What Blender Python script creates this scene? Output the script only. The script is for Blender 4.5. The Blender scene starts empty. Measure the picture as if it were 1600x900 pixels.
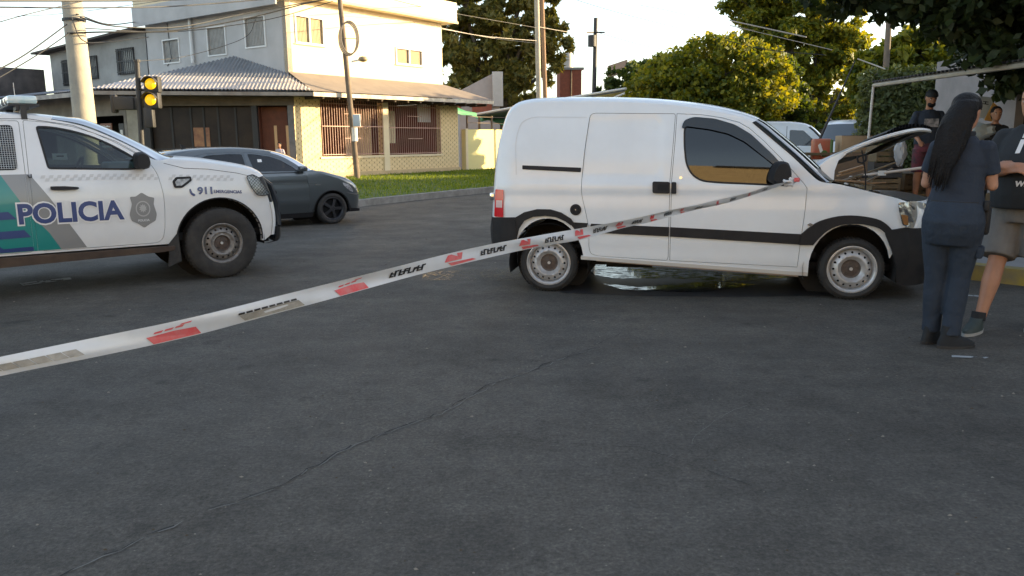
import bpy, bmesh, math, random
import numpy as np
from mathutils import Vector, Matrix
from mathutils.geometry import delaunay_2d_cdt
S = bpy.context.scene
COL = S.collection
# ------------------------------------------------------------------ camera
F_PX, PITCH, ROLL, CAM_H = 1250.0, math.radians(10.34), math.radians(.55), 1.4
_fw = Vector((0, math.cos(PITCH), -math.sin(PITCH)))
_r0 = Vector((1, 0, 0)); _u0 = Vector((0, math.sin(PITCH), math.cos(PITCH)))
_rt = _r0*math.cos(ROLL) - _u0*math.sin(ROLL)
_up = _u0*math.cos(ROLL) + _r0*math.sin(ROLL)
cd = bpy.data.cameras.new('camera'); cam = bpy.data.objects.new('camera', cd); COL.objects.link(cam)
cd.sensor_width = 36; cd.lens = 36*F_PX/1600; cd.clip_start = .05; cd.clip_end = 2000
mw = Matrix.Identity(4)
for i, v in enumerate((_rt, _up, -_fw)):
    for j in range(3): mw[j][i] = v[j]
mw[2][3] = CAM_H
cam.matrix_world = mw
S.camera = cam
def ray(x, y): return _fw + _rt*((x-800)/F_PX) + _up*((450-y)/F_PX)
def at(x, y, Y):
    d = ray(x, y); return Vector((0, 0, CAM_H)) + d*(Y/d.y)
def gnd(x, y, z=0.0):
    d = ray(x, y); return Vector((0, 0, CAM_H)) + d*((z-CAM_H)/d.z)
# ------------------------------------------------------------------ light
SUN_AZ, SUN_EL = math.radians(10), math.radians(12)
w = bpy.data.worlds.new('World'); S.world = w; w.use_nodes = True
nt = w.node_tree; nt.nodes.clear()
sky = nt.nodes.new('ShaderNodeTexSky'); sky.sky_type = 'NISHITA'; sky.sun_disc = False
sky.sun_elevation = SUN_EL; sky.sun_rotation = math.radians(90) - SUN_AZ
sky.air_density = 1.0; sky.dust_density = 1.2; sky.ozone_density = 1.0
hs = nt.nodes.new('ShaderNodeHueSaturation'); hs.inputs['Saturation'].default_value = .7
bg = nt.nodes.new('ShaderNodeBackground'); bg.inputs['Strength'].default_value = .15
wo = nt.nodes.new('ShaderNodeOutputWorld')
nt.links.new(sky.outputs[0], hs.inputs['Color']); nt.links.new(hs.outputs[0], bg.inputs[0]); nt.links.new(bg.outputs[0], wo.inputs[0])
sl = bpy.data.lights.new('sun', 'SUN'); sl.energy = 4.6; sl.angle = math.radians(.5); sl.color = (1, .75, .42)
so = bpy.data.objects.new('sun', sl); COL.objects.link(so)
sv = Vector((math.cos(SUN_EL)*math.cos(SUN_AZ), math.cos(SUN_EL)*math.sin(SUN_AZ), math.sin(SUN_EL)))
so.rotation_euler = sv.to_track_quat('Z', 'Y').to_euler(); so.location = (60, 20, 40)
S.view_settings.view_transform = 'Standard'; S.view_settings.look = 'None'
S.view_settings.gamma = 1; S.view_settings.exposure = 1.66
S.cycles.max_bounces = 8; S.cycles.transparent_max_bounces = 16
R = math.radians
# ------------------------------------------------------------------ materials
def M(name, c, rough=.6, c2=None, ns=4, nd=3, metal=0, bump=0, bs=30, spec=.5, coat=0, emis=0, alpha=None):
    m = bpy.data.materials.new(name); m.use_nodes = True; t = m.node_tree; b = t.nodes['Principled BSDF']
    b.inputs['Base Color'].default_value = (*c, 1); b.inputs['Roughness'].default_value = rough
    b.inputs['Metallic'].default_value = metal; b.inputs['Specular IOR Level'].default_value = spec
    b.inputs['Coat Weight'].default_value = coat; b.inputs['Coat Roughness'].default_value = .04
    if emis: b.inputs['Emission Color'].default_value = (*c, 1); b.inputs['Emission Strength'].default_value = emis
    tc = t.nodes.new('ShaderNodeTexCoord')
    if c2:
        n = t.nodes.new('ShaderNodeTexNoise'); n.inputs['Scale'].default_value = ns; n.inputs['Detail'].default_value = nd+3; n.inputs['Roughness'].default_value = .6
        r = t.nodes.new('ShaderNodeValToRGB'); r.color_ramp.elements[0].position = .35; r.color_ramp.elements[1].position = .66
        r.color_ramp.elements[0].color = (*c, 1); r.color_ramp.elements[1].color = (*c2, 1)
        t.links.new(tc.outputs['Object'], n.inputs['Vector']); t.links.new(n.outputs['Fac'], r.inputs[0]); t.links.new(r.outputs[0], b.inputs['Base Color'])
    if bump:
        n = t.nodes.new('ShaderNodeTexNoise'); n.inputs['Scale'].default_value = bs; n.inputs['Detail'].default_value = 5
        u = t.nodes.new('ShaderNodeBump'); u.inputs['Strength'].default_value = bump; u.inputs['Distance'].default_value = .02
        t.links.new(tc.outputs['Object'], n.inputs['Vector']); t.links.new(n.outputs['Fac'], u.inputs['Height']); t.links.new(u.outputs[0], b.inputs['Normal'])
    return m
def glass(name, tint, refl=1.0, rough=.01, k=1.0):
    m = bpy.data.materials.new(name); m.use_nodes = True; t = m.node_tree; t.nodes.clear()
    o = t.nodes.new('ShaderNodeOutputMaterial'); mx = t.nodes.new('ShaderNodeMixShader')
    tr = t.nodes.new('ShaderNodeBsdfTransparent'); tr.inputs[0].default_value = (*tint, 1)
    g = t.nodes.new('ShaderNodeBsdfGlossy'); g.inputs['Roughness'].default_value = rough
    f = t.nodes.new('ShaderNodeFresnel'); f.inputs['IOR'].default_value = 1.45+.25*refl
    mm = t.nodes.new('ShaderNodeMath'); mm.operation = 'MULTIPLY'; mm.inputs[1].default_value = k; t.links.new(f.outputs[0], mm.inputs[0]); t.links.new(mm.outputs[0], mx.inputs[0]); t.links.new(tr.outputs[0], mx.inputs[1]); t.links.new(g.outputs[0], mx.inputs[2]); t.links.new(mx.outputs[0], o.inputs[0])
    return m
def leafmat(name, c, c2, tr=.35):
    m = bpy.data.materials.new(name); m.use_nodes = True; t = m.node_tree; t.nodes.clear()
    o = t.nodes.new('ShaderNodeOutputMaterial'); mx = t.nodes.new('ShaderNodeMixShader'); mx.inputs[0].default_value = tr
    d = t.nodes.new('ShaderNodeBsdfPrincipled'); d.inputs['Roughness'].default_value = .55; d.inputs['Specular IOR Level'].default_value = .3
    l = t.nodes.new('ShaderNodeBsdfTranslucent')
    g = t.nodes.new('ShaderNodeNewGeometry'); r = t.nodes.new('ShaderNodeValToRGB')
    r.color_ramp.elements[0].color = (*c, 1); r.color_ramp.elements[1].color = (*c2, 1)
    t.links.new(g.outputs['Random Per Island'], r.inputs[0]); t.links.new(r.outputs[0], d.inputs['Base Color'])
    br = t.nodes.new('ShaderNodeMixRGB'); br.blend_type = 'MULTIPLY'; br.inputs[0].default_value = 1; br.inputs[2].default_value = (2.4, 2.0, .35, 1)
    t.links.new(r.outputs[0], br.inputs[1]); t.links.new(br.outputs[0], l.inputs[0])
    t.links.new(d.outputs[0], mx.inputs[1]); t.links.new(l.outputs[0], mx.inputs[2]); t.links.new(mx.outputs[0], o.inputs[0])
    return m
# ------------------------------------------------------------------ object helpers
def props(o, label=None, cat=None, group=None, kind=None):
    if label: o['label'] = label
    if cat: o['category'] = cat
    if group: o['group'] = group
    if kind: o['kind'] = kind
    return o
def thing(name, label, cat, loc=(0, 0, 0), rz=0, group=None):
    o = bpy.data.objects.new(name, None); COL.objects.link(o); o.location = loc; o.rotation_euler = (0, 0, rz); o.empty_display_size = .1
    return props(o, label, cat, group)
def node(name, parent, loc=(0, 0, 0), rz=0):
    o = bpy.data.objects.new(name, None); COL.objects.link(o); o.location = loc; o.rotation_euler = (0, 0, rz); o.parent = parent; o.empty_display_size = .1
    return o
def copy_tree(o, parent=None):
    c = o.copy(); COL.objects.link(c); c.parent = parent
    for ch in o.children: copy_tree(ch, c)
    return c
def finish(name, me, mat, parent=None, smooth=None, loc=None, rz=None, label=None):
    o = bpy.data.objects.new(name, me); COL.objects.link(o)
    if mat: me.materials.append(mat)
    if parent: o.parent = parent
    if loc is not None: o.location = loc
    if rz is not None: o.rotation_euler = (0, 0, rz)
    if smooth is not None:
        me.polygons.foreach_set('use_smooth', [True]*len(me.polygons)); me.set_sharp_from_angle(angle=R(smooth))
    if label: o['label'] = label
    return o
class MB:
    """collects geometry and links it as one mesh"""
    def __init__(s): s.v = []; s.f = []
    def add(s, v, f):
        b = len(s.v); s.v += [tuple(p) for p in v]; s.f += [tuple(i+b for i in q) for q in f]; return s
    def box(s, x0, x1, y0, y1, z0, z1, m=None):
        v = [(x, y, z) for x in (x0, x1) for y in (y0, y1) for z in (z0, z1)]
        if m: v = [m @ Vector(p) for p in v]
        return s.add(v, [(0, 1, 3, 2), (4, 6, 7, 5), (0, 4, 5, 1), (2, 3, 7, 6), (0, 2, 6, 4), (1, 5, 7, 3)])
    def bevbox(s, x0, x1, y0, y1, z0, z1, b=.01, m=None):
        bm = bmesh.new(); bmesh.ops.create_cube(bm, size=1)
        for q in bm.verts: q.co = Vector((x0+(q.co.x+.5)*(x1-x0), y0+(q.co.y+.5)*(y1-y0), z0+(q.co.z+.5)*(z1-z0)))
        bmesh.ops.bevel(bm, geom=bm.edges[:], offset=b, segments=2, affect='EDGES', profile=.5)
        v = [(m @ q.co if m else q.co.copy()) for q in bm.verts]; bm.verts.index_update()
        f = [[q.index for q in g.verts] for g in bm.faces]; bm.free(); return s.add(v, f)
    def tube(s, pts, r, n=8, cap=True, closed=False):
        pts = [Vector(p) for p in pts]; k = len(pts); rr = r if isinstance(r, (list, tuple)) else [r]*k
        v = []; prev = None
        for i, p in enumerate(pts):
            a = pts[(i-1) % k] if (i or closed) else p; c = pts[(i+1) % k] if (i < k-1 or closed) else p
            d = (c-a).normalized() if (c-a).length > 1e-9 else Vector((0, 0, 1))
            if prev is None: u = d.orthogonal().normalized()
            else:
                u = prev - d*prev.dot(d); u = u.normalized() if u.length > 1e-6 else d.orthogonal().normalized()
            prev = u; q = d.cross(u)
            for j in range(n):
                t = 2*math.pi*j/n; v.append(p+(u*math.cos(t)+q*math.sin(t))*rr[i])
        f = []
        for i in range(k if closed else k-1):
            i2 = (i+1) % k
            for j in range(n): f.append((i*n+j, i*n+(j+1) % n, i2*n+(j+1) % n, i2*n+j))
        if cap and not closed: f += [tuple(range(n))[::-1], tuple((k-1)*n+j for j in range(n))]
        return s.add(v, f)
    def lathe(s, prof, n=32, axis='z', o=(0, 0, 0), a0=0, a1=2*math.pi):
        full = abs(a1-a0-2*math.pi) < 1e-6; m = n if full else n+1; v = []; O = Vector(o)
        for (r, h) in prof:
            for j in range(m):
                t = a0+(a1-a0)*j/n; c, q = r*math.cos(t), r*math.sin(t)
                v.append(O+Vector({'z': (c, q, h), 'y': (c, h, q), 'x': (h, c, q)}[axis]))
        f = [(i*m+j, i*m+(j+1) % m, (i+1)*m+(j+1) % m, (i+1)*m+j) for i in range(len(prof)-1) for j in range(m if full else n)]
        return s.add(v, f)
    def prism(s, poly, h0, h1, axis='z', m=None):
        n = len(poly); mp = {'z': lambda a, b, h: (a, b, h), 'y': lambda a, b, h: (a, h, b), 'x': lambda a, b, h: (h, a, b)}[axis]
        v = [Vector(mp(a, b, h0)) for a, b in poly]+[Vector(mp(a, b, h1)) for a, b in poly]
        if m: v = [m @ p for p in v]
        return s.add(v, [tuple(range(n))[::-1], tuple(range(n, 2*n))]+[(i, (i+1) % n, n+(i+1) % n, n+i) for i in range(n)])
    def ball(s, c, r, n=10):
        c = Vector(c); r = Vector(r if isinstance(r, (tuple, list)) else (r, r, r)); v = []; f = []
        for i in range(n+1):
            t = math.pi*i/n
            for j in range(2*n):
                a = math.pi*j/n; v.append(c+Vector((r.x*math.sin(t)*math.cos(a), r.y*math.sin(t)*math.sin(a), r.z*math.cos(t))))
        m = 2*n
        for i in range(n):
            for j in range(m): f.append((i*m+j, i*m+(j+1) % m, (i+1)*m+(j+1) % m, (i+1)*m+j))
        return s.add(v, f)
    def mesh(s, name):
        me = bpy.data.meshes.new(name); me.from_pydata(s.v, [], s.f)
        bm = bmesh.new(); bm.from_mesh(me); bmesh.ops.remove_doubles(bm, verts=bm.verts, dist=1e-5); bmesh.ops.recalc_face_normals(bm, faces=bm.faces); bm.to_mesh(me); bm.free()
        return me
    def build(s, name, mat, parent=None, smooth=None, **k): return finish(name, s.mesh(name), mat, parent, smooth, **k)
def each(name, mbs, mat, parent, smooth=None):
    return [m.build(name, mat, parent, smooth) for m in mbs]
def cr(pts, n=4):
    """catmull-rom through rows of numbers"""
    P = [np.array(p, float) for p in pts]; P = [2*P[0]-P[1]]+P+[2*P[-1]-P[-2]]; out = []
    for i in range(1, len(P)-2):
        for k in range(n):
            t = k/n; a, b, c, d = P[i-1:i+3]
            out.append(.5*((2*b)+(c-a)*t+(2*a-5*b+4*c-d)*t*t+(3*b-a-3*c+d)*t**3))
    out.append(P[-2]); return [tuple(q) for q in out]
def rnd(poly, r, n=4):
    """round polygon corners"""
    out = []; k = len(poly); rs = r if isinstance(r, (list, tuple)) else [r]*k
    for i in range(k):
        a, b, c = (np.array(poly[(i+j) % k], float) for j in (-1, 0, 1)); rr = rs[i]
        if rr <= 0: out.append(tuple(b)); continue
        la, lc = np.linalg.norm(a-b), np.linalg.norm(c-b); q = min(rr, la*.48, lc*.48)
        p, s = b+(a-b)/la*q, b+(c-b)/lc*q
        for j in range(n+1):
            t = j/n; out.append(tuple((1-t)**2*p+2*t*(1-t)*b+t*t*s))
    return out
def inset(poly, d):
    k = len(poly); A = sum(poly[i][0]*poly[(i+1) % k][1]-poly[(i+1) % k][0]*poly[i][1] for i in range(k)); sg = 1 if A > 0 else -1; out = []
    for i in range(k):
        a, b, c = (np.array(poly[(i+j) % k], float) for j in (-1, 0, 1))
        e1, e2 = b-a, c-b; e1 /= max(np.linalg.norm(e1), 1e-9); e2 /= max(np.linalg.norm(e2), 1e-9)
        nn = np.array([-(e1[1]+e2[1]), e1[0]+e2[0]]); l = np.linalg.norm(nn)
        nn = nn/l if l > 1e-6 else np.array([-e1[1], e1[0]]); cs = max(.5, nn @ np.array([-e1[1], e1[0]]))
        out.append(tuple(b+nn*sg*d/cs))
    return out
def inpoly(px, py, poly):
    x = np.array([p[0] for p in poly]); y = np.array([p[1] for p in poly]); r = np.zeros(len(px), bool); j = len(poly)-1
    for i in range(len(poly)):
        if abs(y[j]-y[i]) > 1e-12:
            r ^= ((y[i] > py) != (y[j] > py)) & (px < (x[j]-x[i])*(py-y[i])/(y[j]-y[i])+x[i])
        j = i
    return r
def tri2d(outline, holes=(), grid=.06):
    V = []; E = []
    for loop in [outline]+list(holes):
        dl = []
        for i in range(len(loop)):
            a, b = loop[i], loop[(i+1) % len(loop)]; L = math.dist(a, b)
            if L < 1e-5: continue
            n = max(1, int(math.ceil(L/grid)))
            dl += [(a[0]+(b[0]-a[0])*k/n, a[1]+(b[1]-a[1])*k/n) for k in range(n)]
        b0 = len(V); V += dl; E += [(b0+i, b0+(i+1) % len(dl)) for i in range(len(dl))]
    bnd = np.array(V); x0, y0 = bnd.min(0); x1, y1 = bnd.max(0)
    gx, gy = np.meshgrid(np.arange(x0+grid/2, x1, grid), np.arange(y0+grid/2, y1, grid)); gx = gx.ravel(); gy = gy.ravel()
    ok = inpoly(gx, gy, outline)
    for h in holes: ok &= ~inpoly(gx, gy, h)
    gx, gy = gx[ok], gy[ok]
    if len(gx):
        d = np.min((gx[:, None]-bnd[None, :, 0])**2+(gy[:, None]-bnd[None, :, 1])**2, axis=1); ok = d > (grid*.4)**2
        V += list(zip(gx[ok].tolist(), gy[ok].tolist()))
    vo, eo, fo, _, _, _ = delaunay_2d_cdt([Vector(p) for p in V], E, [], 0, 1e-6)
    vo = np.array([tuple(p) for p in vo]); f = np.array([t for t in fo if len(t) == 3]); c = vo[f].mean(1)
    ok = inpoly(c[:, 0], c[:, 1], outline)
    for h in holes: ok &= ~inpoly(c[:, 0], c[:, 1], h)
    return vo, f[ok]
def mapped(name, outline, holes, fmap, mat, parent, grid=.06, fback=None, smooth=35, back=False, **k):
    vo, f = tri2d(outline, holes, grid); n = len(vo)
    v = [fmap(a, b) for a, b in vo]; F = [tuple(int(q) for q in t) for t in f]
    if fback:
        cnt = {}
        for t in F:
            for i in range(3): e = (t[i], t[(i+1) % 3]); cnt[tuple(sorted(e))] = cnt.get(tuple(sorted(e)), []) + [e]
        v += [fback(a, b) for a, b in vo]
        if back: F2 = [tuple(q+n for q in t[::-1]) for t in F]
        else: F2 = []
        F += F2+[(e[0][1], e[0][0], e[0][0]+n, e[0][1]+n) for e in cnt.values() if len(e) == 1]
    me = bpy.data.meshes.new(name); me.from_pydata(v, [], F)
    bm = bmesh.new(); bm.from_mesh(me); lo = [q for q in bm.verts if not q.link_faces]; bmesh.ops.delete(bm, geom=lo, context='VERTS'); bmesh.ops.recalc_face_normals(bm, faces=bm.faces); bm.to_mesh(me); bm.free()
    return finish(name, me, mat, parent, smooth, **k)
def flat(name, poly, z, mat, parent=None, holes=(), **k):
    return mapped(name, poly, holes, lambda a, b: (a, b, z), mat, parent, grid=1e3, smooth=None, **k)
def text2d(s, size, bold=0, xs=1.0, track=1.0):
    c = bpy.data.curves.new('txt', 'FONT'); c.body = s; c.size = size; c.offset = bold; c.space_character = track; c.align_x = 'LEFT'; c.resolution_u = 4
    o = bpy.data.objects.new('txt', c); COL.objects.link(o); dg = bpy.context.evaluated_depsgraph_get(); me = bpy.data.meshes.new_from_object(o.evaluated_get(dg))
    v = [(p.co.x*xs, p.co.y) for p in me.vertices]; f = [tuple(p.vertices) for p in me.polygons]
    bpy.data.objects.remove(o); bpy.data.curves.remove(c); bpy.data.meshes.remove(me); return v, f
def lettering(name, s, size, fmap, mat, parent, bold=0, xs=1.0, track=1.0, width=None):
    v, f = text2d(s, size, bold, xs, track)
    if width:
        x0 = min(p[0] for p in v); x1 = max(p[0] for p in v); v = [((p[0]-x0)*width/(x1-x0), p[1]) for p in v]
    me = bpy.data.meshes.new(name); me.from_pydata([fmap(a, b) for a, b in v], [], f); return finish(name, me, mat, parent)
def voxel(name, mb, size, mat, parent, smooth_it=4, **k):
    """fuse overlapping closed volumes into one continuous skin"""
    me = mb.mesh(name); o = bpy.data.objects.new('tmp', me); COL.objects.link(o)
    r = o.modifiers.new('r', 'REMESH'); r.mode = 'VOXEL'; r.voxel_size = size
    if smooth_it: q = o.modifiers.new('s', 'SMOOTH'); q.iterations = smooth_it; q.factor = .5
    dg = bpy.context.evaluated_depsgraph_get(); m2 = bpy.data.meshes.new_from_object(o.evaluated_get(dg)); bpy.data.objects.remove(o); m2.name = name
    m2.materials.clear(); m2.polygons.foreach_set('use_smooth', [True]*len(m2.polygons))
    return finish(name, m2, mat, parent, **k)
def leaves(name, clusters, n, size, mat, parent, seed=1, shell=.55, aspect=1.8, clumps=0, **k):
    """many small leaf faces spread through ellipsoidal clumps"""
    g = np.random.default_rng(seed); cl = np.array([c[0] for c in clusters], float); rd = np.array([c[1] if isinstance(c[1], (tuple, list)) else (c[1],)*3 for c in clusters], float)
    if clumps:   # break every clump into sprays so that the outline gets ragged
        wts = rd.prod(1)**.66; idx = g.choice(len(cl), clumps, p=wts/wts.sum()); d = g.normal(size=(clumps, 3)); d /= np.linalg.norm(d, axis=1)[:, None]
        rr = shell+(1.08-shell)*g.random(clumps)**.7; c2 = cl[idx]+d*rd[idx]*rr[:, None]; s2 = rd[idx].mean(1)*(.10+.16*g.random(clumps)); cl = c2; rd = np.stack([s2*1.15, s2*1.15, s2*.8], 1); sh = .0
    else: sh = shell
    wts = rd.prod(1)**.66; idx = g.choice(len(cl), n, p=wts/wts.sum()); d = g.normal(size=(n, 3)); d /= np.linalg.norm(d, axis=1)[:, None]
    p = cl[idx]+d*rd[idx]*(sh+(1.05-sh)*g.random(n)**(.5 if sh else .6))[:, None]
    a = g.normal(size=(n, 3)); a /= np.linalg.norm(a, axis=1)[:, None]; b = np.cross(a, g.normal(size=(n, 3))); b /= np.linalg.norm(b, axis=1)[:, None]
    s = size*(.6+.8*g.random(n))[:, None]; a *= s*aspect*.5; b *= s*.5
    V = np.stack([p-a, p+b*.9, p+a, p-b*.9], 1).reshape(-1, 3); me = bpy.data.meshes.new(name)
    me.vertices.add(4*n); me.vertices.foreach_set('co', V.ravel()); me.loops.add(4*n); me.loops.foreach_set('vertex_index', np.arange(4*n))
    me.polygons.add(n); me.polygons.foreach_set('loop_start', np.arange(0, 4*n, 4)); me.polygons.foreach_set('loop_total', np.full(n, 4)); me.update(calc_edges=True)
    return finish(name, me, mat, parent, **k)
# ------------------------------------------------------------------ directions of the two streets
A1 = R(54.6); E1 = Vector((math.cos(A1), math.sin(A1), 0)); E2 = Vector((-E1.y, E1.x, 0)); N1 = -E2
def asphalt():
    m = bpy.data.materials.new('asphalt'); m.use_nodes = True; t = m.node_tree; b = t.nodes['Principled BSDF']; L = t.links.new
    tc = t.nodes.new('ShaderNodeTexCoord')
    def noise(sc, det=4, ro=.6, dist=0):
        n = t.nodes.new('ShaderNodeTexNoise'); n.inputs['Scale'].default_value = sc; n.inputs['Detail'].default_value = det; n.inputs['Roughness'].default_value = ro; n.inputs['Distortion'].default_value = dist
        L(tc.outputs['Object'], n.inputs['Vector']); return n
    def ramp(n, stops, o='Fac'):
        r = t.nodes.new('ShaderNodeValToRGB'); r.color_ramp.elements[0].position = stops[0][0]; r.color_ramp.elements[1].position = stops[-1][0]
        r.color_ramp.elements[0].color = (*[stops[0][1]]*3, 1); r.color_ramp.elements[1].color = (*[stops[-1][1]]*3, 1)
        for p, v in stops[1:-1]: e = r.color_ramp.elements.new(p); e.color = (v, v, v, 1)
        L(n.outputs[o], r.inputs[0]); return r
    def mul(a, c, f=1.0, mode='MULTIPLY'):
        x = t.nodes.new('ShaderNodeMixRGB'); x.blend_type = mode; x.inputs[0].default_value = f; L(a, x.inputs[1])
        if isinstance(c, tuple): x.inputs[2].default_value = c
        else: L(c, x.inputs[2])
        return x.outputs[0]
    big = ramp(noise(.45, 7, .7, .4), [(.3, .66), (.5, 1.0), (.7, 1.28)])
    mid = ramp(noise(3.2, 8, .8), [(.3, .68), (.5, 1.0), (.7, 1.32)]); grain = ramp(noise(17, 6, .8), [(.3, .62), (.5, 1.0), (.7, 1.4)])
    fine = ramp(noise(55, 4, .75), [(.28, .38), (.5, 1.0), (.72, 1.8)])
    vo = t.nodes.new('ShaderNodeTexVoronoi'); vo.inputs['Scale'].default_value = 95; L(tc.outputs['Object'], vo.inputs['Vector'])
    stone = ramp(vo, [(.0, 1.5), (.18, 1.05), (.5, .85)], 'Distance')
    vs = t.nodes.new('ShaderNodeTexVoronoi'); vs.inputs['Scale'].default_value = 23; L(tc.outputs['Object'], vs.inputs['Vector'])
    spk = ramp(vs, [(.0, 2.6), (.07, 2.2), (.10, 1.0)], 'Distance')
    keep = ramp(noise(7, 2), [(.50, 0.0), (.54, 1.0)])
    base = t.nodes.new('ShaderNodeRGB'); base.outputs[0].default_value = (.074, .067, .057, 1)
    c = mul(base.outputs[0], big.outputs[0]); c = mul(c, mid.outputs[0]); c = mul(c, grain.outputs[0], .8); c = mul(c, fine.outputs[0], .9); c = mul(c, stone.outputs[0], .7)
    x = t.nodes.new('ShaderNodeMixRGB'); x.blend_type = 'MULTIPLY'; L(keep.outputs[0], x.inputs[0]); L(c, x.inputs[1]); L(spk.outputs[0], x.inputs[2])
    # oil stains and dark sealed streaks
    mp = t.nodes.new('ShaderNodeMapping'); mp.inputs['Rotation'].default_value = (0, 0, R(-38)); mp.inputs['Scale'].default_value = (.25, 2.2, 1)
    L(tc.outputs['Object'], mp.inputs['Vector']); sn = t.nodes.new('ShaderNodeTexNoise'); sn.inputs['Scale'].default_value = 1.4; sn.inputs['Detail'].default_value = 5; L(mp.outputs[0], sn.inputs['Vector'])
    st = ramp(sn, [(.35, .90), (.6, 1.07)])
    c = mul(x.outputs[0], st.outputs[0])
    spot = ramp(noise(3.1, 3, .5), [(.66, 1.0), (.72, .62)]); c = mul(c, spot.outputs[0])
    L(c, b.inputs['Base Color'])
    ro = ramp(noise(1.3, 5), [(.3, .62), (.7, .85)]); L(ro.outputs[0], b.inputs['Roughness']); b.inputs['Specular IOR Level'].default_value = .4
    bu = t.nodes.new('ShaderNodeBump'); bu.inputs['Strength'].default_value = .55; bu.inputs['Distance'].default_value = .006; L(fine.outputs[0], bu.inputs['Height'])
    b2 = t.nodes.new('ShaderNodeBump'); b2.inputs['Strength'].default_value = .35; b2.inputs['Distance'].default_value = .03; L(mid.outputs[0], b2.inputs['Height']); L(bu.outputs[0], b2.inputs['Normal'])
    L(b2.outputs[0], b.inputs['Normal']); return m
mA = asphalt()
mWhite = M('white_car_paint', (.70, .735, .77), .32, (.66, .69, .72), 3, coat=.6)
mWhite2 = M('white_pickup_paint', (.66, .68, .70), .34, (.60, .62, .64), 3, coat=.5)
mGreyCar = M('grey_metallic_paint', (.10, .115, .125), .28, metal=.55, coat=1)
mBlack = M('black_plastic', (.012, .012, .014), .6, (.019, .019, .021), 8, bump=.15, bs=200, spec=.3)
mRubber = M('tyre_rubber', (.017, .017, .018), .82, (.035, .033, .031), 9, bump=.2, bs=60)
mDark = M('dark_underside', (.010, .010, .011), .9)
mSteel = M('silver_steel_wheel', (.50, .50, .51), .38, (.36, .35, .34), 14, metal=.35)
mSteelD = M('dull_steel_wheel', (.24, .23, .22), .5, (.13, .12, .115), 22, metal=.3)
mRust = M('brown_hub', (.09, .065, .055), .6, (.05, .04, .035), 30)
mChrome = M('chrome', (.75, .76, .78), .12, metal=1)
mGlassT = glass('tinted_glass', (.02, .025, .03), 1.6)
mGlassC = glass('clear_car_glass', (.30, .36, .35), 1.0)
mGlassH = glass('house_glass', (.10, .10, .10), 1.0, .03)
mLens = glass('lamp_lens', (.85, .87, .88), .5)
mRed = M('red_lens', (.55, .012, .02), .15, coat=1)
mSeat = M('dark_seat_cloth', (.03, .032, .035), .85)
mConc = M('concrete', (.30, .29, .27), .85, (.22, .21, .20), 2.5, bump=.3, bs=40)
mKerb = M('kerb_concrete', (.24, .235, .225), .9, (.15, .145, .135), 4, bump=.4, bs=30)
mYel = M('worn_yellow_paint', (.30, .235, .04), .8, (.19, .16, .09), 5)
mPave = M('pavement_concrete', (.17, .17, .17), .85, (.24, .235, .23), 1.6, bump=.25, bs=30)
mGrassB = M('grass_soil', (.05, .085, .012), .95, (.09, .12, .02), 3, bump=.6, bs=25)
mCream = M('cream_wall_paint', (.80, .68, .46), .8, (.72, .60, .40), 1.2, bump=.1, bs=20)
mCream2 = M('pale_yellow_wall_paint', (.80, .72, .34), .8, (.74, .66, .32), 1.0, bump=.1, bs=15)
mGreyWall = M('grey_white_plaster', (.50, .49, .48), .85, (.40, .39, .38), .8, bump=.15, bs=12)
mGreyW2 = M('stained_grey_plaster', (.36, .355, .34), .9, (.27, .265, .25), 1.1, bump=.2, bs=12)
mRoof = M('zinc_roofing', (.30, .31, .33), .45, (.22, .23, .25), 1.4, metal=.4)
mRoofF = M('grey_brown_roofing_felt', (.24, .20, .165), .8, (.20, .165, .14), 2)
mEave = M('weathered_white_fascia', (.70, .62, .50), .8, (.40, .34, .27), 3)
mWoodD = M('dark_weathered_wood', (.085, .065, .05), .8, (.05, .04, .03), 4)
mWood = M('pine_boards', (.33, .20, .10), .75, (.24, .14, .07), 5, bump=.2, bs=20)
mCrate = M('weathered_crate_wood', (.16, .115, .06), .85, (.10, .075, .045), 7, bump=.3, bs=30)
mPoleC = M('pale_concrete_pole', (.42, .38, .30), .85, (.30, .28, .24), 1.8, bump=.3, bs=25)
mPoleW = M('wooden_pole', (.20, .155, .11), .85, (.13, .10, .075), 3, bump=.3, bs=30)
mWire = M('black_cable', (.015, .015, .016), .6)
mWireL = M('pale_cable', (.35, .31, .26), .6)
mIron = M('painted_iron_bars', (.50, .30, .24), .6)
mIronD = M('dark_iron', (.03, .03, .032), .6)
mShut = M('wooden_shutter', (.40, .31, .19), .7, (.34, .26, .15), 6)
mShutG = M('grey_shutter', (.33, .32, .30), .7, (.27, .26, .24), 6)
mFrameW = M('white_window_frame', (.72, .72, .70), .6)
mRoom = M('red_brown_room', (.34, .085, .045), .9, (.25, .06, .035), 2)
mDoorR = M('red_brown_wooden_door', (.20, .06, .03), .6, (.14, .045, .025), 6)
mBrickR = M('red_brick', (.32, .10, .06), .9, (.24, .08, .05), 6)
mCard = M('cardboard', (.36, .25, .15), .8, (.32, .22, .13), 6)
# ------------------------------------------------------------------ ground
flat('road', [(-600, -600), (600, -600), (600, 900), (-600, 900)], 0, mA)['kind'] = 'structure'
def slab(name, poly, z0, z1, mat, kind='structure'):
    o = MB().prism(poly, z0, z1).build(name, mat); o['kind'] = kind; return o
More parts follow.
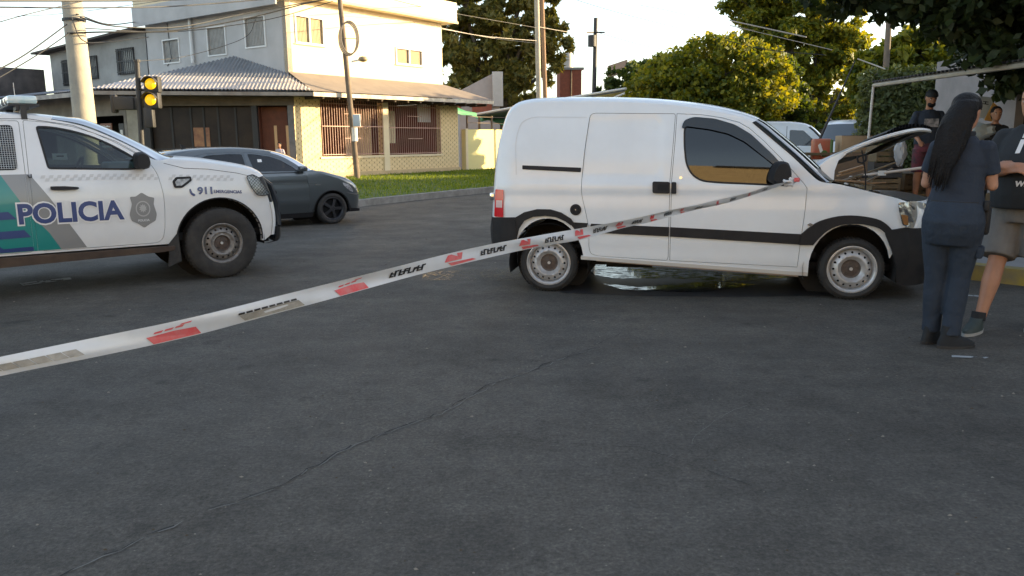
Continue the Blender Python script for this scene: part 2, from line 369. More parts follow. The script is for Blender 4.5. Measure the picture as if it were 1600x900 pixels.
# grass verge and pavement on the house corner: a sheet that rises gently from the kerb to the wall
K = Vector(gnd(465, 279, .3)); K.z = 0
def HL(x, y): p = K+E1*x+E2*y; return (p.x, p.y)
kpx = [(775, 293), (700, 300), (640, 306), (590, 311), (555, 315)]
kerb = [tuple(gnd(x, y, .12))[:2] for x, y in kpx]
kd = (Vector(kerb[0])-Vector(kerb[-1])).normalized(); far = Vector(kerb[0])+kd*45
c0 = Vector(kerb[-1])
cor = [tuple(c0-kd*1.4+Vector((-.5, .1))), tuple(c0-kd*2.0+Vector((-1.6, .3))), tuple(c0-kd*2.0+Vector((-3.4, .5)))]
wend = Vector(cor[-1])+Vector((E2.x, E2.y))*34
kline = [tuple(far)]+kerb+cor+[tuple(wend)]
back = [HL(-3.4, 30), HL(-3.4, 3.4), HL(-.3, -.3), HL(9, -.3), HL(50, -.3)]
def rising(name, front, back_, zf, zb, mat, n=26, jit=0):
    def res(pl, n):
        P = [Vector(p) for p in pl]; L = [0]
        for i in range(1, len(P)): L.append(L[-1]+(P[i]-P[i-1]).length)
        out = []
        for k in range(n):
            s = L[-1]*k/(n-1); i = max(j for j in range(len(P)) if L[j] <= s+1e-9); i = min(i, len(P)-2)
            out.append(P[i].lerp(P[i+1], (s-L[i])/(L[i+1]-L[i])))
        return out
    f, b = res(front, n), res(back_, n); v = []; F = []
    m = 7
    for i in range(n):
        for j in range(m):
            p = f[i].lerp(b[i], j/(m-1)); v.append((p.x, p.y, zf+(zb-zf)*j/(m-1)+(random.uniform(-jit, jit) if 0 < j < m-1 else 0)))
    for i in range(n-1):
        for j in range(m-1): F.append((i*m+j, (i+1)*m+j, (i+1)*m+j+1, i*m+j+1))
    me = bpy.data.meshes.new(name); me.from_pydata(v, [], F); o = finish(name, me, mat, None, 40); o['kind'] = 'structure'; return o, f, b
random.seed(3)
gv, gf, gb = rising('verge_ground', kline[::-1][1:], [HL(-3.4, 9), HL(-3.4, 3.4), HL(-.3, -.3), HL(9, -.3), HL(50, -.3)], .13, .3, mGrassB, 60, .02)
rising('house_pavement', [kline[-1], kline[-2]], [HL(-3.4, 30), HL(-3.4, 9)], .13, .3, mPave, 8)
def kerbstrip(name, line, w_, z, mat):
    P = [Vector(p) for p in line]; mb = MB(); L = []; Rr = []
    for i, p in enumerate(P):
        d = (P[min(i+1, len(P)-1)]-P[max(i-1, 0)]).normalized(); nn = Vector((-d.y, d.x)); L.append(p+nn*w_/2); Rr.append(p-nn*w_/2)
    for i in range(len(P)-1):
        mb.prism([tuple(L[i]), tuple(L[i+1]), tuple(Rr[i+1]), tuple(Rr[i])], -.05, z)
    o = mb.build(name, mat); o['kind'] = 'structure'; return o
kerbstrip('kerb', kline, .2, .15, mKerb)
# grass blades
g = np.random.default_rng(5); n = 52000
pts = []
F_ = np.array([tuple(p) for p in gf]); B_ = np.array([tuple(p) for p in gb])
si = g.random(n)**1.0*(len(F_)-1); t_ = .02+g.random(n)*.95; i0 = si.astype(int); fr = (si-i0)[:, None]
f_ = F_[i0]*(1-fr)+F_[np.minimum(i0+1, len(F_)-1)]*fr; b_ = B_[i0]*(1-fr)+B_[np.minimum(i0+1, len(F_)-1)]*fr
p2 = f_*(1-t_[:, None])+b_*t_[:, None]; ok = (p2[:, 1] < 45); p2 = p2[ok]; t_ = t_[ok]; n = len(p2); z = .13+.17*t_
h = .03+.07*g.random(n); a = g.random(n)*6.283; w_ = .018
V = np.zeros((n, 3, 3)); V[:, 0] = np.stack([p2[:, 0]+np.cos(a)*w_, p2[:, 1]+np.sin(a)*w_, z-.01], 1); V[:, 1] = np.stack([p2[:, 0]-np.cos(a)*w_, p2[:, 1]-np.sin(a)*w_, z-.01], 1)
V[:, 2] = np.stack([p2[:, 0]+g.normal(size=n)*.03, p2[:, 1]+g.normal(size=n)*.03, z+h], 1)
me = bpy.data.meshes.new('grass'); me.vertices.add(3*n); me.vertices.foreach_set('co', V.ravel()); me.loops.add(3*n); me.loops.foreach_set('vertex_index', np.arange(3*n))
me.polygons.add(n); me.polygons.foreach_set('loop_start', np.arange(0, 3*n, 3)); me.polygons.foreach_set('loop_total', np.full(n, 3)); me.update(calc_edges=True)
props(finish('grass', me, leafmat('grass_blades', (.06, .12, .015), (.17, .22, .03), .4)), 'short green grass on the verge in front of the brick wall', 'grass', kind='stuff')
# pavement of the shop corner on the right
q0 = gnd(1500, 436, .0); q1 = gnd(1600, 446, .0)
skl = [(9.6, 26), (7.2, 17), (5.6, 12.2), (4.75, 9.2), (4.55, 8.35), (4.66, 7.92), (4.95, 7.58), (6.3, 6.3), (12, 1.0)]
SP = [(p[0], p[1]) for p in skl]
rising('shop_pavement', SP, [(30, 36), (20, 22), (12, 16), (12, 14), (12, 12), (12, 10), (12, 9), (13, 7), (16, 4)], .14, .46, mPave, 40)
kerbstrip('shop_kerb', SP, .16, .15, mKerb)
kerbstrip('yellow_kerb_paint', [(4.53, 8.5), (4.56, 8.3), (4.66, 7.92), (4.95, 7.58), (6.3, 6.3), (8, 4.7)], .185, .154, mYel)
# long crack and cracks
def crack(name, pxs, wd, mat, seed=1, z=.004, step=.05, jit=.018):
    rg = random.Random(seed); P = [gnd(x, y) for x, y in pxs]; pts = []
    for a_, b_ in zip(P, P[1:]):
        k = max(2, int((b_-a_).length/step)); pts += [a_.lerp(b_, i/k) for i in range(k)]
    d = (P[-1]-P[0]).normalized(); nn = Vector((-d.y, d.x, 0)); off = 0; L = []
    for p in pts:
        off = off*.85+rg.uniform(-jit, jit); ww = wd*rg.uniform(.25, 1.3); c = p+nn*off; L.append((c+nn*ww/2, c-nn*ww/2))
    v = []; f = []
    for i, (a_, b_) in enumerate(L):
        v += [(a_.x, a_.y, z), (b_.x, b_.y, z)]
        if i and rg.random() > .22: f.append((2*i-2, 2*i-1, 2*i+1, 2*i))
    me = bpy.data.meshes.new(name); me.from_pydata(v, [], f); o = finish(name, me, mat); o['kind'] = 'structure'; return o
mCr = M('crack_shadow', (.018, .018, .019), .95); mCrL = M('crack_dust', (.17, .165, .155), .95)
cl = [(90, 900), (330, 797), (470, 740), (600, 678), (700, 640), (770, 605), (850, 570), (930, 540)]
crack('road_crack', cl, .008, mCr, 1, jit=.02); crack('road_crack_edge', [(x-2, y+3) for x, y in cl], .006, mCrL, 1, .0045, jit=.02)
crack('road_crack', [(930, 540), (1000, 512)], .004, mCr, 2)
crack('road_crack', [(1040, 715), (1130, 655), (1180, 632)], .003, mCrL, 3, .004)
crack('road_crack', [(840, 690), (1000, 700), (1190, 770)], .004, mCr, 4, .004, jit=.01)
# wet film under the van, and the older wet patch behind it
def wetmat(name, dens, rough=.08, scale=6, pos=.5, stretch=(1, 3.5, 1), col=(.03, .032, .036)):
    m = bpy.data.materials.new(name); m.use_nodes = True; t = m.node_tree; b = t.nodes['Principled BSDF']; L = t.links.new
    b.inputs['Base Color'].default_value = (*col, 1); b.inputs['Roughness'].default_value = rough; b.inputs['Specular IOR Level'].default_value = 1.0
    tc = t.nodes.new('ShaderNodeTexCoord'); mp = t.nodes.new('ShaderNodeMapping'); mp.inputs['Scale'].default_value = stretch; mp.inputs['Rotation'].default_value = (0, 0, R(8))
    n = t.nodes.new('ShaderNodeTexNoise'); n.inputs['Scale'].default_value = scale; n.inputs['Detail'].default_value = 8; n.inputs['Roughness'].default_value = .7
    r = t.nodes.new('ShaderNodeValToRGB'); r.color_ramp.elements[0].position = pos; r.color_ramp.elements[1].position = pos+.07; r.color_ramp.elements[1].color = (dens,)*3+(1,)
    o = t.nodes['Material Output']; mx = t.nodes.new('ShaderNodeMixShader'); tr = t.nodes.new('ShaderNodeBsdfTransparent')
    L(tc.outputs['Object'], mp.inputs[0]); L(mp.outputs[0], n.inputs['Vector']); L(n.outputs['Fac'], r.inputs[0]); L(r.outputs[0], mx.inputs[0]); L(tr.outputs[0], mx.inputs[1]); L(b.outputs[0], mx.inputs[2]); L(mx.outputs[0], o.inputs[0])
    return m
def pxpoly(name, px, z, mat): o = flat(name, [tuple(gnd(x, y))[:2] for x, y in px], z, mat); o['kind'] = 'structure'; return o
pxpoly('damp_road', rnd([(905, 412), (1270, 438), (1300, 462), (1150, 464), (1000, 462), (880, 458), (840, 440)], .5), .004, wetmat('damp_asphalt', .9, .5, 2, .28, (1, 1, 1), (.022, .022, .025)))
pxpoly('water_film', rnd([(915, 411), (1060, 421), (1240, 434), (1150, 441), (1050, 436), (960, 436), (925, 430)], .5), .008, wetmat('water', .95, .04, 6, .47, (1, 5, 1)))
pxpoly('water_trickle', rnd([(940, 444), (1000, 450), (1110, 440), (1180, 446), (1100, 458), (980, 456)], .2), .009, wetmat('thin_water', .95, .04, 6, .46, (1, 5, 1)))
pxpoly('wet_patch', rnd([(660, 425), (820, 418), (815, 440), (660, 438)], .3), .006, wetmat('wet_speckle', .8, .22, 26, .53, (1, 1, 1), (.05, .045, .043)))
mScuff = wetmat('worn_white_marking', .9, .7, 9, .42, (1, 1, 1), (.35, .37, .38))
pxpoly('worn_road_marking', [(30, 443), (110, 434), (112, 437), (36, 447)], .005, mScuff)
pxpoly('worn_road_marking', [(1487, 556), (1545, 559), (1540, 561), (1487, 559)], .005, mScuff)
pxpoly('worn_road_marking', [(1512, 461), (1535, 463), (1535, 465), (1512, 463)], .005, mScuff)
# small stones, leaf bits and litter on the asphalt
g = random.Random(11); mb = MB(); mb2 = MB()
for i in range(520):
    Y = 1.3+g.random()**1.6*13; X = g.uniform(-.72, .75)*Y; s = g.uniform(.002, .0065)*(1+Y*.08); tgt = mb if g.random() < .65 else mb2
    a_ = g.uniform(0, 6.28); q = [Vector((X+s*k*math.cos(a_+t), Y+s*math.sin(a_+t)*.8, .0)) for t, k in ((0, 1.6), (1.6, 1), (3.1, 1.3), (4.8, .9))]
    tgt.add([(p.x, p.y, .0) for p in q]+[(X, Y, s*.7)], [(0, 1, 4), (1, 2, 4), (2, 3, 4), (3, 0, 4)])
props(mb.build('gravel', M('pale_grit', (.22, .20, .17), .9)), 'loose pale grit scattered over the asphalt', 'grit', kind='stuff')
props(mb2.build('leaf_litter', M('dry_leaf_bits', (.07, .05, .03), .9)), 'small dark dry leaf bits scattered over the asphalt', 'leaf litter', kind='stuff')
# ------------------------------------------------------------------ corner house (local x runs along the sunlit wall, y along the shaded one)
ZB = .28
H = thing('corner_house', 'two storey corner house with sunlit cream walls, corrugated canopy roof and barred ground floor windows', 'house', (K.x, K.y, 0), A1)
def stonewall():
    m = bpy.data.materials.new('pale_brick_wall'); m.use_nodes = True; t = m.node_tree; b = t.nodes['Principled BSDF']; L = t.links.new; b.inputs['Roughness'].default_value = .85
    tc = t.nodes.new('ShaderNodeTexCoord'); sx = t.nodes.new('ShaderNodeSeparateXYZ'); L(tc.outputs['Object'], sx.inputs[0])
    ad = t.nodes.new('ShaderNodeMath'); ad.operation = 'ADD'; L(sx.outputs[0], ad.inputs[0]); L(sx.outputs[1], ad.inputs[1])
    cx = t.nodes.new('ShaderNodeCombineXYZ'); L(ad.outputs[0], cx.inputs[0]); L(sx.outputs[2], cx.inputs[1])
    br = t.nodes.new('ShaderNodeTexBrick'); br.inputs['Scale'].default_value = 1; br.inputs['Brick Width'].default_value = .26; br.inputs['Row Height'].default_value = .085; br.inputs['Mortar Size'].default_value = .006
    br.inputs['Color1'].default_value = (.80, .63, .36, 1); br.inputs['Color2'].default_value = (.74, .57, .31, 1); br.inputs['Mortar'].default_value = (.60, .45, .26, 1); L(cx.outputs[0], br.inputs['Vector'])
    # staggered dark header joints, a pattern of this wall
    b2 = t.nodes.new('ShaderNodeTexBrick'); b2.inputs['Scale'].default_value = 1; b2.inputs['Brick Width'].default_value = .26; b2.inputs['Row Height'].default_value = .085; b2.inputs['Mortar Size'].default_value = .022; b2.inputs['Mortar Smooth'].default_value = .0
    mp = t.nodes.new('ShaderNodeMapping'); mp.inputs['Location'].default_value = (0, 0, 0); L(cx.outputs[0], mp.inputs[0]); L(mp.outputs[0], b2.inputs['Vector'])
    zf = t.nodes.new('ShaderNodeMath'); zf.operation = 'MODULO'; zf.inputs[1].default_value = .085; L(sx.outputs[2], zf.inputs[0])
    z1 = t.nodes.new('ShaderNodeMath'); z1.operation = 'COMPARE'; z1.inputs[1].default_value = .0425; z1.inputs[2].default_value = .019; L(zf.outputs[0], z1.inputs[0])
    mu = t.nodes.new('ShaderNodeMath'); mu.operation = 'MULTIPLY'; L(b2.outputs['Fac'], mu.inputs[0]); L(z1.outputs[0], mu.inputs[1])
    mx = t.nodes.new('ShaderNodeMixRGB'); mx.inputs[2].default_value = (.30, .20, .10, 1); L(mu.outputs[0], mx.inputs[0]); L(br.outputs[0], mx.inputs[1])
    L(mx.outputs[0], b.inputs['Base Color']); return m
mStone = stonewall()
# lit ground floor wall with two big openings
def wallx(name, x0, x1, z0, z1, openings, y, th, mat):
    """wall in the local plane y, thickness th inward"""
    return mapped(name, [(x0, z0), (x1, z0), (x1, z1), (x0, z1)], [[(a, c), (b, c), (b, d), (a, d)] for a, b, c, d in openings], lambda u, v: (u, y, v), mat, H, grid=3, fback=lambda u, v: (u, y+th, v), back=True, smooth=None)
wallx('brick_wall', 0, 8.3, 0, 2.95, [(1.1, 3.98, .98, 2.93), (4.26, 7.2, .96, 2.93)], 0, .22, mStone)
MB().box(-.02, 8.34, -.06, -.001, 0, .42).build('plinth', M('plinth_render', (.60, .46, .26), .85, (.5, .38, .22), 2), H)
MB().box(3.98, 4.26, -.05, -.002, .3, 2.93).build('pilaster', mCream, H)
MB().box(1.0, 7.3, -.04, -.002, .90, .975).build('sill', mCream, H)
# veranda room behind the bars
MB().box(.25, 8.2, 3.2, 3.3, .1, 3.0).build('inner_wall', mRoom, H)
MB().box(.1, 8.2, .23, 3.2, .1, .2).build('floor', mRoom, H); MB().box(.22, .27, .23, 3.2, .2, 2.95).build('inner_wall', mDark, H)  # dark left wall added to block veranda sun from the shop
MB().box(8.1, 8.2, .23, 3.2, .2, 2.95).build('inner_wall', mRoom, H); MB().box(.25, 8.2, .23, 3.2, 2.96, 3.02).build('ceiling', mWoodD, H)
d1 = MB().box(3.0, 4.3, .9, .97, .6, 2.55).build('inner_window', M('cream_curtain', (.62, .45, .28), .8), H); MB().box(2.95, 4.35, .88, .895, .55, .6).build('frame', mFrameW, d1)
MB().box(4.75, 5.6, .9, .97, 1.4, 2.6).build('inner_window', M('bright_curtain', (.70, .62, .42), .8), H)
MB().box(6.5, 7.2, .5, .56, 2.2, 2.9).build('inner_window', M('pale_curtain', (.75, .76, .74), .8), H)
for (a_, b_, c_, d_) in ((1.1, 3.98, .98, 2.93), (4.26, 7.2, .96, 2.93)):
    mb = MB(); k = int((b_-a_)/.112)
    for i in range(k+1):
        x = a_+.03+(b_-a_-.06)*i/k; mb.box(x-.007, x+.007, -.03, -.012, c_+.03, d_-.03)
    for z in (c_+.06, c_+1.0, d_-.2): mb.box(a_+.01, b_-.01, -.045, -.031, z-.014, z+.014)
    for zz, u0, u1 in ((c_+.6, .35, .62), (c_+1.42, .35, .62)): mb.box(a_+(b_-a_)*u0, a_+(b_-a_)*u1, -.046, -.032, zz-.01, zz+.01)
    mb.build('window_bars', mIron, H)
# shaded front: chamfered corner, then the wing
ca = R(184)-A1; CD = Vector((math.cos(ca), math.sin(ca), 0)); CN = Vector((-CD.y, CD.x, 0))   # CN points into the house? fixed below
if CN.dot(Vector((1, 1, 0))) < 0: CN = -CN
LA = 4.85
A_ = CD*LA
def fr(u, d, z): p = CD*u+CN*d; return Vector((p.x, p.y, z))
def frbox(mb, u0, u1, d0, d1, z0, z1):
    v = [fr(u, d, z) for u in (u0, u1) for d in (d0, d1) for z in (z0, z1)]
    return mb.add(v, [(0, 1, 3, 2), (4, 6, 7, 5), (0, 4, 5, 1), (2, 3, 7, 6), (0, 2, 6, 4), (1, 5, 7, 3)])
mShop = M('dark_grey_shutter', (.035, .036, .042), .6, (.06, .058, .06), 2.2, bump=.1, bs=8)
mb = MB(); frbox(mb, -.02, LA+.4, .0, .2, 2.62, 3.0); mb.build('lintel', M('brown_beam', (.16, .125, .09), .85, (.10, .08, .06), 3), H)
mb = MB(); frbox(mb, .0, .2, .0, .25, 0, 2.62); mb.build('pillar', M('grey_timber_post', (.20, .19, .19), .8, (.13, .125, .12), 4), H)
mb = MB(); frbox(mb, LA-.02, LA+.36, -.02, .25, 0, 2.62); mb.build('pillar', M('grey_render_pillar', (.38, .36, .30), .85, (.27, .25, .21), 3), H)
mb = MB(); frbox(mb, 1.17, 1.34, .02, .25, 0, 2.62); mb.build('pillar', mIronD, H)
mb = MB(); frbox(mb, LA-.32, LA-.03, .03, .22, 0, 2.60); mb.build('pillar', mIronD, H)
# shop window: glass above, slatted shutter panels below
sh = MB(); frbox(sh, 1.36, LA-.34, .24, .28, .35, 1.25)
for i in range(7): frbox(sh, 1.38, LA-.36, .222, .238, .40+i*.12, .47+i*.12)
sh.build('shutter_panel', mShop, H)
mb = MB(); frbox(mb, 1.36, LA-.34, .26, .27, 1.27, 2.6); mb.build('shop_window', M('dusty_dark_glass', (.018, .014, .014), .45, (.04, .028, .022), 2.2, spec=.3), H)
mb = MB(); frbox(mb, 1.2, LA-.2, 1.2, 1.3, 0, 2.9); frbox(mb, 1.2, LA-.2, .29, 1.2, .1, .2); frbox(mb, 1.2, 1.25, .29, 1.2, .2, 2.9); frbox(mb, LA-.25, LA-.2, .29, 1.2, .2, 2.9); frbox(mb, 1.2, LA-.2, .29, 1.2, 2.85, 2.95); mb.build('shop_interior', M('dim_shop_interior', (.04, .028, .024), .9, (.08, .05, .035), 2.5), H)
mb = MB()
for u in (1.9, 2.45, 2.9, 3.3, 3.9): frbox(mb, u-.03, u+.03, .225, .255, .35, 2.6)
frbox(mb, 1.36, LA-.34, .225, .255, 1.22, 1.3); mb.build('window_frame', mIronD, H)
mb = MB(); frbox(mb, 2.75, 3.25, .235, .255, 1.35, 1.95); mb.build('window_reflection', M('reflection_orange_brown', (.42, .22, .11), .7, (.24, .11, .07), 5), H)  # reflection of a sunlit building, painted as a flat orange panel
mb = MB(); frbox(mb, 3.0, LA-.5, -.3, -.02, .28, .74); mb.build('bench', M('pale_brown_bench', (.36, .28, .22), .8, (.25, .18, .14), 5), H)
mb = MB(); frbox(mb, .22, 1.15, .55, .6, .1, 2.6); dr = mb.build('door', mDoorR, H)
mLit = M('lit_slit_orange', (.75, .50, .28), .25)  # bright reflections in the door slits, painted as orange colour
for u in (.30, .68): mb = MB(); frbox(mb, u, u+.09, .535, .548, .75, 2.0); mb.build('door_lit_slit', mLit, dr)
mb = MB(); frbox(mb, .2, .22, .25, .6, .1, 2.6); frbox(mb, 1.15, 1.17, .25, .6, .1, 2.6); mb.build('door_reveal', mDoorR, H)
# wing wall further left (local x = const)
wx = A_.x-.25; y0 = A_.y+.25
mapped('wing_wall', [(y0, 0), (19, 0), (19, 3.0), (y0, 3.0)], [[(y0+.15, .1), (y0+2.5, .1), (y0+2.5, 2.35), (y0+.15, 2.35)], [(y0+4.6, 1.0), (y0+6.4, 1.0), (y0+6.4, 2.3), (y0+4.6, 2.3)]], lambda u, v: (wx, u, v), M('grey_brown_render', (.26, .235, .20), .85, (.17, .155, .135), 1.6, bump=.2, bs=15), H, grid=3, fback=lambda u, v: (wx+.2, u, v), back=True, smooth=None)
MB().box(wx+1.6, wx+1.7, y0, 19, 0, 3).build('dark_recess', mDark, H)
MB().box(wx-.03, wx-.004, y0+2.55, y0+2.8, .1, 2.5).build('door_jamb', mFrameW, H)
# price board and a small lettered panel in the opening
bd = MB().box(wx+.02, wx+.05, y0+.95, y0+1.65, 1.25, 2.12).build('price_board', M('brown_price_board', (.20, .085, .05), .6), H)
mTxt = M('pale_lettering', (.62, .60, .55), .7)
rg = random.Random(4)
for r in range(6):
    mb = MB(); y = y0+1.02
    while y < y0+1.58:
        ww = rg.uniform(.03, .09); mb.box(wx+.012, wx+.0185, y, y+ww+.03, 2.0-r*.13, 2.05-r*.13-(.02 if ww < .05 else 0)); y += ww+.025
    mb.build('board_text', mTxt, bd)
bd2 = MB().box(wx+.02, wx+.05, y0+.22, y0+.52, 1.0, 2.1).build('hanging_panel', mIronD, H)
MB().box(wx+.012, wx+.018, y0+.30, y0+.44, 1.72, 1.9).box(wx+.012, wx+.018, y0+.28, y0+.40, 1.3, 1.5).build('panel_text', mTxt, bd2)
MB().box(wx+.3, wx+.34, y0+.3, y0+.55, .1, 1.1).build('lit_jamb', M('warm_wood_jamb', (.55, .33, .14), .6), H)
mb = MB()
for i in range(6): mb.box(wx+.2, wx+.22, y0+.05+i*.05, y0+.07+i*.05, .3, 1.1)
mb.build('gate_bars', mPoleW, H)
# ---------------- canopy roof
EV = 3.03
C1 = Vector((.05, -.9, EV)); C2 = Vector((A_.x-1.35, A_.y+.1, EV+.05)); EL = Vector((C2.x, 19.5, EV)); ER = Vector((9.5, -.9, 3.08))
PK = Vector((.70, 3.85, 4.45)); UC = Vector((.70, 1.0, 3.76)); UR = Vector((8.7, 1.0, 3.74)); WL = Vector((.70, 9.2, 4.34)); WE = Vector((.70, 17, 3.9)); WE2 = Vector((.7, 19.5, 3.8))
def corr(name, poly, edir, mat, pitch=.115, amp=.02, th=.012, parent=None):
    """corrugated sheet over a planar convex polygon; ridges run across edir"""
    P = [Vector(p) for p in poly]; o = P[0]; e = Vector(edir).normalized(); nn = None
    for i in range(2, len(P)):
        c = (P[1]-P[0]).cross(P[i]-P[0])
        if c.length > 1e-4: nn = c.normalized(); break
    if nn.z < 0: nn = -nn
    e = (e-nn*e.dot(nn)).normalized(); f = nn.cross(e); q = [((p-o).dot(e), (p-o).dot(f)) for p in P]
    u0 = min(a for a, _ in q); u1 = max(a for a, _ in q); k = int((u1-u0)/(pitch/6)); v = []; F = []; prev = None
    for i in range(k+1):
        u = u0+(u1-u0)*min(max(i/k, 1e-4), 1-1e-4); ys = []
        for j in range(len(q)):
            (a, b), (c, d) = q[j], q[(j+1) % len(q)]
            if (a-u)*(c-u) <= 0 and abs(a-c) > 1e-9: ys.append(b+(d-b)*(u-a)/(c-a))
        if len(ys) < 2: prev = None; continue
        h = amp*math.sin(2*math.pi*u/pitch); b0 = len(v); v += [o+e*u+f*min(ys)+nn*h, o+e*u+f*max(ys)+nn*h]
        if prev is not None: F.append((prev, prev+1, b0+1, b0))
        prev = b0
    me = bpy.data.meshes.new(name); me.from_pydata(v, [], F); return finish(name, me, mat, parent or H, 60)
corr('canopy_roof', [C1, C2, PK, UC], C2-C1, mRoof)
corr('canopy_roof', [C2, EL, WE2, WE, WL, PK], EL-C2, mRoof)
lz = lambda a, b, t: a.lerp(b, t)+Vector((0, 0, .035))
corr('sunlit_eave_band', [lz(C1, PK, .0), lz(C2, PK, .0), lz(C2, PK, .36), lz(C1, lz(UC, PK, .5), .40)], C2-C1, M('zinc_sunlit_band', (.62, .56, .52), .4, (.52, .46, .43), 2, metal=.3), amp=.016)  # sunlit lower band of the canopy, put into a lighter sheet colour
c_ = MB(); c_.add([C1, ER, UR, UC], [(0, 1, 2, 3)]); c_.add([ER, Vector((9.3, 3, 3.6)), UR], [(0, 1, 2)]); c_.build('canopy_roof', mRoofF, H)
def beam(name, a, b, h, t, mat, dz=-.06): 
    a, b = Vector(a), Vector(b); d = (b-a).normalized(); s = Vector((0, 0, 1)).cross(d)*t/2; mb = MB()
    v = [a-s, a+s, b+s, b-s]; mb.add([p+Vector((0, 0, dz)) for p in v]+[p+Vector((0, 0, dz-h)) for p in v], [(0, 1, 2, 3), (4, 7, 6, 5), (0, 4, 5, 1), (1, 5, 6, 2), (2, 6, 7, 3), (3, 7, 4, 0)])
    return mb.build(name, mat, H)
beam('fascia', C1, ER, .13, .05, mEave, -.03); beam('fascia', C1, C2, .11, .05, M('grey_brown_fascia', (.22, .18, .15), .8, (.33, .29, .25), 3), -.04); beam('fascia', C2, EL, .14, .05, M('weathered_grey_fascia', (.24, .22, .20), .8, (.42, .39, .35), 4), -.04)
MB().add([C1+Vector((.05, .05, -.2)), ER+Vector((-.1, .05, -.2)), Vector((9.4, .25, 2.96)), Vector((.0, .0, 2.96))], [(0, 1, 2, 3)]).build('soffit', mWoodD, H)
MB().add([C1+Vector((0, .05, -.17)), C2+Vector((.05, 0, -.17)), Vector((A_.x, A_.y, 3.0)), Vector((0, 0, 3.0))], [(0, 1, 2, 3)]).build('soffit', mWoodD, H)
MB().add([C2+Vector((.05, 0, -.17)), EL+Vector((.05, 0, -.17)), Vector((wx, 19, 2.99)), Vector((wx, A_.y, 2.99))], [(0, 1, 2, 3)]).build('soffit', mWoodD, H)
each('rafter', [MB().box(.5+i*.66-.035, .5+i*.66+.035, -.86, -.01, 2.82, 2.92) for i in range(14)], mWoodD, H)
# ---------------- upper storey
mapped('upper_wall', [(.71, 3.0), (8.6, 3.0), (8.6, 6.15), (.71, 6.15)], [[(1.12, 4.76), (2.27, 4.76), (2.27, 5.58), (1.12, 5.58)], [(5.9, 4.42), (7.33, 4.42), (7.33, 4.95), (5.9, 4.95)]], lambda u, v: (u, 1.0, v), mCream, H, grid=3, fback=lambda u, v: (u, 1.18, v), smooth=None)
sw = [(2.08, 3.10, 4.68, 5.62), (4.25, 5.26, 4.56, 5.48), (7.08, 8.08, 4.47, 5.27)]
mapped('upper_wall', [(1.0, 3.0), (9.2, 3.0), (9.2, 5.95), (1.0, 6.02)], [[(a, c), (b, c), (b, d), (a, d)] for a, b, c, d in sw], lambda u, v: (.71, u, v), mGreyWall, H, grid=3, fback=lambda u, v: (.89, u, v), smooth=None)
MB().box(.72, 8.59, 1.2, 9.2, 6.0, 6.1).build('ceiling_slab', mCream, H)
MB().box(8.4, 8.59, 1.2, 9.2, 3, 6.05).build('end_wall', mCream, H)
MB().box(.4, 9.05, .55, 1.3, 6.15, 6.95).box(.4, .6, 1.3, 9.4, 6.0, 6.95).box(.6, .72, 1.3, 9.4, 6.0, 6.12).build('parapet', mCream, H)
MB().box(.36, 9.09, .51, .56, 6.13, 6.22).build('parapet_band', M('ochre_band', (.62, .48, .28), .8), H)
MB().box(.33, .395, 1.0, 9.4, 5.86, 6.55).build('parapet_face', mGreyWall, H)
# lower rear wing, dark eaves
sb = [(10.2, 11.3, 4.25, 5.17), (13.0, 13.9, 4.2, 5.04), (15.15, 15.75, 4.03, 5.01)]
mapped('rear_wall', [(9.2, 3.0), (16.9, 3.0), (16.9, 5.42), (9.2, 5.8)], [[(a, c), (b, c), (b, d), (a, d)] for a, b, c, d in sb], lambda u, v: (.73, u, v), mGreyW2, H, grid=3, fback=lambda u, v: (.9, u, v), smooth=None)
mb = MB(); mb.add([(.2, 9.21, 5.84), (.2, 17.5, 5.46), (4, 17.5, 5.6), (4, 9.21, 6.0), (.2, 9.21, 5.76), (.2, 17.5, 5.38), (4, 17.5, 5.5), (4, 9.21, 5.9)], [(0, 1, 2, 3), (4, 7, 6, 5), (0, 4, 5, 1), (1, 5, 6, 2), (2, 6, 7, 3)]); mb.build('rear_roof', mWoodD, H)
MB().box(.75, 4, 16.7, 16.9, 3, 5.4).build('end_wall', mGreyW2, H)
def winx(a, b, c, d, nm='window', mat=mShut, fm=mFrameW, shut=True):
    f = MB(); t = .05
    for q in ((a-t, a, c-t, d+t), (b, b+t, c-t, d+t), (a, b, c-t, c), (a, b, d, d+t), ((a+b)/2-.03, (a+b)/2+.03, c, d)): f.box(q[0], q[1], .965, 1.03, q[2], q[3])
    o = f.build(nm, fm, H); p = MB()
    for i in range(int((b-a)/.06)): x = a+.03+i*.06; p.box(x-.022, x+.022, 1.035, 1.06, c, d)
    p.box(a, b, 1.061, 1.09, c, d); p.build('shutter', mat, o)
    for k in range(3): MB().box(a-.1, b+.1, .94, .965, c-.09, c-.055).build('sill', mCream, o) if k == 0 else None
def winy(a, b, c, d, bars=False):
    f = MB(); t = .045
    for q in ((a-t, a, c-t, d+t), (b, b+t, c-t, d+t), (a, b, c-t, c), (a, b, d, d+t)): f.box(.675, .74, q[0], q[1], q[2], q[3])
    o = f.build('window', mIronD if bars else mFrameW, H); p = MB()
    if bars:
        p.box(.80, .82, a, b, c, d); p.build('pane', M('dim_pane', (.16, .17, .18), .3), o); q = MB(); k = 8
        for i in range(k+1): x = a+(b-a)*i/k; q.box(.62, .64, x-.012, x+.012, c-.06, d+.04)
        for z in (c+.05, (c+d)/2, d-.05): q.box(.61, .645, a-.04, b+.04, z-.015, z+.015)
        q.build('security_bars', mIronD, o)
    else:
        for i in range(int((b-a)/.08)): x = a+.04+i*.08; p.box(.75, .765, x-.03, x+.03, c, d)
        p.box(.766, .79, a, b, c, d); p.build('shutter', mShutG, o)
winx(1.12, 2.27, 4.76, 5.58); winx(5.9, 7.33, 4.42, 4.95)
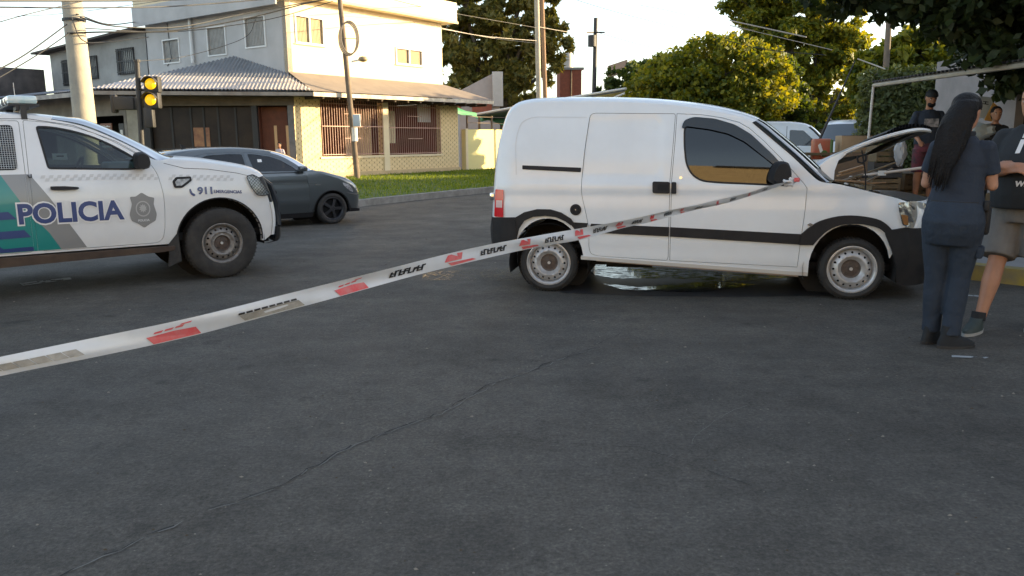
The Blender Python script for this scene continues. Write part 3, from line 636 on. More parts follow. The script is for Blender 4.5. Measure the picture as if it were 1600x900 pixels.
for q in sw: winy(*q)
for q in sb: winy(*q, bars=True)
MB().tube([(.62, 6.16, 5.95), (.62, 6.16, 4.35)], .06, 10).build('drainpipe', mFrameW, H)
each('conduit', [MB().tube([(.7, 9.2, 5.8), (.69, 9.22, 3.9)], .015, 6), MB().tube([(.69, 7.7, 5.9), (.69, 7.6, 4.6), (.69, 7.9, 4.35)], .012, 6)], mWire, H)
# yellow boundary wall and neighbours behind it
yw = MB().box(0, 16, 0, .2, 0, 1.93).build('garden_wall', mCream2); yw.location = (K+E1*8.75).to_tuple(); yw.rotation_euler = (0, 0, A1); props(yw, 'plain pale yellow garden wall beside the brick house front', 'wall')
MB().box(.0, .14, -.03, -.002, 0, 1.96).build('end_pier', mCream, yw)
mb = MB()
for i in range(9): x = .25+i*1.7; mb.box(x-.03, x+.03, .06, .12, 1.935, 2.5)
for z in (2.2, 2.45): mb.box(.25, 14, .08, .1, z-.012, z+.012)
mb.build('railing', mPoleW, yw)
def hb(name, label, cat, x, y, Y, yaw=R(10)):
    p = at(x, y, Y); return thing(name, label, cat, (p.x, p.y, 0), yaw)
gs = hb('green_shade_sail', 'crumpled green shade cloth slung behind the yellow wall', 'shade cloth', 735, 200, 36)
mb = MB(); v = []; rg = random.Random(2)
for i in range(9):
    for j in range(5): v.append((-1.2+i*.42, j*.5, 2.75-.09*i+.1*j+rg.uniform(-.1, .1)))
mb.add(v, [(i*5+j, (i+1)*5+j, (i+1)*5+j+1, i*5+j+1) for i in range(8) for j in range(4)]); mb.build('cloth', M('green_shade_cloth', (.05, .30, .12), .7, (.25, .5, .25), 1.5), gs, 60)
each('post', [MB().tube([(a, b, 0), (a, b, c)], .03) for a, b, c in ((-1.2, 0, 2.75), (2.1, 0, 2.0), (-1.2, 2, 3.15), (2.1, 2, 2.5))], mIronD, gs)
sh = hb('metal_canopy', 'long dark carport roof with pale edge trim behind the white van', 'carport', 745, 178, 36, R(0))
pts = [(0, 0, 2.62), (7.3, 0, 3.75), (8.6, 3.5, 3.25), (1.0, 3.5, 2.3)]
MB().add(pts+[(a, b, c-.08) for a, b, c in pts], [(0, 1, 2, 3), (4, 7, 6, 5), (0, 4, 5, 1), (1, 5, 6, 2), (2, 6, 7, 3), (3, 7, 4, 0)]).build('roof', M('blue_grey_sheet', (.10, .12, .15), .5, (.14, .16, .19), 2), sh)
MB().tube([(0, -.03, 2.62), (3.5, -.03, 3.2), (7.3, -.03, 3.77)], .05, 6).tube([(7.3, -.03, 3.77), (5.6, -.05, 3.1)], .05, 6).build('edge_trim', mFrameW, sh)
each('post', [MB().tube([(a, b, 0), (a, b, c)], .05) for a, b, c in ((.1, .1, 2.5), (3.6, .1, 3.1), (7.2, .1, 3.6), (8.4, 3.4, 3.1), (1.1, 3.4, 2.2))], mPoleW, sh)
gh = hb('small_house', 'pale neighbour house with a sloping roofline and white chimney block behind the carport', 'house', 735, 175, 44, R(8))
MB().prism([(-.6, 0), (1.6, 0), (1.6, 5.0), (1.2, 5.0), (-.6, 4.1)], 0, 5, 'y').build('wall', M('grey_pink_plaster', (.42, .38, .37), .85, (.34, .31, .30), 1.2), gh)
MB().box(1.2, 1.75, -.25, .0, 3.3, 5.1).build('chimney', mGreyWall, gh)
each('brick_patch', [MB().box(.1, 1.15, -.12, -.01, 3.0, 3.55), MB().box(-1.4, -.5, -.12, -.01, 3.0, 3.4)], mBrickR, gh)
tw = hb('brick_water_tower', 'red brick tower carrying a pale water tank beyond the carport', 'water tower', 875, 150, 55, R(5))
MB().box(0, 1.45, 0, 1.5, 0, 6.1).build('tower', mBrickR, tw); MB().box(-.1, 1.6, -.1, 1.6, 6.1, 6.25).build('slab', mConc, tw)
MB().lathe([(.0, 6.25), (.38, 6.25), (.38, 7.1), (.30, 7.25), (.2, 7.3), (.2, 7.38), (0, 7.38)], 20, o=(.6, .5, 0)).build('water_tank', M('pale_tank', (.6, .56, .52), .6), tw, 40)
MB().tube([(.75, -.05, 3), (.75, -.05, 6.1)], .05).build('pipe', mPoleW, tw)
lw = hb('low_house', 'low white house wall seen between the carport and the pole', 'house', 905, 145, 60, 0)
MB().box(-.3, 9, 0, 4, 0, 4.75).build('wall', M('white_plaster', (.62, .6, .57), .85), lw); MB().box(4.2, 9, -.6, 0, 0, 5.4).build('brown_upper_wall', mCrate, lw)
sb_ = hb('roof_signboard', 'blank brown board on a thin post above the far low roofs', 'signboard', 957, 110, 52, R(4))
MB().prism([(-.3, 6.05), (.95, 6.45), (.95, 5.75), (-.3, 5.25)], 0, .08, 'y').build('board', M('brown_board', (.38, .26, .20), .8), sb_); MB().tube([(-.2, .1, 0), (-.2, .1, 6.0)], .05).build('post', mFrameW, sb_)
# buildings left of the corner house
lb = thing('dark_wall_block', 'dark grey rendered block with peeling white marks at the end of the house', 'outbuilding', (K+E1*-1.4+E2*17.3).to_tuple(), A1)
MB().box(0, 2.0, 0, 3.4, 0, 4.75).build('wall', M('dark_grey_render', (.06, .055, .055), .9, (.12, .105, .10), 2), lb)
MB().box(-.02, -.003, .7, .85, 4.0, 4.5).box(-.02, -.003, 1.3, 1.42, 4.1, 4.45).build('paint_patch', mFrameW, lb)
lb2 = thing('brown_shed', 'low brown rendered building at the far left of the street', 'shed', (K+E1*-3+E2*22).to_tuple(), A1)
MB().box(0, 4, 0, 14, 0, 3.1).build('lower_wall', mWoodD, lb2); MB().box(-.02, 4.02, -.02, 14.02, 3.1, 4.2).build('upper_wall', M('tan_render', (.36, .28, .21), .85, (.28, .22, .17), 2), lb2)
# street across, behind the camera and out of frame on the right: the buildings that shade this corner
row = thing('shop_row', 'long plain two storey row of buildings along the right side of the street', 'building', (E1*8.5+N1*5.2).to_tuple(), A1)
MB().box(0, 70, -12, 0, 0, 7.1).build('wall', M('grey_render', (.28, .27, .26), .9, (.22, .21, .2), 1), row)
mb = MB()
for i in range(16): mb.box(2+i*4.2, 3.6+i*4.2, .001, .04, 4.4, 5.8)
mb.build('shutters', mShutG, row)
bb = thing('opposite_building', 'tall pale building across the street behind the viewer', 'building', (-16, -17, 0), A1-R(90)+R(14))
MB().box(-2, 40, -10, 0, 0, 9.0).build('wall', M('warm_render', (.66, .50, .27), .85, (.60, .45, .25), 2), bb)
mb = MB()
for i in range(70): mb.box(20+i*.24, 20.05+i*.24, .03, .08, 8.3+.1*(i%3), 9.0)
mb.box(14, 37, .03, .08, 8.95, 9.02)
mb.build('railing', mIronD, bb)
# ------------------------------------------------------------------ vehicles: forward +x, left +y, up z
class Car:
    def __init__(s, root, tab, front, rear):
        s.root = root; s.tz = [a for a, _ in tab]; s.tw = [b for _, b in tab]; s.fr = front; s.re = rear
        # soften the section table so that the flanks curve smoothly
        z = np.linspace(s.tz[0], s.tz[-1], 120); w_ = np.interp(z, s.tz, s.tw); k = np.ones(9)/9; w2 = np.convolve(np.pad(w_, 4, 'edge'), k, 'valid'); s.tz, s.tw = z, w2
    def W(s, x, z):
        w_ = float(np.interp(z, s.tz, s.tw)); x0, L, k, n = s.fr
        if x > x0: w_ *= 1-k*min(((x-x0)/L), 1.25)**n
        x0, L, k, n = s.re
        if x < x0: w_ *= 1-k*min(((x0-x)/L), 1.25)**n
        return w_
    def side(s, name, outline, mat, holes=(), off=0, thick=.02, grid=.06, sides=(-1, 1), parent=None, fn=None, smooth=35, back=False, **k):
        out = []
        for sg in sides:
            def fm(x, z, sg=sg): return (x, sg*(s.W(x, z)+off+(fn(x, z) if fn else 0)), z)
            def fb(x, z, sg=sg): return (x, sg*(s.W(x, z)+off-thick), z)
            out.append(mapped(name, outline, holes, fm, mat, parent or s.root, grid, fb if thick else None, smooth, back, **k))
        return out
    def strip(s, name, E, C, mat, parent=None, n=10, p=2.6, off=0, thick=0, smooth=35, wf=None):
        v = []; F = []; m = 2*n+1
        for (ex, ez), (cx, cz) in zip(E, C):
            w_ = s.W(ex, ez)+off
            for j in range(-n, n+1):
                th = math.pi/2*abs(j)/n; c, q = math.cos(th)**(2/p) if abs(j) < n else 0, math.sin(th)**(2/p)
                sg = -1 if j == 0 else 0
            for j in range(m):
                # j=0 right edge, j=n centre, j=2n left edge
                a = (j if j <= n else m-1-j)/n*math.pi/2; c = max(0, math.cos(a))**(2/p); q = math.sin(a)**(2/p)
                y = w_*c*(-1 if j <= n else 1) if j != n else 0
                v.append((ex+(cx-ex)*q, y, ez+(cz-ez)*q))
        for i in range(len(E)-1):
            for j in range(m-1): F.append((i*m+j, i*m+j+1, (i+1)*m+j+1, (i+1)*m+j))
        me = bpy.data.meshes.new(name); me.from_pydata(v, [], F)
        o = finish(name, me, mat, parent or s.root, smooth)
        if thick: md = o.modifiers.new('t', 'SOLIDIFY'); md.thickness = thick
        return o
def arc(cx, cz, r, a0, a1, n=18, rz=None): return [(cx+r*math.cos(R(a0+(a1-a0)*i/n)), cz+(rz or r)*math.sin(R(a0+(a1-a0)*i/n))) for i in range(n+1)]
def wheel(parent, x, y, r, wd, rimr, holes, mat, hubmat, side=-1, bowl=.03, hole_r=.012, spokes=0, steer=0):
    """outer face at local y, looking towards side*y"""
    w_ = node('wheel', parent, (x, y, r), steer+(0 if side < 0 else math.pi))
    pr = [(rimr-.004, .018), (rimr+.004, .004), (rimr+.02, -.006), ((r+rimr)/2, -.010), (r-.028, -.004), (r-.010, .008), (r-.002, .026), (r, .05), (r, wd-.05), (r-.002, wd-.026), (r-.01, wd-.008), ((r+rimr)/2, wd+.008), (rimr, wd)]
    tr = MB().lathe(pr, 56, 'y')
    for k in range(56):
        a = 2*math.pi*k/56
        for (o0, o1) in ((.018, .045), (wd*.5, wd*.5+.03), (wd-.045, wd-.018)):
            tr.box(r-.004, r+.0035, o0, o1, -.006, .006, Matrix.Rotation(a+(.03 if o0 > .04 else 0), 4, 'Y'))
    tr.build('tyre', mRubber, w_, 35)
    rim = MB().lathe([(rimr-.012, wd-.02), (rimr-.03, wd*.5), (rimr-.028, .06), (rimr-.022, .035), (rimr-.018, .016), (rimr-.008, .010), (rimr-.002, .000), (rimr+.006, .002), (rimr+.006, .012)], 56, 'y').build('rim', mat, w_, 40)
    if spokes:
        mb = MB()
        for k in range(spokes):
            m = Matrix.Rotation(2*math.pi*k/spokes, 4, 'Y')
            for d in (-.16, .16):
                mm = m @ Matrix.Rotation(d*.55, 4, 'Y'); mb.add([mm @ Vector(p) for p in ((.045, .012, -.018), (.045, .012, .018), (rimr-.015, .022, .014), (rimr-.015, .022, -.014), (.045, .04, -.02), (.045, .04, .02), (rimr-.02, .05, .016), (rimr-.02, .05, -.016))], [(0, 1, 2, 3), (4, 7, 6, 5), (0, 4, 5, 1), (1, 5, 6, 2), (2, 6, 7, 3), (3, 7, 4, 0)])
        mb.lathe([(0, .008), (.05, .010), (.06, .025), (.06, .05)], 24, 'y').build('spokes', mat, w_, 40)
        MB().lathe([(0, .09), (rimr-.04, .09)], 24, 'y').build('brake_disc', mDark, w_); return w_
    R0 = rimr-.026
    def dep(q):
        pts = [(0, .0), (.30, .0), (.36, .006), (.58, .004), (.63, -.012), (.70, -.014), (.76, -.004), (.93, .018), (1.0, .034)]
        t = q/R0; base = float(np.interp(t, [a for a, _ in pts], [b for _, b in pts]))
        bw = bowl*max(0, min(1, (.60-t)/.22)); return .022+base+bw
    hs = [[(R0*.84*math.cos(2*math.pi*k/holes)+hole_r*math.cos(a), R0*.84*math.sin(2*math.pi*k/holes)+hole_r*math.sin(a)) for a in np.linspace(0, 2*math.pi, 9)[:-1]] for k in range(holes)]
    hub = R0*.47
    ho = [(hub*math.cos(a), hub*math.sin(a)) for a in np.linspace(0, 2*math.pi, 33)[:-1]]
    oo = [(R0*math.cos(a), R0*math.sin(a)) for a in np.linspace(0, 2*math.pi, 57)[:-1]]
    mapped('wheel_disc', oo, hs+[ho], lambda a, b: (a, dep(math.hypot(a, b)), b), mat, w_, .014, lambda a, b: (a, dep(math.hypot(a, b))+.006, b), 50)
    hb_ = MB().lathe([(0, .038), (.022, .038), (.026, .044), (.034, .046), (hub*.8, .052), (hub, dep(hub)+.001)], 32, 'y')
    for k in range(5):
        a = 2*math.pi*k/5+.3; hb_.lathe([(0, .036), (.007, .036), (.008, .05)], 8, 'y', (hub*.62*math.cos(a), 0, hub*.62*math.sin(a)))
    hb_.build('hub', hubmat, w_, 30)
    ce = MB().lathe([(0, .030), (.014, .030), (.015, .045)], 20, 'y').build('hub_cap', mSteel, w_, 30)
    MB().lathe([(0, .10), (rimr-.04, .10)], 24, 'y').build('brake_drum', mDark, w_)
    return w_
def seats(root, xs, ys, z0, mat, h=.62):
    for x in xs:
        for y in ys:
            s_ = MB().bevbox(x-.02, x+.48, y-.24, y+.24, z0, z0+.16, .04).build('seat', mat, root, 40)
            m = Matrix.Translation((x, y, z0+.1)) @ Matrix.Rotation(R(-14), 4, 'Y'); MB().bevbox(-.07, .07, -.23, .23, 0, h, .04, m).build('backrest', mat, s_, 40)
            m = Matrix.Translation((x, y, z0+.1)) @ Matrix.Rotation(R(-14), 4, 'Y'); MB().bevbox(-.05, .04, -.12, .12, h+.05, h+.24, .03, m).build('headrest', mat, s_, 40)
def dash(root, x, y0, y1, z, zl):
    MB().bevbox(x-.28, x+.25, y0, y1, zl, z, .05).build('dashboard', mBlack, root, 40)
    c = Vector((x-.38, y1-.42, z-.05)); pts = [c+Vector((.07*math.sin(a)*1, .18*math.cos(a), .17*math.sin(a))) for a in np.linspace(0, 2*math.pi, 25)[:-1]]
    MB().tube(pts, .014, 8, closed=True).tube([c, c+Vector((.2, 0, -.06))], .02).build('steering_wheel', mBlack, root, 40)
# ================================================================== WHITE VAN
pA = gnd(857, 455.5); pB = gnd(1331, 469); yaw = math.atan2(pB.y-pA.y, pB.x-pA.x)
org = pA - Vector((math.sin(yaw), -math.cos(yaw), 0))*.82
VAN = thing('white_van', 'white panel van with its bonnet propped open, black side strips and steel wheels', 'van', org, yaw)
vc = Car(VAN, [(.12, .79), (.22, .815), (.33, .845), (.5, .862), (.80, .868), (1.0, .855), (1.06, .847), (1.3, .812), (1.6, .742), (1.75, .70)], (2.75, .75, .30, 2.2), (-.30, .22, .07, 2.2))
sub = 4
Ek = [(-.50, .40), (-.51, .58), (-.50, .70), (-.485, .96), (-.455, 1.33), (-.385, 1.60), (-.31, 1.70), (-.20, 1.738), (-.04, 1.748), (.36, 1.740), (.88, 1.715), (1.26, 1.668), (1.58, 1.608), (1.80, 1.548), (1.98, 1.402), (2.18, 1.218), (2.34, 1.065), (2.42, 1.031), (2.53, 1.016), (2.68, .982), (2.84, .940), (2.985, .905), (3.10, .866)]
Ck = [(-.60, .40), (-.62, .58), (-.60, .70), (-.58, .96), (-.54, 1.33), (-.46, 1.66), (-.37, 1.775), (-.22, 1.815), (-.04, 1.825), (.36, 1.822), (.88, 1.80), (1.26, 1.76), (1.60, 1.70), (1.90, 1.60), (2.10, 1.455), (2.31, 1.28), (2.48, 1.125), (2.56, 1.05), (2.66, 1.03), (2.9, 1.01), (3.1, .97), (3.25, .93), (3.36, .88)]
E_, C_ = cr(Ek, sub), cr(Ck, sub)
sl_ = lambda a, b: (E_[a*sub:b*sub+1], C_[a*sub:b*sub+1])
# body sides
rw, fw = (0.0, .27), (2.695, .268)
archR = arc(.0, .33, .315, 150, 20, 12, .375); archF = arc(2.66, .30, .335, 175, 12, 14, .375)
low = [(-.5, .40)]+[(-.30, .40)]+arc(.0, .30, .335, 165, 8, 14, .40)+[(.31, .345), (2.325, .235), (2.325, .34)]+archF[1:]+[(3.10, .62), (3.10, .866)]
outl = E_[::-1]; outl = low+[p for p in outl][1:-1]
slide = [(.374, 1.655), (1.140, 1.637), (1.128, 1.39), (1.107, 1.042), (1.109, .352), (1.095, .322), (.464, .352), (.40, .372), (.383, .43), (.383, .62), (.342, .806), (.310, .924), (.312, 1.068), (.338, 1.38)]
slide = rnd(slide, [.05, .02, 0, 0, .01, .01, .04, .03, .03, .1, .1, .06, .05, .1], 3)
fdoor = [(1.150, 1.637), (1.36, 1.625), (1.53, 1.598), (1.69, 1.553), (1.78, 1.500), (1.90, 1.395), (2.12, 1.168), (2.25, 1.02), (2.276, .98), (2.266, .77), (2.244, .504), (2.232, .285), (1.121, .322), (1.121, .40), (1.119, 1.042), (1.140, 1.39)]
win = rnd([(1.213, 1.50), (1.238, 1.572), (1.33, 1.582), (1.48, 1.562), (1.637, 1.515), (1.765, 1.435), (1.96, 1.255), (2.12, 1.085), (2.158, 1.028), (2.136, .998), (1.919, 1.005), (1.528, 1.022), (1.378, 1.037), (1.289, 1.093), (1.236, 1.194), (1.216, 1.36)], .06, 3)
belt = lambda x, z: .007*math.exp(-((z-.985)/.035)**2)-.005*math.exp(-((z-.90)/.04)**2)-.004*math.exp(-((z-.42)/.04)**2)
vc.side('body', outl, mWhite, [inset(slide, -.0005), inset(fdoor, -.0005)], grid=.045, thick=.03, fn=belt)
def rrect_groove(x0, x1, z0, z1, r, d, wd=.022):
    cx, cz, hx, hz = (x0+x1)/2, (z0+z1)/2, (x1-x0)/2-r, (z1-z0)/2-r
    def f(x, z):
        q = math.hypot(max(abs(x-cx)-hx, 0), max(abs(z-cz)-hz, 0))-r; t = max(0, min(1, .5-q/wd)); return -d*t*t*(3-2*t)
    return f
vc.side('sliding_door', inset(slide, .0035), mWhite, fn=lambda x, z, g_=rrect_groove(.30, 1.03, 1.05, 1.605, .08, .012): g_(x, z)+belt(x, z), grid=.035)
fd = vc.side('front_door', inset(fdoor, .0035), mWhite, [win], grid=.04, fn=belt)
gq = MB()
# quarter panel pressing: slight raised frame line, its shade put into a greyer paint
fr_ = rnd([(-.30, 1.10), (-.318, 1.42), (-.27, 1.59), (-.16, 1.632), (.345, 1.618), (.345, 1.614), (-.15, 1.626), (-.262, 1.583), (-.312, 1.42), (-.295, 1.10)], [0, .1, .06, .06, 0, 0, .06, .06, .1, 0], 4)
vc.side('panel_pressing', fr_, M('panel_edge_shade', (.60, .61, .63), .4, coat=.5), off=.0025, thick=.004, grid=.05)
# dark layer behind the shut lines, with the wheel wells left open
vc.side('inner_shell', [(-.42, .5), (-.40, .70), (.28, .70), (.36, .36), (2.30, .25), (2.30, .70), (2.36, .95), (2.3, 1.03), (2.16, 1.16), (1.95, 1.35), (1.76, 1.50), (1.2, 1.64), (-.25, 1.70), (-.40, 1.3)], mDark, [win], off=-.022, thick=.01, grid=.12)
for i, sg in enumerate((-1, 1)):
    vc.side('window_seal', win, mBlack, [inset(win, .016)], off=.004, thick=.02, sides=(sg,), parent=fd[i])
    vc.side('window_pane', inset(win, .01), mGlassT, off=-.006, thick=0, grid=.05, sides=(sg,), parent=fd[i], smooth=60)
    vis = rnd([(1.196, 1.515), (1.215, 1.578), (1.30, 1.606), (1.48, 1.588), (1.65, 1.535), (1.79, 1.45), (1.98, 1.27), (2.11, 1.125), (2.065, 1.12), (1.94, 1.225), (1.74, 1.385), (1.60, 1.455), (1.44, 1.495), (1.235, 1.525), (1.21, 1.50)], .03, 3)
    vc.side('wind_deflector', vis, M('smoked_deflector', (.03, .035, .04), .12), off=.022, thick=.006, back=True, sides=(sg,), parent=fd[i], grid=.04)
    vc.side('door_handle', rnd([(1.122, 1.036), (1.163, 1.034), (1.165, .930), (1.122, .933)], .012), mBlack, off=.022, thick=.02, sides=(sg,), parent=fd[i])
    vc.side('lock_cylinder', arc(1.20, 1.073, .013, 0, 360, 12)[:-1], mChrome, off=.004, thick=.004, sides=(sg,), parent=fd[i])
sd_ = vc.side('sliding_door_handle', rnd([(.952, 1.04), (1.106, 1.036), (1.106, .932), (.955, .936)], .018), mBlack, off=.02, thick=.02)
vc.side('handle_recess', rnd([(1.0, 1.015), (1.09, 1.012), (1.09, .955), (1.0, .96)], .01), mDark, off=.0215, thick=.002)
vc.side('lock_cylinder', arc(.912, .991, .012, 0, 360, 12)[:-1], mChrome, off=.004, thick=.004)
vc.side('door_rail', rnd([(-.243, 1.187), (.306, 1.163), (.304, 1.123), (-.241, 1.150)], .008), mBlack, off=.006, thick=.01)
cap = vc.side('fuel_cap', arc(.262, .782, .052, 0, 360, 24)[:-1], mBlack, off=.008, thick=.01, sides=(-1,))[0]
vc.side('cap_ring', arc(.262, .782, .034, 0, 360, 24)[:-1], mDark, [arc(.262, .782, .026, 0, 360, 24)[:-1]], off=.011, thick=.004, sides=(-1,), parent=cap)
vc.side('cap_lock', arc(.262, .782, .007, 0, 360, 10)[:-1], mChrome, off=.012, thick=.004, sides=(-1,), parent=cap)
vc.side('side_strip', [(.405, .655), (1.105, .632), (1.105, .548), (.385, .575)], mBlack, off=.016, thick=.02)
vc.side('side_strip', [(1.118, .632), (2.255, .583), (2.238, .492), (1.118, .547)], mBlack, off=.016, thick=.02)
vc.side('side_strip', rnd([(.20, .668), (.375, .660), (.358, .580), (.262, .592)], .008), mBlack, off=.016, thick=.02)
vc.side('arch_trim', [(-.53, .70), (-.30, .708), (-.22, .755), (-.10, .785), (.03, .784), (.13, .755), (.22, .700), (.262, .640), (.22, .640), (.17, .675), (.08, .715), (-.02, .725), (-.13, .715), (-.22, .675), (-.27, .60), (-.30, .48), (-.52, .46)], mBlack, off=.028, thick=.04, grid=.04)
vc.side('rear_bumper_side', rnd([(-.55, .695), (-.30, .70), (-.29, .48), (-.32, .37), (-.52, .38)], .03), mBlack, off=.034, thick=.05, grid=.05)
fl = [(2.243, .585)]+cr([(2.27, .610), (2.30, .640), (2.39, .700), (2.54, .744), (2.69, .750), (2.85, .724), (2.93, .68), (2.99, .62)], 3)+cr([(2.95, .585), (2.88, .640), (2.80, .665), (2.70, .680), (2.56, .668), (2.46, .620), (2.39, .55), (2.345, .49)], 3)+[(2.232, .490)]
vc.side('arch_trim', fl, mBlack, off=.03, thick=.05, grid=.04)
vc.side('indicator', rnd([(2.285, .667), (2.312, .684), (2.345, .668), (2.315, .652)], .01), mChrome, off=.008, thick=.01)
vc.side('sill_panel', [(.31, .352), (.40, .345), (2.325, .238), (2.325, .205), (.31, .318)], M('sill_grey_white', (.52, .51, .49), .5), off=.006, thick=.05)
vc.side('sill_flange', [(.45, .316), (2.25, .208), (2.25, .19), (.45, .298)], M('pinkish_sill_flange', (.34, .28, .25), .8), off=-.03, thick=.03)
# skins across the width
a, b = sl_(2, 6); vc.strip('rear_doors', a, b, mWhite)
a, b = sl_(6, 13); vc.strip('roof', a, b, mWhite)
a, b = sl_(13, 17); ws = vc.strip('windshield', a, b, glass('van_windscreen', (.10, .15, .12), 0, .02, .4), smooth=60)
vc.side('windshield_seal', [(1.80, 1.548), (2.40, 1.035), (2.425, 1.03), (1.825, 1.555)], mBlack, off=.004, thick=.02)
a, b = sl_(0, 2); vc.strip('rear_bumper', a, b, mBlack, off=.03)
# front bumper
bE = cr([(3.10, .13), (3.13, .35), (3.14, .52), (3.10, .645)], 4); bC = cr([(3.44, .15), (3.50, .35), (3.52, .52), (3.46, .645)], 4); vc.strip('front_bumper', bE, bC, mBlack, off=.03)
vc.side('bumper_corner', rnd([(2.925, .60), (2.95, .625), (3.09, .648), (3.14, .648), (3.145, .13), (3.07, .145), (3.055, .20), (3.045, .30), (3.0, .44)], .03), mBlack, off=.032, thick=.06, grid=.05)
nE = cr([(3.10, .64), (3.13, .74), (3.10, .866)], 4); nC = cr([(3.42, .64), (3.44, .74), (3.37, .88)], 4); vc.strip('nose_panel', nE, nC, mWhite)
lp = rnd([(3.02, .862), (3.03, .79), (3.07, .668), (3.15, .645), (3.28, .648), (3.30, .84), (3.16, .872)], .02, 3)
for sg in (-1, 1):
    h_ = vc.side('headlight', lp, M('lamp_reflector', (.62, .63, .65), .18, (.30, .31, .33), 16, metal=.9), off=.006, thick=.02, grid=.03, sides=(sg,), fn=lambda x, z: -.008*math.sin(x*90)*math.sin(z*60))[0]
    vc.side('lens', lp, mLens, off=.016, thick=.01, grid=.04, sides=(sg,), parent=h_)
    vc.side('turn_lamp', rnd([(3.05, .76), (3.08, .675), (3.12, .665), (3.11, .75)], .01), M('amber_lens', (.75, .40, .14), .2), off=.011, thick=.006, sides=(sg,), parent=h_)
# tail lamps
for sg in (-1, 1):
    t_ = vc.side('tail_light', rnd([(-.505, .965), (-.42, .962), (-.422, .705), (-.52, .708)], .012), mRed, off=.012, thick=.03, grid=.04, sides=(sg,))[0]
    vc.side('clear_lamp', [(-.495, .862), (-.432, .862), (-.432, .795), (-.50, .795)], M('clear_red_lens', (.62, .45, .45), .15, coat=1), off=.0145, thick=.005, sides=(sg,), parent=t_)
    MB().bevbox(-.56, -.52, sg*.80-.02, sg*.80+.02, .86, .93, .008).build('door_hinge', mChrome, VAN, 30)
# wheels and wells
for x, n_ in ((0, 16), (2.69, 16)):
    for sg in (-1, 1): wheel(VAN, x, sg*.82, .272, .175, .203, 16, mSteel, mRust, sg, bowl=.03, hole_r=.0105)
for x, rr in ((0.0, .375), (2.66, .385)):
    for sg in (-1, 1): 
        o = MB().lathe([(rr, .845), (rr, .45)] if sg > 0 else [(rr, -.845), (rr, -.45)], 32, 'y', (x, 0, .27), -.25, math.pi+.25).lathe([(0, sg*.45), (rr, sg*.45)], 32, 'y', (x, 0, .27)).build('wheel_well', mDark, VAN)
MB().box(-.25, 3.3, -.62, .62, .24, .30).box(.32, 2.3, -.72, .72, .30, .42).box(2.42, 3.25, -.42, .42, .30, .5).build('underbody', mDark, VAN)
MB().tube([(.3, .2, .22), (2.2, .2, .22)], .03).tube([(0, -.7, .27), (0, .7, .27)], .035).tube([(2.69, -.7, .25), (2.69, .7, .25)], .03).box(.5, .95, -.3, .1, .17, .25).build('exhaust_and_axle', mDark, VAN)
# cabin
MB().box(.4, 2.4, -.72, .72, .36, .40).build('cabin_floor', mDark, VAN)
MB().box(1.12, 1.15, -.70, .70, .4, 1.6).build('bulkhead', mDark, VAN)
MB().box(.0, 1.12, -.66, .66, .4, .43).build('load_floor', mDark, VAN)
seats(VAN, (1.35,), (-.38, .38), .60, mSeat, .58); dash(VAN, 2.25, -.72, .72, 1.06, .62)
MB().bevbox(1.9, 1.93, -.1, .1, 1.40, 1.46, .01).build('rear_view_mirror', mBlack, VAN, 30)
# side mirrors
for sg in (-1, 1):
    y = sg*.835
    m_ = MB().prism(rnd([(2.055, 1.10), (2.085, 1.075), (2.158, 1.028), (2.162, 1.0), (2.13, .985), (2.03, .988)], .012, 3), y-.012, y+.012, 'y').build('mirror_foot', mBlack, VAN, 30)
    hd = MB(); sec = []
    P_ = rnd([(1.925, 1.045), (1.935, 1.12), (1.975, 1.205), (2.02, 1.222), (2.065, 1.21), (2.095, 1.14), (2.10, 1.045), (2.06, 1.02), (1.97, 1.022)], .03, 3)
    c0_ = Vector((2.01, 0, 1.12)); rings = [(0.02, .8), (.04, .96), (.10, 1.0), (.17, .97), (.20, .8)]
    v = []; k = len(P_)
    for (dy, sc) in rings: v += [((c0_.x+(a-c0_.x)*sc+dy*.15), sg*(.85+dy), (c0_.z+(b-c0_.z)*sc)) for a, b in P_]
    f = [tuple(range(k)), tuple(range(4*k, 5*k))]+[(i*k+j, i*k+(j+1) % k, (i+1)*k+(j+1) % k, (i+1)*k+j) for i in range(4) for j in range(k)]
    hd.add(v, f).build('wing_mirror', mBlack, VAN, 35)
# open bonnet: hinged at the cowl
HB = node('bonnet', VAN, (2.44, 0, .985)); HB.rotation_euler[0] = R(-5)
hp = [(-.045, .125), (.03, .187), (.16, .252), (.38, .352), (.60, .420), (.76, .452), (.88, .450)]; hp = cr(hp, 3)
hw = lambda x: .70-.02*x-.28*max(0, (x-.35)/.5)**2.2*.5
v = []; F = []; m = 17
for (x, z) in hp:
    for j in range(m):
        t = -1+2*j/(m-1); y = hw(x)*t; v.append((x+(.14*(1-t*t)*max(0, 1-(x+.045)/.4) if t < 0 else (.14*(1-t*t)+.10*t)*max(0, 1-(x+.045)/.4)), y, z+.006*(1-t*t)))
n0 = len(hp)
F = [(i*m+j, (i+1)*m+j, (i+1)*m+j+1, i*m+j+1) for i in range(n0-1) for j in range(m-1)]
me = bpy.data.meshes.new('bonnet_skin'); me.from_pydata(v, [], F); o = finish('bonnet_skin', me, mWhite, HB, 40); md = o.modifiers.new('t', 'SOLIDIFY'); md.thickness = .012
mInner = M('bonnet_inner_grey', (.24, .235, .22), .8, (.15, .145, .135), 5)
v2 = [(p[0]+.01, p[1]*.95, p[2]-.035-.095*max(0, min(1, (p[0]-.1)/.3))*max(0, min(1, (.75-p[0])/.25))) for p in v]; me = bpy.data.meshes.new('bonnet_lining'); me.from_pydata(v2, [], F); finish('bonnet_lining', me, mInner, HB, 40)
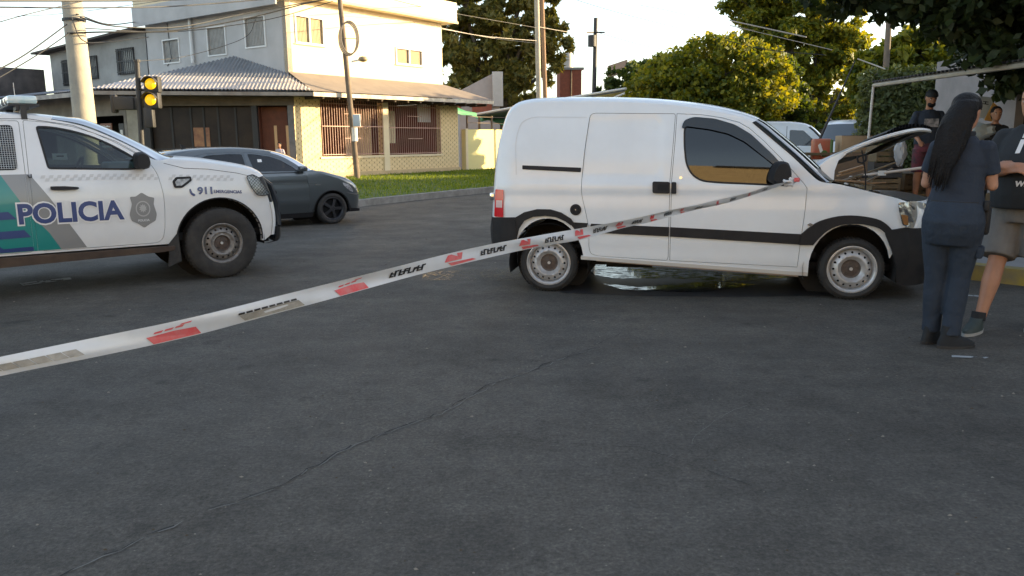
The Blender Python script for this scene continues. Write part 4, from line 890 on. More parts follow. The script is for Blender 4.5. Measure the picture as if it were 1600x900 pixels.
for sg in (-1, 1):   # folded side flange and the deep rear corner that reaches the hinge
    rim_ = MB(); k = len(hp); a_ = [(x, sg*hw(x), z) for x, z in hp]; b_ = [(x+.016, sg*(hw(x)-.004), z-(.018 if x > .12 else .05)) for x, z in hp]; c_ = [(x+.02, sg*(hw(x)-.03), z-.03) for x, z in hp]
    rim_.add(a_+b_+c_, [(i, i+1, k+i+1, k+i) for i in range(k-1)]+[(k+i, k+i+1, 2*k+i+1, 2*k+i) for i in range(k-1)]); rim_.build('bonnet_flange', mWhite, HB, 30)
    cp = [(-.045, .125), (.03, .187), (.155, .250), (.105, .165), (.078, .08), (.075, .0), (.055, -.025), (.01, -.02)]
    MB().prism(cp, sg*.70-.006, sg*.70+.006, 'y').build('bonnet_corner', mWhite, HB, 30)
gr_ = MB(); gp = cr([(.52, .42), (.62, .475), (.72, .495), (.84, .485), (.90, .46)], 4)
for i in range(len(gp)-1):
    (x0, z0), (x1, z1) = gp[i], gp[i+1]; gr_.add([(x0, -.55, z0), (x1, -.50, z1), (x1, .50, z1), (x0, .55, z0), (x0, -.55, z0-.015), (x1, -.50, z1-.03), (x1, .50, z1-.03), (x0, .55, z0-.015)], [(0, 1, 2, 3), (4, 7, 6, 5), (0, 4, 5, 1), (2, 6, 7, 3), (1, 5, 6, 2)])
gr_.build('grille_trim', mBlack, HB, 40)
MB().tube([(2.79, -.66, .90), (2.785, -.665, 1.06), (2.765, -.66, 1.18), (2.74, -.65, 1.30)], .006, 6).build('bonnet_prop', mDark, VAN)
MB().tube([(2.70, -.66, 1.25), (2.715, -.66, 1.20), (2.75, -.66, 1.19), (2.775, -.66, 1.215), (2.775, -.66, 1.25), (2.76, -.66, 1.265)], .009, 6).tube([(2.755, -.66, 1.07), (2.80, -.66, 1.075)], .012, 6).build('prop_clip', mDark, VAN)
# engine bay
eb = MB().box(2.46, 3.2, -.62, .62, .70, .74).box(2.44, 2.48, -.70, .70, .5, .98); eb.build('engine_bay_floor', mDark, VAN)
MB().bevbox(2.6, 3.0, -.3, .25, .62, .90, .04).build('engine_cover', mBlack, VAN, 40); MB().bevbox(2.62, 2.86, .35, .55, .7, .93, .02).build('battery', mIronD, VAN, 40)
MB().tube([(2.55, -.5, .86), (2.7, -.45, .92), (2.9, -.4, .9), (3.1, -.3, .85)], .03, 8).build('hose', mRubber, VAN, 60)
MB().bevbox(3.14, 3.2, -.5, .5, .55, .86, .02).build('radiator_panel', mBlack, VAN, 40)
vc.side('fender_channel', [(2.46, 1.022), (2.70, .978), (3.02, .90), (3.02, .86), (2.70, .93), (2.46, .98)], mDark, off=-.045, thick=.05)
mb = MB()
for k in range(9): x = 2.53+k*.045; mb.tube([(x, -.70, 1.0-k*.009), (x+.03, -.64, .99-k*.009), (x+.05, -.55, .975-k*.009)], .009, 5)
mb.build('scuttle_parts', M('scratched_trim', (.10, .09, .08), .6, (.30, .29, .28), 30), VAN)
MB().tube([(2.47, -.40, 1.06), (2.30, -.25, 1.20), (2.2, -.1, 1.29)], .008, 5).build('wiper', mBlack, VAN)
# ================================================================== POLICE PICKUP
pk = gnd(345, 434); py = R(36); nrm = Vector((math.sin(py), -math.cos(py), 0))
PU = thing('police_pickup', 'white police pickup lettered POLICIA with teal stripes, grey shield and roof light bar', 'pickup truck', pk-nrm*.9, py)
pc = Car(PU, [(.22, .84), (.35, .885), (.5, .915), (.75, .93), (.95, .93), (1.10, .905), (1.18, .885), (1.4, .81), (1.62, .725), (1.75, .68)], (.42, .55, .20, 2.0), (-3.9, .4, .05, 2))
Ek = [(-4.20, .55), (-4.22, .85), (-4.20, 1.13), (-4.1, 1.16), (-3.4, 1.17), (-2.72, 1.18), (-2.66, 1.30), (-2.60, 1.52), (-2.48, 1.655), (-2.2, 1.685), (-1.81, 1.69), (-1.58, 1.677), (-1.41, 1.652), (-1.206, 1.608), (-1.038, 1.545), (-.85, 1.449), (-.70, 1.360), (-.587, 1.277), (-.505, 1.252), (-.31, 1.232), (-.07, 1.195), (.27, 1.135), (.40, 1.10), (.465, 1.05), (.53, .92), (.575, .78), (.60, .60), (.58, .42)]
Ck = [(-4.28, .55), (-4.30, .85), (-4.28, 1.13), (-4.2, 1.16), (-3.4, 1.17), (-2.80, 1.19), (-2.76, 1.32), (-2.70, 1.56), (-2.54, 1.71), (-2.2, 1.725), (-1.81, 1.733), (-1.56, 1.725), (-1.36, 1.708), (-1.12, 1.685), (-.92, 1.61), (-.70, 1.50), (-.52, 1.40), (-.36, 1.31), (-.28, 1.29), (-.15, 1.285), (.05, 1.26), (.38, 1.20), (.52, 1.15), (.60, 1.08), (.65, .95), (.69, .78), (.71, .60), (.70, .42)]
E_, C_ = cr(Ek, sub), cr(Ck, sub)
pa = arc(.03, .40, .442, 178, -4, 22, .445); pr_ = arc(-3.22, .40, .44, 182, -2, 20, .44)
low = [(-4.20, .55), (-3.9, .5)]+pr_+[(-2.74, .41), (-.45, .405)]+pa+[(.50, .36)]
outl = low+E_[::-1][:-1]
door = rnd([(-1.642, 1.645), (-1.43, 1.625), (-1.23, 1.585), (-1.06, 1.525), (-.88, 1.432), (-.70, 1.315), (-.605, 1.235), (-.545, 1.13), (-.512, .95), (-.505, .80), (-.52, .565), (-.545, .46), (-.60, .425), (-1.62, .425), (-1.655, .5), (-1.66, 1.15)], [.02, 0, 0, 0, 0, .03, .05, .1, .1, .1, .05, .05, .04, .04, .03, .05], 3)
pw = rnd([(-1.548, 1.592), (-1.44, 1.592), (-1.271, 1.562), (-1.083, 1.500), (-.934, 1.425), (-.786, 1.328), (-.69, 1.255), (-.60, 1.195), (-.62, 1.175), (-.80, 1.163), (-1.50, 1.19)], [.03, .05, .08, .08, .08, .05, .05, .02, .02, .05, .03], 3)
rdoor = rnd([(-1.675, 1.640), (-2.2, 1.635), (-2.44, 1.60), (-2.56, 1.40), (-2.62, 1.15), (-2.58, .80), (-2.45, .60), (-2.35, .425), (-1.70, .425), (-1.68, .5), (-1.685, 1.15)], .03, 3)
rwn = rnd([(-1.73, 1.600), (-2.15, 1.592), (-2.36, 1.555), (-2.47, 1.35), (-2.50, 1.19), (-1.74, 1.19)], .04, 3)
pc.side('body', outl, mWhite2, [inset(door, -.0005), inset(rdoor, -.0005)], grid=.08, thick=.04)
fd = pc.side('front_door', inset(door, .0035), mWhite2, [pw], grid=.07); rd = pc.side('rear_door', inset(rdoor, .0035), mWhite2, [rwn], grid=.07)
pc.side('inner_shell', [(-4.1, .6), (-3.75, .9), (-2.7, .9), (-2.6, .45), (-.6, .45), (-.47, .9), (-.5, 1.15), (-.62, 1.2), (-.9, 1.39), (-1.25, 1.54), (-1.6, 1.61), (-2.4, 1.6), (-2.62, 1.2), (-4.1, 1.1)], mDark, [pw, rwn], off=-.026, thick=.01, grid=.15)
for i, sg in enumerate((-1, 1)):
    pc.side('window_seal', pw, mBlack, [inset(pw, .018)], off=.003, thick=.02, sides=(sg,), parent=fd[i])
    pc.side('window_pane', inset(pw, .01), mGlassC, off=-.006, thick=0, sides=(sg,), parent=fd[i], smooth=60)
    pc.side('door_handle', rnd([(-1.50, 1.032), (-1.38, 1.030), (-1.27, 1.018), (-1.262, 1.006), (-1.28, .995), (-1.40, .993), (-1.50, 1.0)], .008), mBlack, off=.035, thick=.03, sides=(sg,), parent=fd[i])
    pc.side('window_seal', rwn, mBlack, [inset(rwn, .018)], off=.003, thick=.02, sides=(sg,), parent=rd[i])
    pc.side('window_pane', inset(rwn, .01), mGlassT, off=-.006, thick=0, sides=(sg,), parent=rd[i], smooth=60)
    gm = MB()
    for k in range(38):
        x = -2.47+k*.0195; gm.tube([(x, sg*(pc.W(x, 1.2)+.012), 1.2), (x, sg*(pc.W(x, 1.58)+.012), 1.59 if x > -2.25 else 1.50)], .0022, 4)
    for k in range(20):
        z = 1.205+k*.0195; gm.tube([(-2.46+max(0, z-1.4)*.35, sg*(pc.W(-2.4, z)+.012), z), (-1.735, sg*(pc.W(-1.74, z)+.012), z)], .0022, 4)
    gm.build('window_mesh_guard', M('grey_wire_mesh', (.42, .44, .45), .5, metal=.5), rd[i])
a, b = sl_(0, 3); pc.strip('tailgate', a, b, mWhite2); a, b = sl_(3, 5); pc.strip('bed_cover', a, b, mBlack); a, b = sl_(5, 6); pc.strip('cab_back', a, b, mWhite2)
a, b = sl_(6, 8); pc.strip('rear_screen', a, b, mGlassC); a, b = sl_(8, 12); pc.strip('roof', a, b, mWhite2); a, b = sl_(12, 18); pc.strip('windshield', a, b, mGlassC, smooth=60)
a, b = sl_(18, 23); pc.strip('bonnet', a, b, mWhite2, p=3.0); a, b = sl_(23, 25); pc.strip('grille', a, b, mBlack); a, b = sl_(25, 27); pc.strip('front_bumper', a, b, mWhite2, off=.01)
# body line of the roof drip and bonnet shut line
pc.side('roof_channel', [(-2.3, 1.652), (-1.60, 1.660), (-1.23, 1.600), (-.88, 1.447), (-.60, 1.258), (-.60, 1.254), (-.88, 1.442), (-1.23, 1.595), (-1.60, 1.655), (-2.3, 1.647)], mDark, off=.001, thick=.004, grid=.2)
pc.side('bonnet_shut_line', [(-.47, 1.225), (-.28, 1.170), (-.05, 1.155), (.25, 1.105), (.38, 1.07), (.38, 1.066), (.25, 1.100), (-.05, 1.150), (-.28, 1.165), (-.47, 1.220)], mDark, off=.001, thick=.004, grid=.2)
pc.side('arch_lip', arc(.03, .40, .455, 178, -2, 26, .458)+arc(.03, .40, .442, -2, 178, 26, .445), mBlack, off=.008, thick=.05, grid=.06)
pc.side('side_step', rnd([(-2.6, .40), (-.44, .385), (-.44, .345), (-.55, .33), (-2.6, .29)], .01), M('rusty_side_step', (.085, .06, .045), .7, (.05, .035, .03), 6), off=.05, thick=.12, back=True)
each('mud_flap', [MB().prism([(-.50, .40), (-.40, .52), (-.385, .22), (-.52, .17), (-.50, .3)], q, q+.02, 'y') for q in (-.92, .90)], mRubber, PU)
for x in (.04, -3.18):
    for sg in (-1, 1): wheel(PU, x, sg*.93, .372, .225, .208, 16, mSteelD, mRust, sg, bowl=-.012, hole_r=.0115, steer=0)
for x in (.04, -3.2):
    for sg in (-1, 1): MB().lathe([(.46, sg*.90), (.46, sg*.5)], 32, 'y', (x, 0, .40), -.15, math.pi+.15).lathe([(0, sg*.5), (.46, sg*.5)], 32, 'y', (x, 0, .40)).build('wheel_well', mDark, PU)
MB().box(-4.1, .7, -.78, .78, .42, .50).box(-4.0, .7, -.45, .45, .30, .42).tube([(.04, -.8, .38), (.04, .8, .38)], .05).tube([(-3.18, -.8, .38), (-3.18, .8, .38)], .06).build('chassis', mDark, PU)
seats(PU, (-1.5, -2.35), (-.4, .4), .72, mSeat, .62); dash(PU, -.72, -.74, .74, 1.16, .75)
MB().bevbox(-.95, -.70, -.62, -.30, 1.165, 1.24, .02).build('papers_on_dashboard', M('pale_blue_paper', (.35, .45, .5), .5), PU, 30)
pc.side('notice_sticker', [(-1.445, 1.335), (-1.32, 1.335), (-1.32, 1.275), (-1.445, 1.275)], M('white_notice', (.72, .74, .74), .6), off=-.012, thick=.002, sides=(-1,), parent=fd[0])
pc.side('notice_print', [(-1.41, 1.315), (-1.35, 1.315), (-1.35, 1.302), (-1.41, 1.302)], mIronD, off=-.0085, thick=.001, sides=(-1,), parent=fd[0])
# markings
mTeal = M('teal_vinyl', (.01, .20, .19), .35, coat=.5); mBlue = M('navy_vinyl', (.028, .05, .17), .35, coat=.5); mGrV = M('grey_vinyl', (.215, .22, .225), .35, coat=.5)
def clipx(poly, xmin=None, xmax=None):
    def cut(P, keep, xc):
        out = []
        for i in range(len(P)):
            a, b = P[i], P[(i+1) % len(P)]
            if keep(a[0]): out.append(a)
            if keep(a[0]) != keep(b[0]): t = (xc-a[0])/(b[0]-a[0]); out.append((xc, a[1]+(b[1]-a[1])*t))
        return out
    if xmin is not None: poly = cut(poly, lambda x: x > xmin, xmin)
    if xmax is not None: poly = cut(poly, lambda x: x < xmax, xmax)
    return poly
tealp = [(-2.58, 1.15), (-1.884, 1.15), (-1.70, .80), (-1.55, .60), (-1.463, .435), (-2.35, .435), (-2.57, .80)]
grp = [(-1.884, 1.15), (-1.655, 1.15), (-1.52, .935), (-1.243, .435), (-1.463, .435), (-1.55, .60), (-1.70, .80)]
for poly, mt, dz in ((tealp, mTeal, .003), (grp, mGrV, .003)):
    for (x0, x1), pr in (((-2.55, -1.690), rd), ((-1.6885, -1.6575), (PU, PU)), ((-1.6555, -1.0), fd)):
        q = clipx(poly, x0, x1)
        if len(q) > 2:
            for i, sg in enumerate((-1, 1)): pc.side('stripe', q, mt, off=dz, thick=.002, sides=(sg,), parent=pr[i], grid=.1)
for q in ([(-2.5, .80), (-1.86, .815), (-1.80, .745), (-2.5, .735)], [(-2.3, .63), (-1.75, .64), (-1.70, .57), (-2.3, .56)], [(-2.3, .51), (-1.97, .51), (-1.93, .475), (-1.70, .48), (-1.67, .44), (-2.3, .44)]):
    for i, sg in enumerate((-1, 1)): pc.side('stripe', clipx(q, -2.55, -1.69), mBlue, off=.006, thick=.002, sides=(sg,), parent=rd[i], grid=.1)
for x0, x1, z0, z1 in ((-1.64, -1.60, .52, .62),): pass
mChk = M('faint_checker_vinyl', (.50, .515, .53), .4)
ck = MB()
for r_ in range(2):
    for k in range(26):
        x = -1.56+k*.068+(r_ % 2)*.034
        if x < .20: pass
for i, sg in enumerate((-1, 1)):
    mb = MB()
    for r_ in range(2):
        k = 0; x = -1.56+(.034 if r_ else 0)
        while x < .19:
            if not (-.56 < x < -.47):
                z = 1.135-.028*r_-.055*max(0, (x+1.0)/1.2); pts = [(x, z), (x+.034, z), (x+.022, z-.028), (x-.012, z-.028)]
                mb.add([(a, sg*(pc.W(a, b)+.0035), b) for a, b in pts], [(0, 1, 2, 3)])
            x += .068
    mb.build('checker_band', mChk, PU)
def pmap(x0, z0, slope, off):
    return lambda a, b: (x0+a, -(pc.W(x0+a, z0+slope*a+b)+off), z0+slope*a+b)
def lettered(s_, x0, z0, w_, h_, slope, mat, par, bold, off, outline=None):
    v, f = text2d(s_, 1, bold); xs = [p[0] for p in v]; ys = [p[1] for p in v]; a0, a1, b0, b1 = min(xs), max(xs), min(ys), max(ys)
    me = bpy.data.meshes.new('lettering'); fm = pmap(x0, z0, slope, off); me.from_pydata([fm((p[0]-a0)*w_/(a1-a0), (p[1]-b0)*h_/(b1-b0)) for p in v], [], f); return finish('lettering', me, mat, par)
mWV = M('white_vinyl', (.70, .71, .72), .4)
lettered('POLICIA', -1.798, .675, .925, .225, -.008, mWV, fd[0], .075, .0065)
lettered('POLICIA', -1.785, .690, .895, .195, -.008, mBlue, fd[0], .035, .009)
lettered('911', -.178, .895, .150, .080, -.02, mBlue, PU, .045, .007)
lettered('EMERGENCIAS', -.015, .905, .29, .034, -.06, mBlue, PU, .03, .007)
pc.side('phone_symbol', rnd([(-.258, .955), (-.243, .96), (-.236, .935), (-.228, .915), (-.208, .905), (-.200, .893), (-.215, .880), (-.24, .893), (-.257, .92)], .008), mBlue, off=.006, thick=.002, sides=(-1,))
shd = rnd([(-.826, .905), (-.775, .902), (-.715, .942), (-.655, .898), (-.60, .885), (-.612, .82), (-.590, .72), (-.605, .655), (-.66, .625), (-.715, .588), (-.77, .633), (-.828, .665), (-.842, .73), (-.812, .83)], .015, 3)
sb1 = pc.side('shield_emblem', shd, mGrV, off=.005, thick=.002, sides=(-1,), parent=fd[0])[0]
mGrL = M('light_grey_vinyl', (.38, .385, .39), .4)
pc.side('emblem_ring', arc(-.715, .78, .068, 0, 360, 30, .078)[:-1], mGrL, [arc(-.715, .78, .058, 0, 360, 30, .067)[:-1]], off=.0075, thick=.001, sides=(-1,), parent=fd[0])
pc.side('emblem_sun', [(-.715+(.038 if k % 2 else .024)*math.cos(k*math.pi/10), .785+(.045 if k % 2 else .028)*math.sin(k*math.pi/10)) for k in range(20)], mGrL, off=.0075, thick=.001, sides=(-1,), parent=fd[0])
lettered('POLICIA', -.768, .654, .106, .022, .0, M('pale_vinyl', (.62, .63, .64), .4), fd[0], .03, .009)
# wing vent, headlight with wire guard
vt = rnd([(-.412, 1.040), (-.372, 1.082), (-.228, 1.084), (-.224, 1.04), (-.325, .972), (-.40, .974)], .012, 3)
vv = pc.side('wing_vent', vt, mBlack, off=.014, thick=.02)
for i, sg in enumerate((-1, 1)): pc.side('vent_insert', inset(vt, .022), M('silver_vent_insert', (.45, .47, .5), .35, (.16, .17, .18), 25), off=.017, thick=.005, sides=(sg,), parent=vv[i])
lpP = rnd([(.335, 1.065), (.40, 1.085), (.47, 1.045), (.525, .955), (.575, .87), (.50, .853), (.43, .865), (.37, .96)], .015, 3)
for sg in (-1, 1):
    h_ = pc.side('headlight', lpP, M('pickup_lamp_reflector', (.75, .77, .78), .3, (.4, .42, .43), 22, metal=.5), off=.006, thick=.02, sides=(sg,), grid=.04)[0]
    pc.side('lens', lpP, mLens, off=.016, thick=.01, sides=(sg,), parent=h_, grid=.05)
    gmb = MB()
    ins = lambda x, z: bool(inpoly(np.array([x]), np.array([z]), lpP)[0])
    for k in range(12):
        for dx_, sl2 in ((1, 1), (-1, 1)):
            run = []
            for q in range(30):
                x = .30+q*.011; z = .82+k*.035+(q*.011-.15)*sl2*dx_
                if ins(x, z): run.append((x, sg*(pc.W(x, z)+.035), z))
            if len(run) > 2: gmb.tube(run, .0028, 4)
    gmb.tube([(x, sg*(pc.W(x, z)+.034), z) for x, z in lpP], .005, 5, closed=True); gmb.build('lamp_guard', mIronD, h_)
MB().tube([(.60, -.62, 1.02), (.70, -.60, .95), (.77, -.58, .75), (.79, -.55, .5), (.68, -.6, .34)], .035, 8).tube([(.60, .62, 1.02), (.70, .60, .95), (.77, .58, .75), (.79, .55, .5), (.68, .6, .34)], .035, 8).tube([(.79, -.58, .62), (.86, 0, .62), (.79, .58, .62)], .03, 8).tube([(.76, -.58, .86), (.84, 0, .88), (.76, .58, .86)], .025, 8).bevbox(.66, .82, -.5, .5, .36, .60, .05).build('bull_bar', M('dark_blue_black_bar', (.012, .017, .026), .45), PU, 35)
pc.strip('bumper_lower', cr([(.50, .33), (.62, .36), (.64, .50)], 3), cr([(.72, .33), (.78, .36), (.79, .50)], 3), mBlack, off=.01)
for sg in (-1, 1):
    v = []; P_ = rnd([(-.765, 1.18), (-.765, 1.325), (-.70, 1.345), (-.64, 1.31), (-.625, 1.22), (-.66, 1.17)], .03, 3); k = len(P_)
    for dy, sc in ((.02, .85), (.05, 1), (.16, .98), (.20, .8)): v += [(-.69+(a+.69)*sc, sg*(.89+dy), 1.25+(b-1.25)*sc) for a, b in P_]
    MB().add(v, [tuple(range(k)), tuple(range(3*k, 4*k))]+[(i*k+j, i*k+(j+1) % k, (i+1)*k+(j+1) % k, (i+1)*k+j) for i in range(3) for j in range(k)]).tube([(-.66, sg*.86, 1.19), (-.68, sg*.95, 1.21)], .03).build('wing_mirror', mBlack, PU, 35)
lbx = -1.62
LB = MB().bevbox(lbx-.12, lbx+.14, -.62, .62, 1.775, 1.795, .008).build('light_bar', mIronD, PU, 35)
mLB = M('pale_blue_lens', (.42, .58, .62), .12, (.58, .66, .68), 12, coat=1)
for y0_, y1_, mt in ((-.62, -.30, mLB), (-.29, -.10, M('clear_lens', (.55, .58, .6), .15, coat=1)), (-.09, .09, mIronD), (.10, .29, mLB), (.30, .62, mLB)): MB().bevbox(lbx-.12, lbx+.13, y0_, y1_, 1.796, 1.875, .025).build('lamp_lens', mt, LB, 35)
each('light_bar_bracket', [MB().box(lbx-.03, lbx+.02, -.715, -.64, 1.62, 1.774).box(lbx-.06, lbx+.05, -.66, -.40, 1.74, 1.774), MB().box(lbx-.03, lbx+.02, .64, .715, 1.62, 1.774).box(lbx-.06, lbx+.05, .40, .66, 1.74, 1.774)], mIronD, PU)
MB().lathe([(.03, 1.70), (.028, 1.75), (.012, 1.82), (.004, 1.84), (.003, 2.03), (0, 2.03)], 12, o=(-1.62, .0, 0)).build('aerial', M('white_aerial', (.55, .53, .5), .5), PU, 40)
MB().tube([(-1.67, -.93, 1.14), (-1.665, -.955, 1.12), (-1.645, -.955, 1.12), (-1.645, -.94, 1.15)], .006, 6).build('door_clip', mIronD, PU)
# ================================================================== GREY HATCHBACK
sp = gnd(521, 350); sy = R(36); nrm = Vector((math.sin(sy), -math.cos(sy), 0))
SE = thing('grey_car', 'dark grey sloping roof hatchback passing behind the police pickup', 'car', sp-nrm*.85*.91, sy); SE.scale = (.91, .91, .91)
sc = Car(SE, [(.12, .76), (.25, .81), (.45, .855), (.62, .865), (.80, .862), (.95, .845), (1.03, .82), (1.42, .60), (1.5, .56)], (.30, .62, .30, 2.0), (-2.9, .75, .16, 2.2))
Ek = [(-3.58, .40), (-3.62, .70), (-3.55, .95), (-3.40, 1.04), (-3.1, 1.18), (-2.80, 1.34), (-2.617, 1.390), (-2.314, 1.432), (-1.837, 1.448), (-1.469, 1.430), (-1.092, 1.374), (-.853, 1.287), (-.64, 1.150), (-.48, 1.040), (-.30, 1.010), (-.139, .965), (.184, .862), (.34, .77), (.42, .66), (.45, .50), (.44, .28)]
Ck = [(-3.70, .40), (-3.78, .70), (-3.70, .95), (-3.52, 1.06), (-3.2, 1.24), (-2.90, 1.42), (-2.66, 1.465), (-2.314, 1.492), (-1.837, 1.505), (-1.45, 1.49), (-1.02, 1.44), (-.70, 1.35), (-.45, 1.21), (-.22, 1.06), (-.05, 1.03), (.10, .99), (.45, .885), (.60, .78), (.68, .66), (.71, .50), (.70, .28)]
E_, C_ = cr(Ek, sub), cr(Ck, sub)
low = [(-3.55, .28)]+arc(-2.72, .27, .355, 178, 2, 16, .375)+[(-2.34, .17), (-.40, .19)]+arc(0, .27, .355, 178, 2, 16, .375)+[(.40, .24)]
outl = low+E_[::-1]
d1 = rnd([(-1.60, 1.400), (-1.45, 1.395), (-1.11, 1.345), (-.88, 1.262), (-.62, 1.09), (-.50, .98), (-.45, .70), (-.46, .32), (-.56, .24), (-1.50, .23), (-1.53, .9)], .03, 3)
d2 = rnd([(-1.625, 1.400), (-1.9, 1.405), (-2.25, 1.39), (-2.48, 1.34), (-2.54, 1.05), (-2.50, .80), (-2.32, .55), (-2.26, .24), (-1.54, .23), (-1.555, .9)], .03, 3)
w1 = rnd([(-1.52, 1.365), (-1.42, 1.362), (-1.12, 1.315), (-.92, 1.24), (-.72, 1.11), (-.66, 1.05), (-.72, 1.035), (-1.46, 1.05)], .02, 3)
w2 = rnd([(-1.62, 1.365), (-1.9, 1.370), (-2.25, 1.35), (-2.42, 1.28), (-2.47, 1.18), (-2.40, 1.08), (-1.59, 1.05)], .03, 3)
sc.side('body', outl, mGreyCar, [inset(d1, -.0005), inset(d2, -.0005)], grid=.08, thick=.03)
def crease(x, z): return -.016*math.exp(-((z-.80)/.03)**2)*(1 if -3 < x < .2 else 0)+.012*math.exp(-((z-.45)/.08)**2)
q1 = sc.side('front_door', inset(d1, .003), mGreyCar, [w1], grid=.05, fn=crease); q2 = sc.side('rear_door', inset(d2, .003), mGreyCar, [w2], grid=.05, fn=crease)
mGlS = glass('smoke_car_glass', (.12, .14, .14), 1.1)
sc.side('inner_shell', [(-3.2, .5), (-3.1, .75), (-2.35, .75), (-2.3, .25), (-.45, .25), (-.42, .75), (-.5, 1.0), (-.9, 1.25), (-1.5, 1.38), (-2.4, 1.36), (-3.0, 1.1)], mDark, [w1, w2], off=-.024, thick=.01, grid=.15)
for i, sg in enumerate((-1, 1)):
    sc.side('window_pane', inset(w1, -.002), mGlS, off=-.006, thick=0, sides=(sg,), parent=q1[i], smooth=60); sc.side('window_pane', inset(w2, -.002), mGlS, off=-.006, thick=0, sides=(sg,), parent=q2[i], smooth=60)
    sc.side('door_handle', rnd([(-1.48, .965), (-1.30, .96), (-1.30, .94), (-1.48, .945)], .006), mGreyCar, off=.02, thick=.02, sides=(sg,), parent=q1[i])
sc.side('window_sticker', [(-1.36, 1.27), (-1.28, 1.27), (-1.28, 1.22), (-1.36, 1.22)], mWV, off=-.003, thick=.001, sides=(-1,), parent=q1[0])
a, b = sl_(0, 3); sc.strip('tailgate', a, b, mGreyCar); a, b = sl_(3, 5); sc.strip('rear_screen', a, b, M('black_rear_glass', (.012, .014, .016), .06, coat=1)); a, b = sl_(5, 10); sc.strip('roof', a, b, mGreyCar); a, b = sl_(10, 13); sc.strip('windshield', a, b, mGlS, smooth=60)
a, b = sl_(13, 16); sc.strip('bonnet', a, b, mGreyCar, p=3); a, b = sl_(16, 20); sc.strip('front_bumper', a, b, mGreyCar)
sc.side('arch_lip', arc(0, .27, .372, 178, 2, 22, .39)+arc(0, .27, .355, 2, 178, 22, .375), mBlack, off=.008, thick=.04); sc.side('arch_lip', arc(-2.72, .27, .372, 178, 2, 22, .39)+arc(-2.72, .27, .355, 2, 178, 22, .375), mBlack, off=.008, thick=.04)
sc.side('sill_trim', [(-2.34, .25), (-.38, .25), (-.38, .16), (-2.34, .14)], mBlack, off=.012, thick=.04)
sc.side('bumper_lip', rnd([(.36, .30), (.60, .27), (.60, .22), (.36, .22)], .01), mBlack, off=.03, thick=.06)
sc.side('headlight', rnd([(.22, .80), (.34, .765), (.43, .66), (.44, .60), (.36, .64), (.26, .72)], .02, 3), M('grey_car_lamp', (.55, .57, .6), .15, (.2, .2, .22), 20, coat=1), off=.008, thick=.02, grid=.04)
sc.side('door_crease_highlight', [(-2.3, .83), (-.3, .80), (-.3, .79), (-2.3, .818)], M('crease_highlight_grey', (.16, .18, .195), .25, metal=.5, coat=1), off=.002, thick=.004)  # highlight along the crease, painted as a lighter grey strip
sc.side('window_trim', [(-2.45, 1.035), (-.62, 1.02), (-.62, 1.005), (-2.45, 1.02)], mBlack, off=.004, thick=.01)
sc.side('chrome_line', [(.30, .60), (.46, .58), (.60, .54), (.60, .525), (.46, .56), (.30, .585)], mChrome, off=.01, thick=.01)
sc.side('side_badge', [(-.33, .78), (-.22, .775), (-.22, .765), (-.33, .77)], mChrome, off=.006, thick=.01)
for x in (0, -2.72):
    for sg in (-1, 1): wheel(SE, x, sg*.86, .30, .21, .215, 0, M('dark_alloy', (.05, .05, .055), .35, metal=.6) if not bpy.data.materials.get('dark_alloy') else bpy.data.materials['dark_alloy'], mDark, sg, spokes=5)
    for sg in (-1, 1): MB().lathe([(.39, sg*.83), (.39, sg*.5)], 28, 'y', (x, 0, .28), -.1, math.pi+.1).lathe([(0, sg*.5), (.39, sg*.5)], 28, 'y', (x, 0, .28)).build('wheel_well', mDark, SE)
MB().box(-3.4, .4, -.68, .68, .20, .3).build('underbody', mDark, SE)
seats(SE, (-1.35, -2.15), (-.36, .36), .42, mSeat, .55); dash(SE, -.62, -.66, .66, .98, .6)
for sg in (-1, 1): MB().bevbox(-.66, -.50, sg*.86-.09*(sg < 0)-.02, sg*.86+.09*(sg > 0)+.02, 1.035, 1.135, .03).build('wing_mirror', mGreyCar, SE, 40)
MB().prism([(-2.5, 1.49), (-2.40, 1.50), (-2.52, 1.56)], -.02, .02, 'y').build('roof_fin', mBlack, SE)
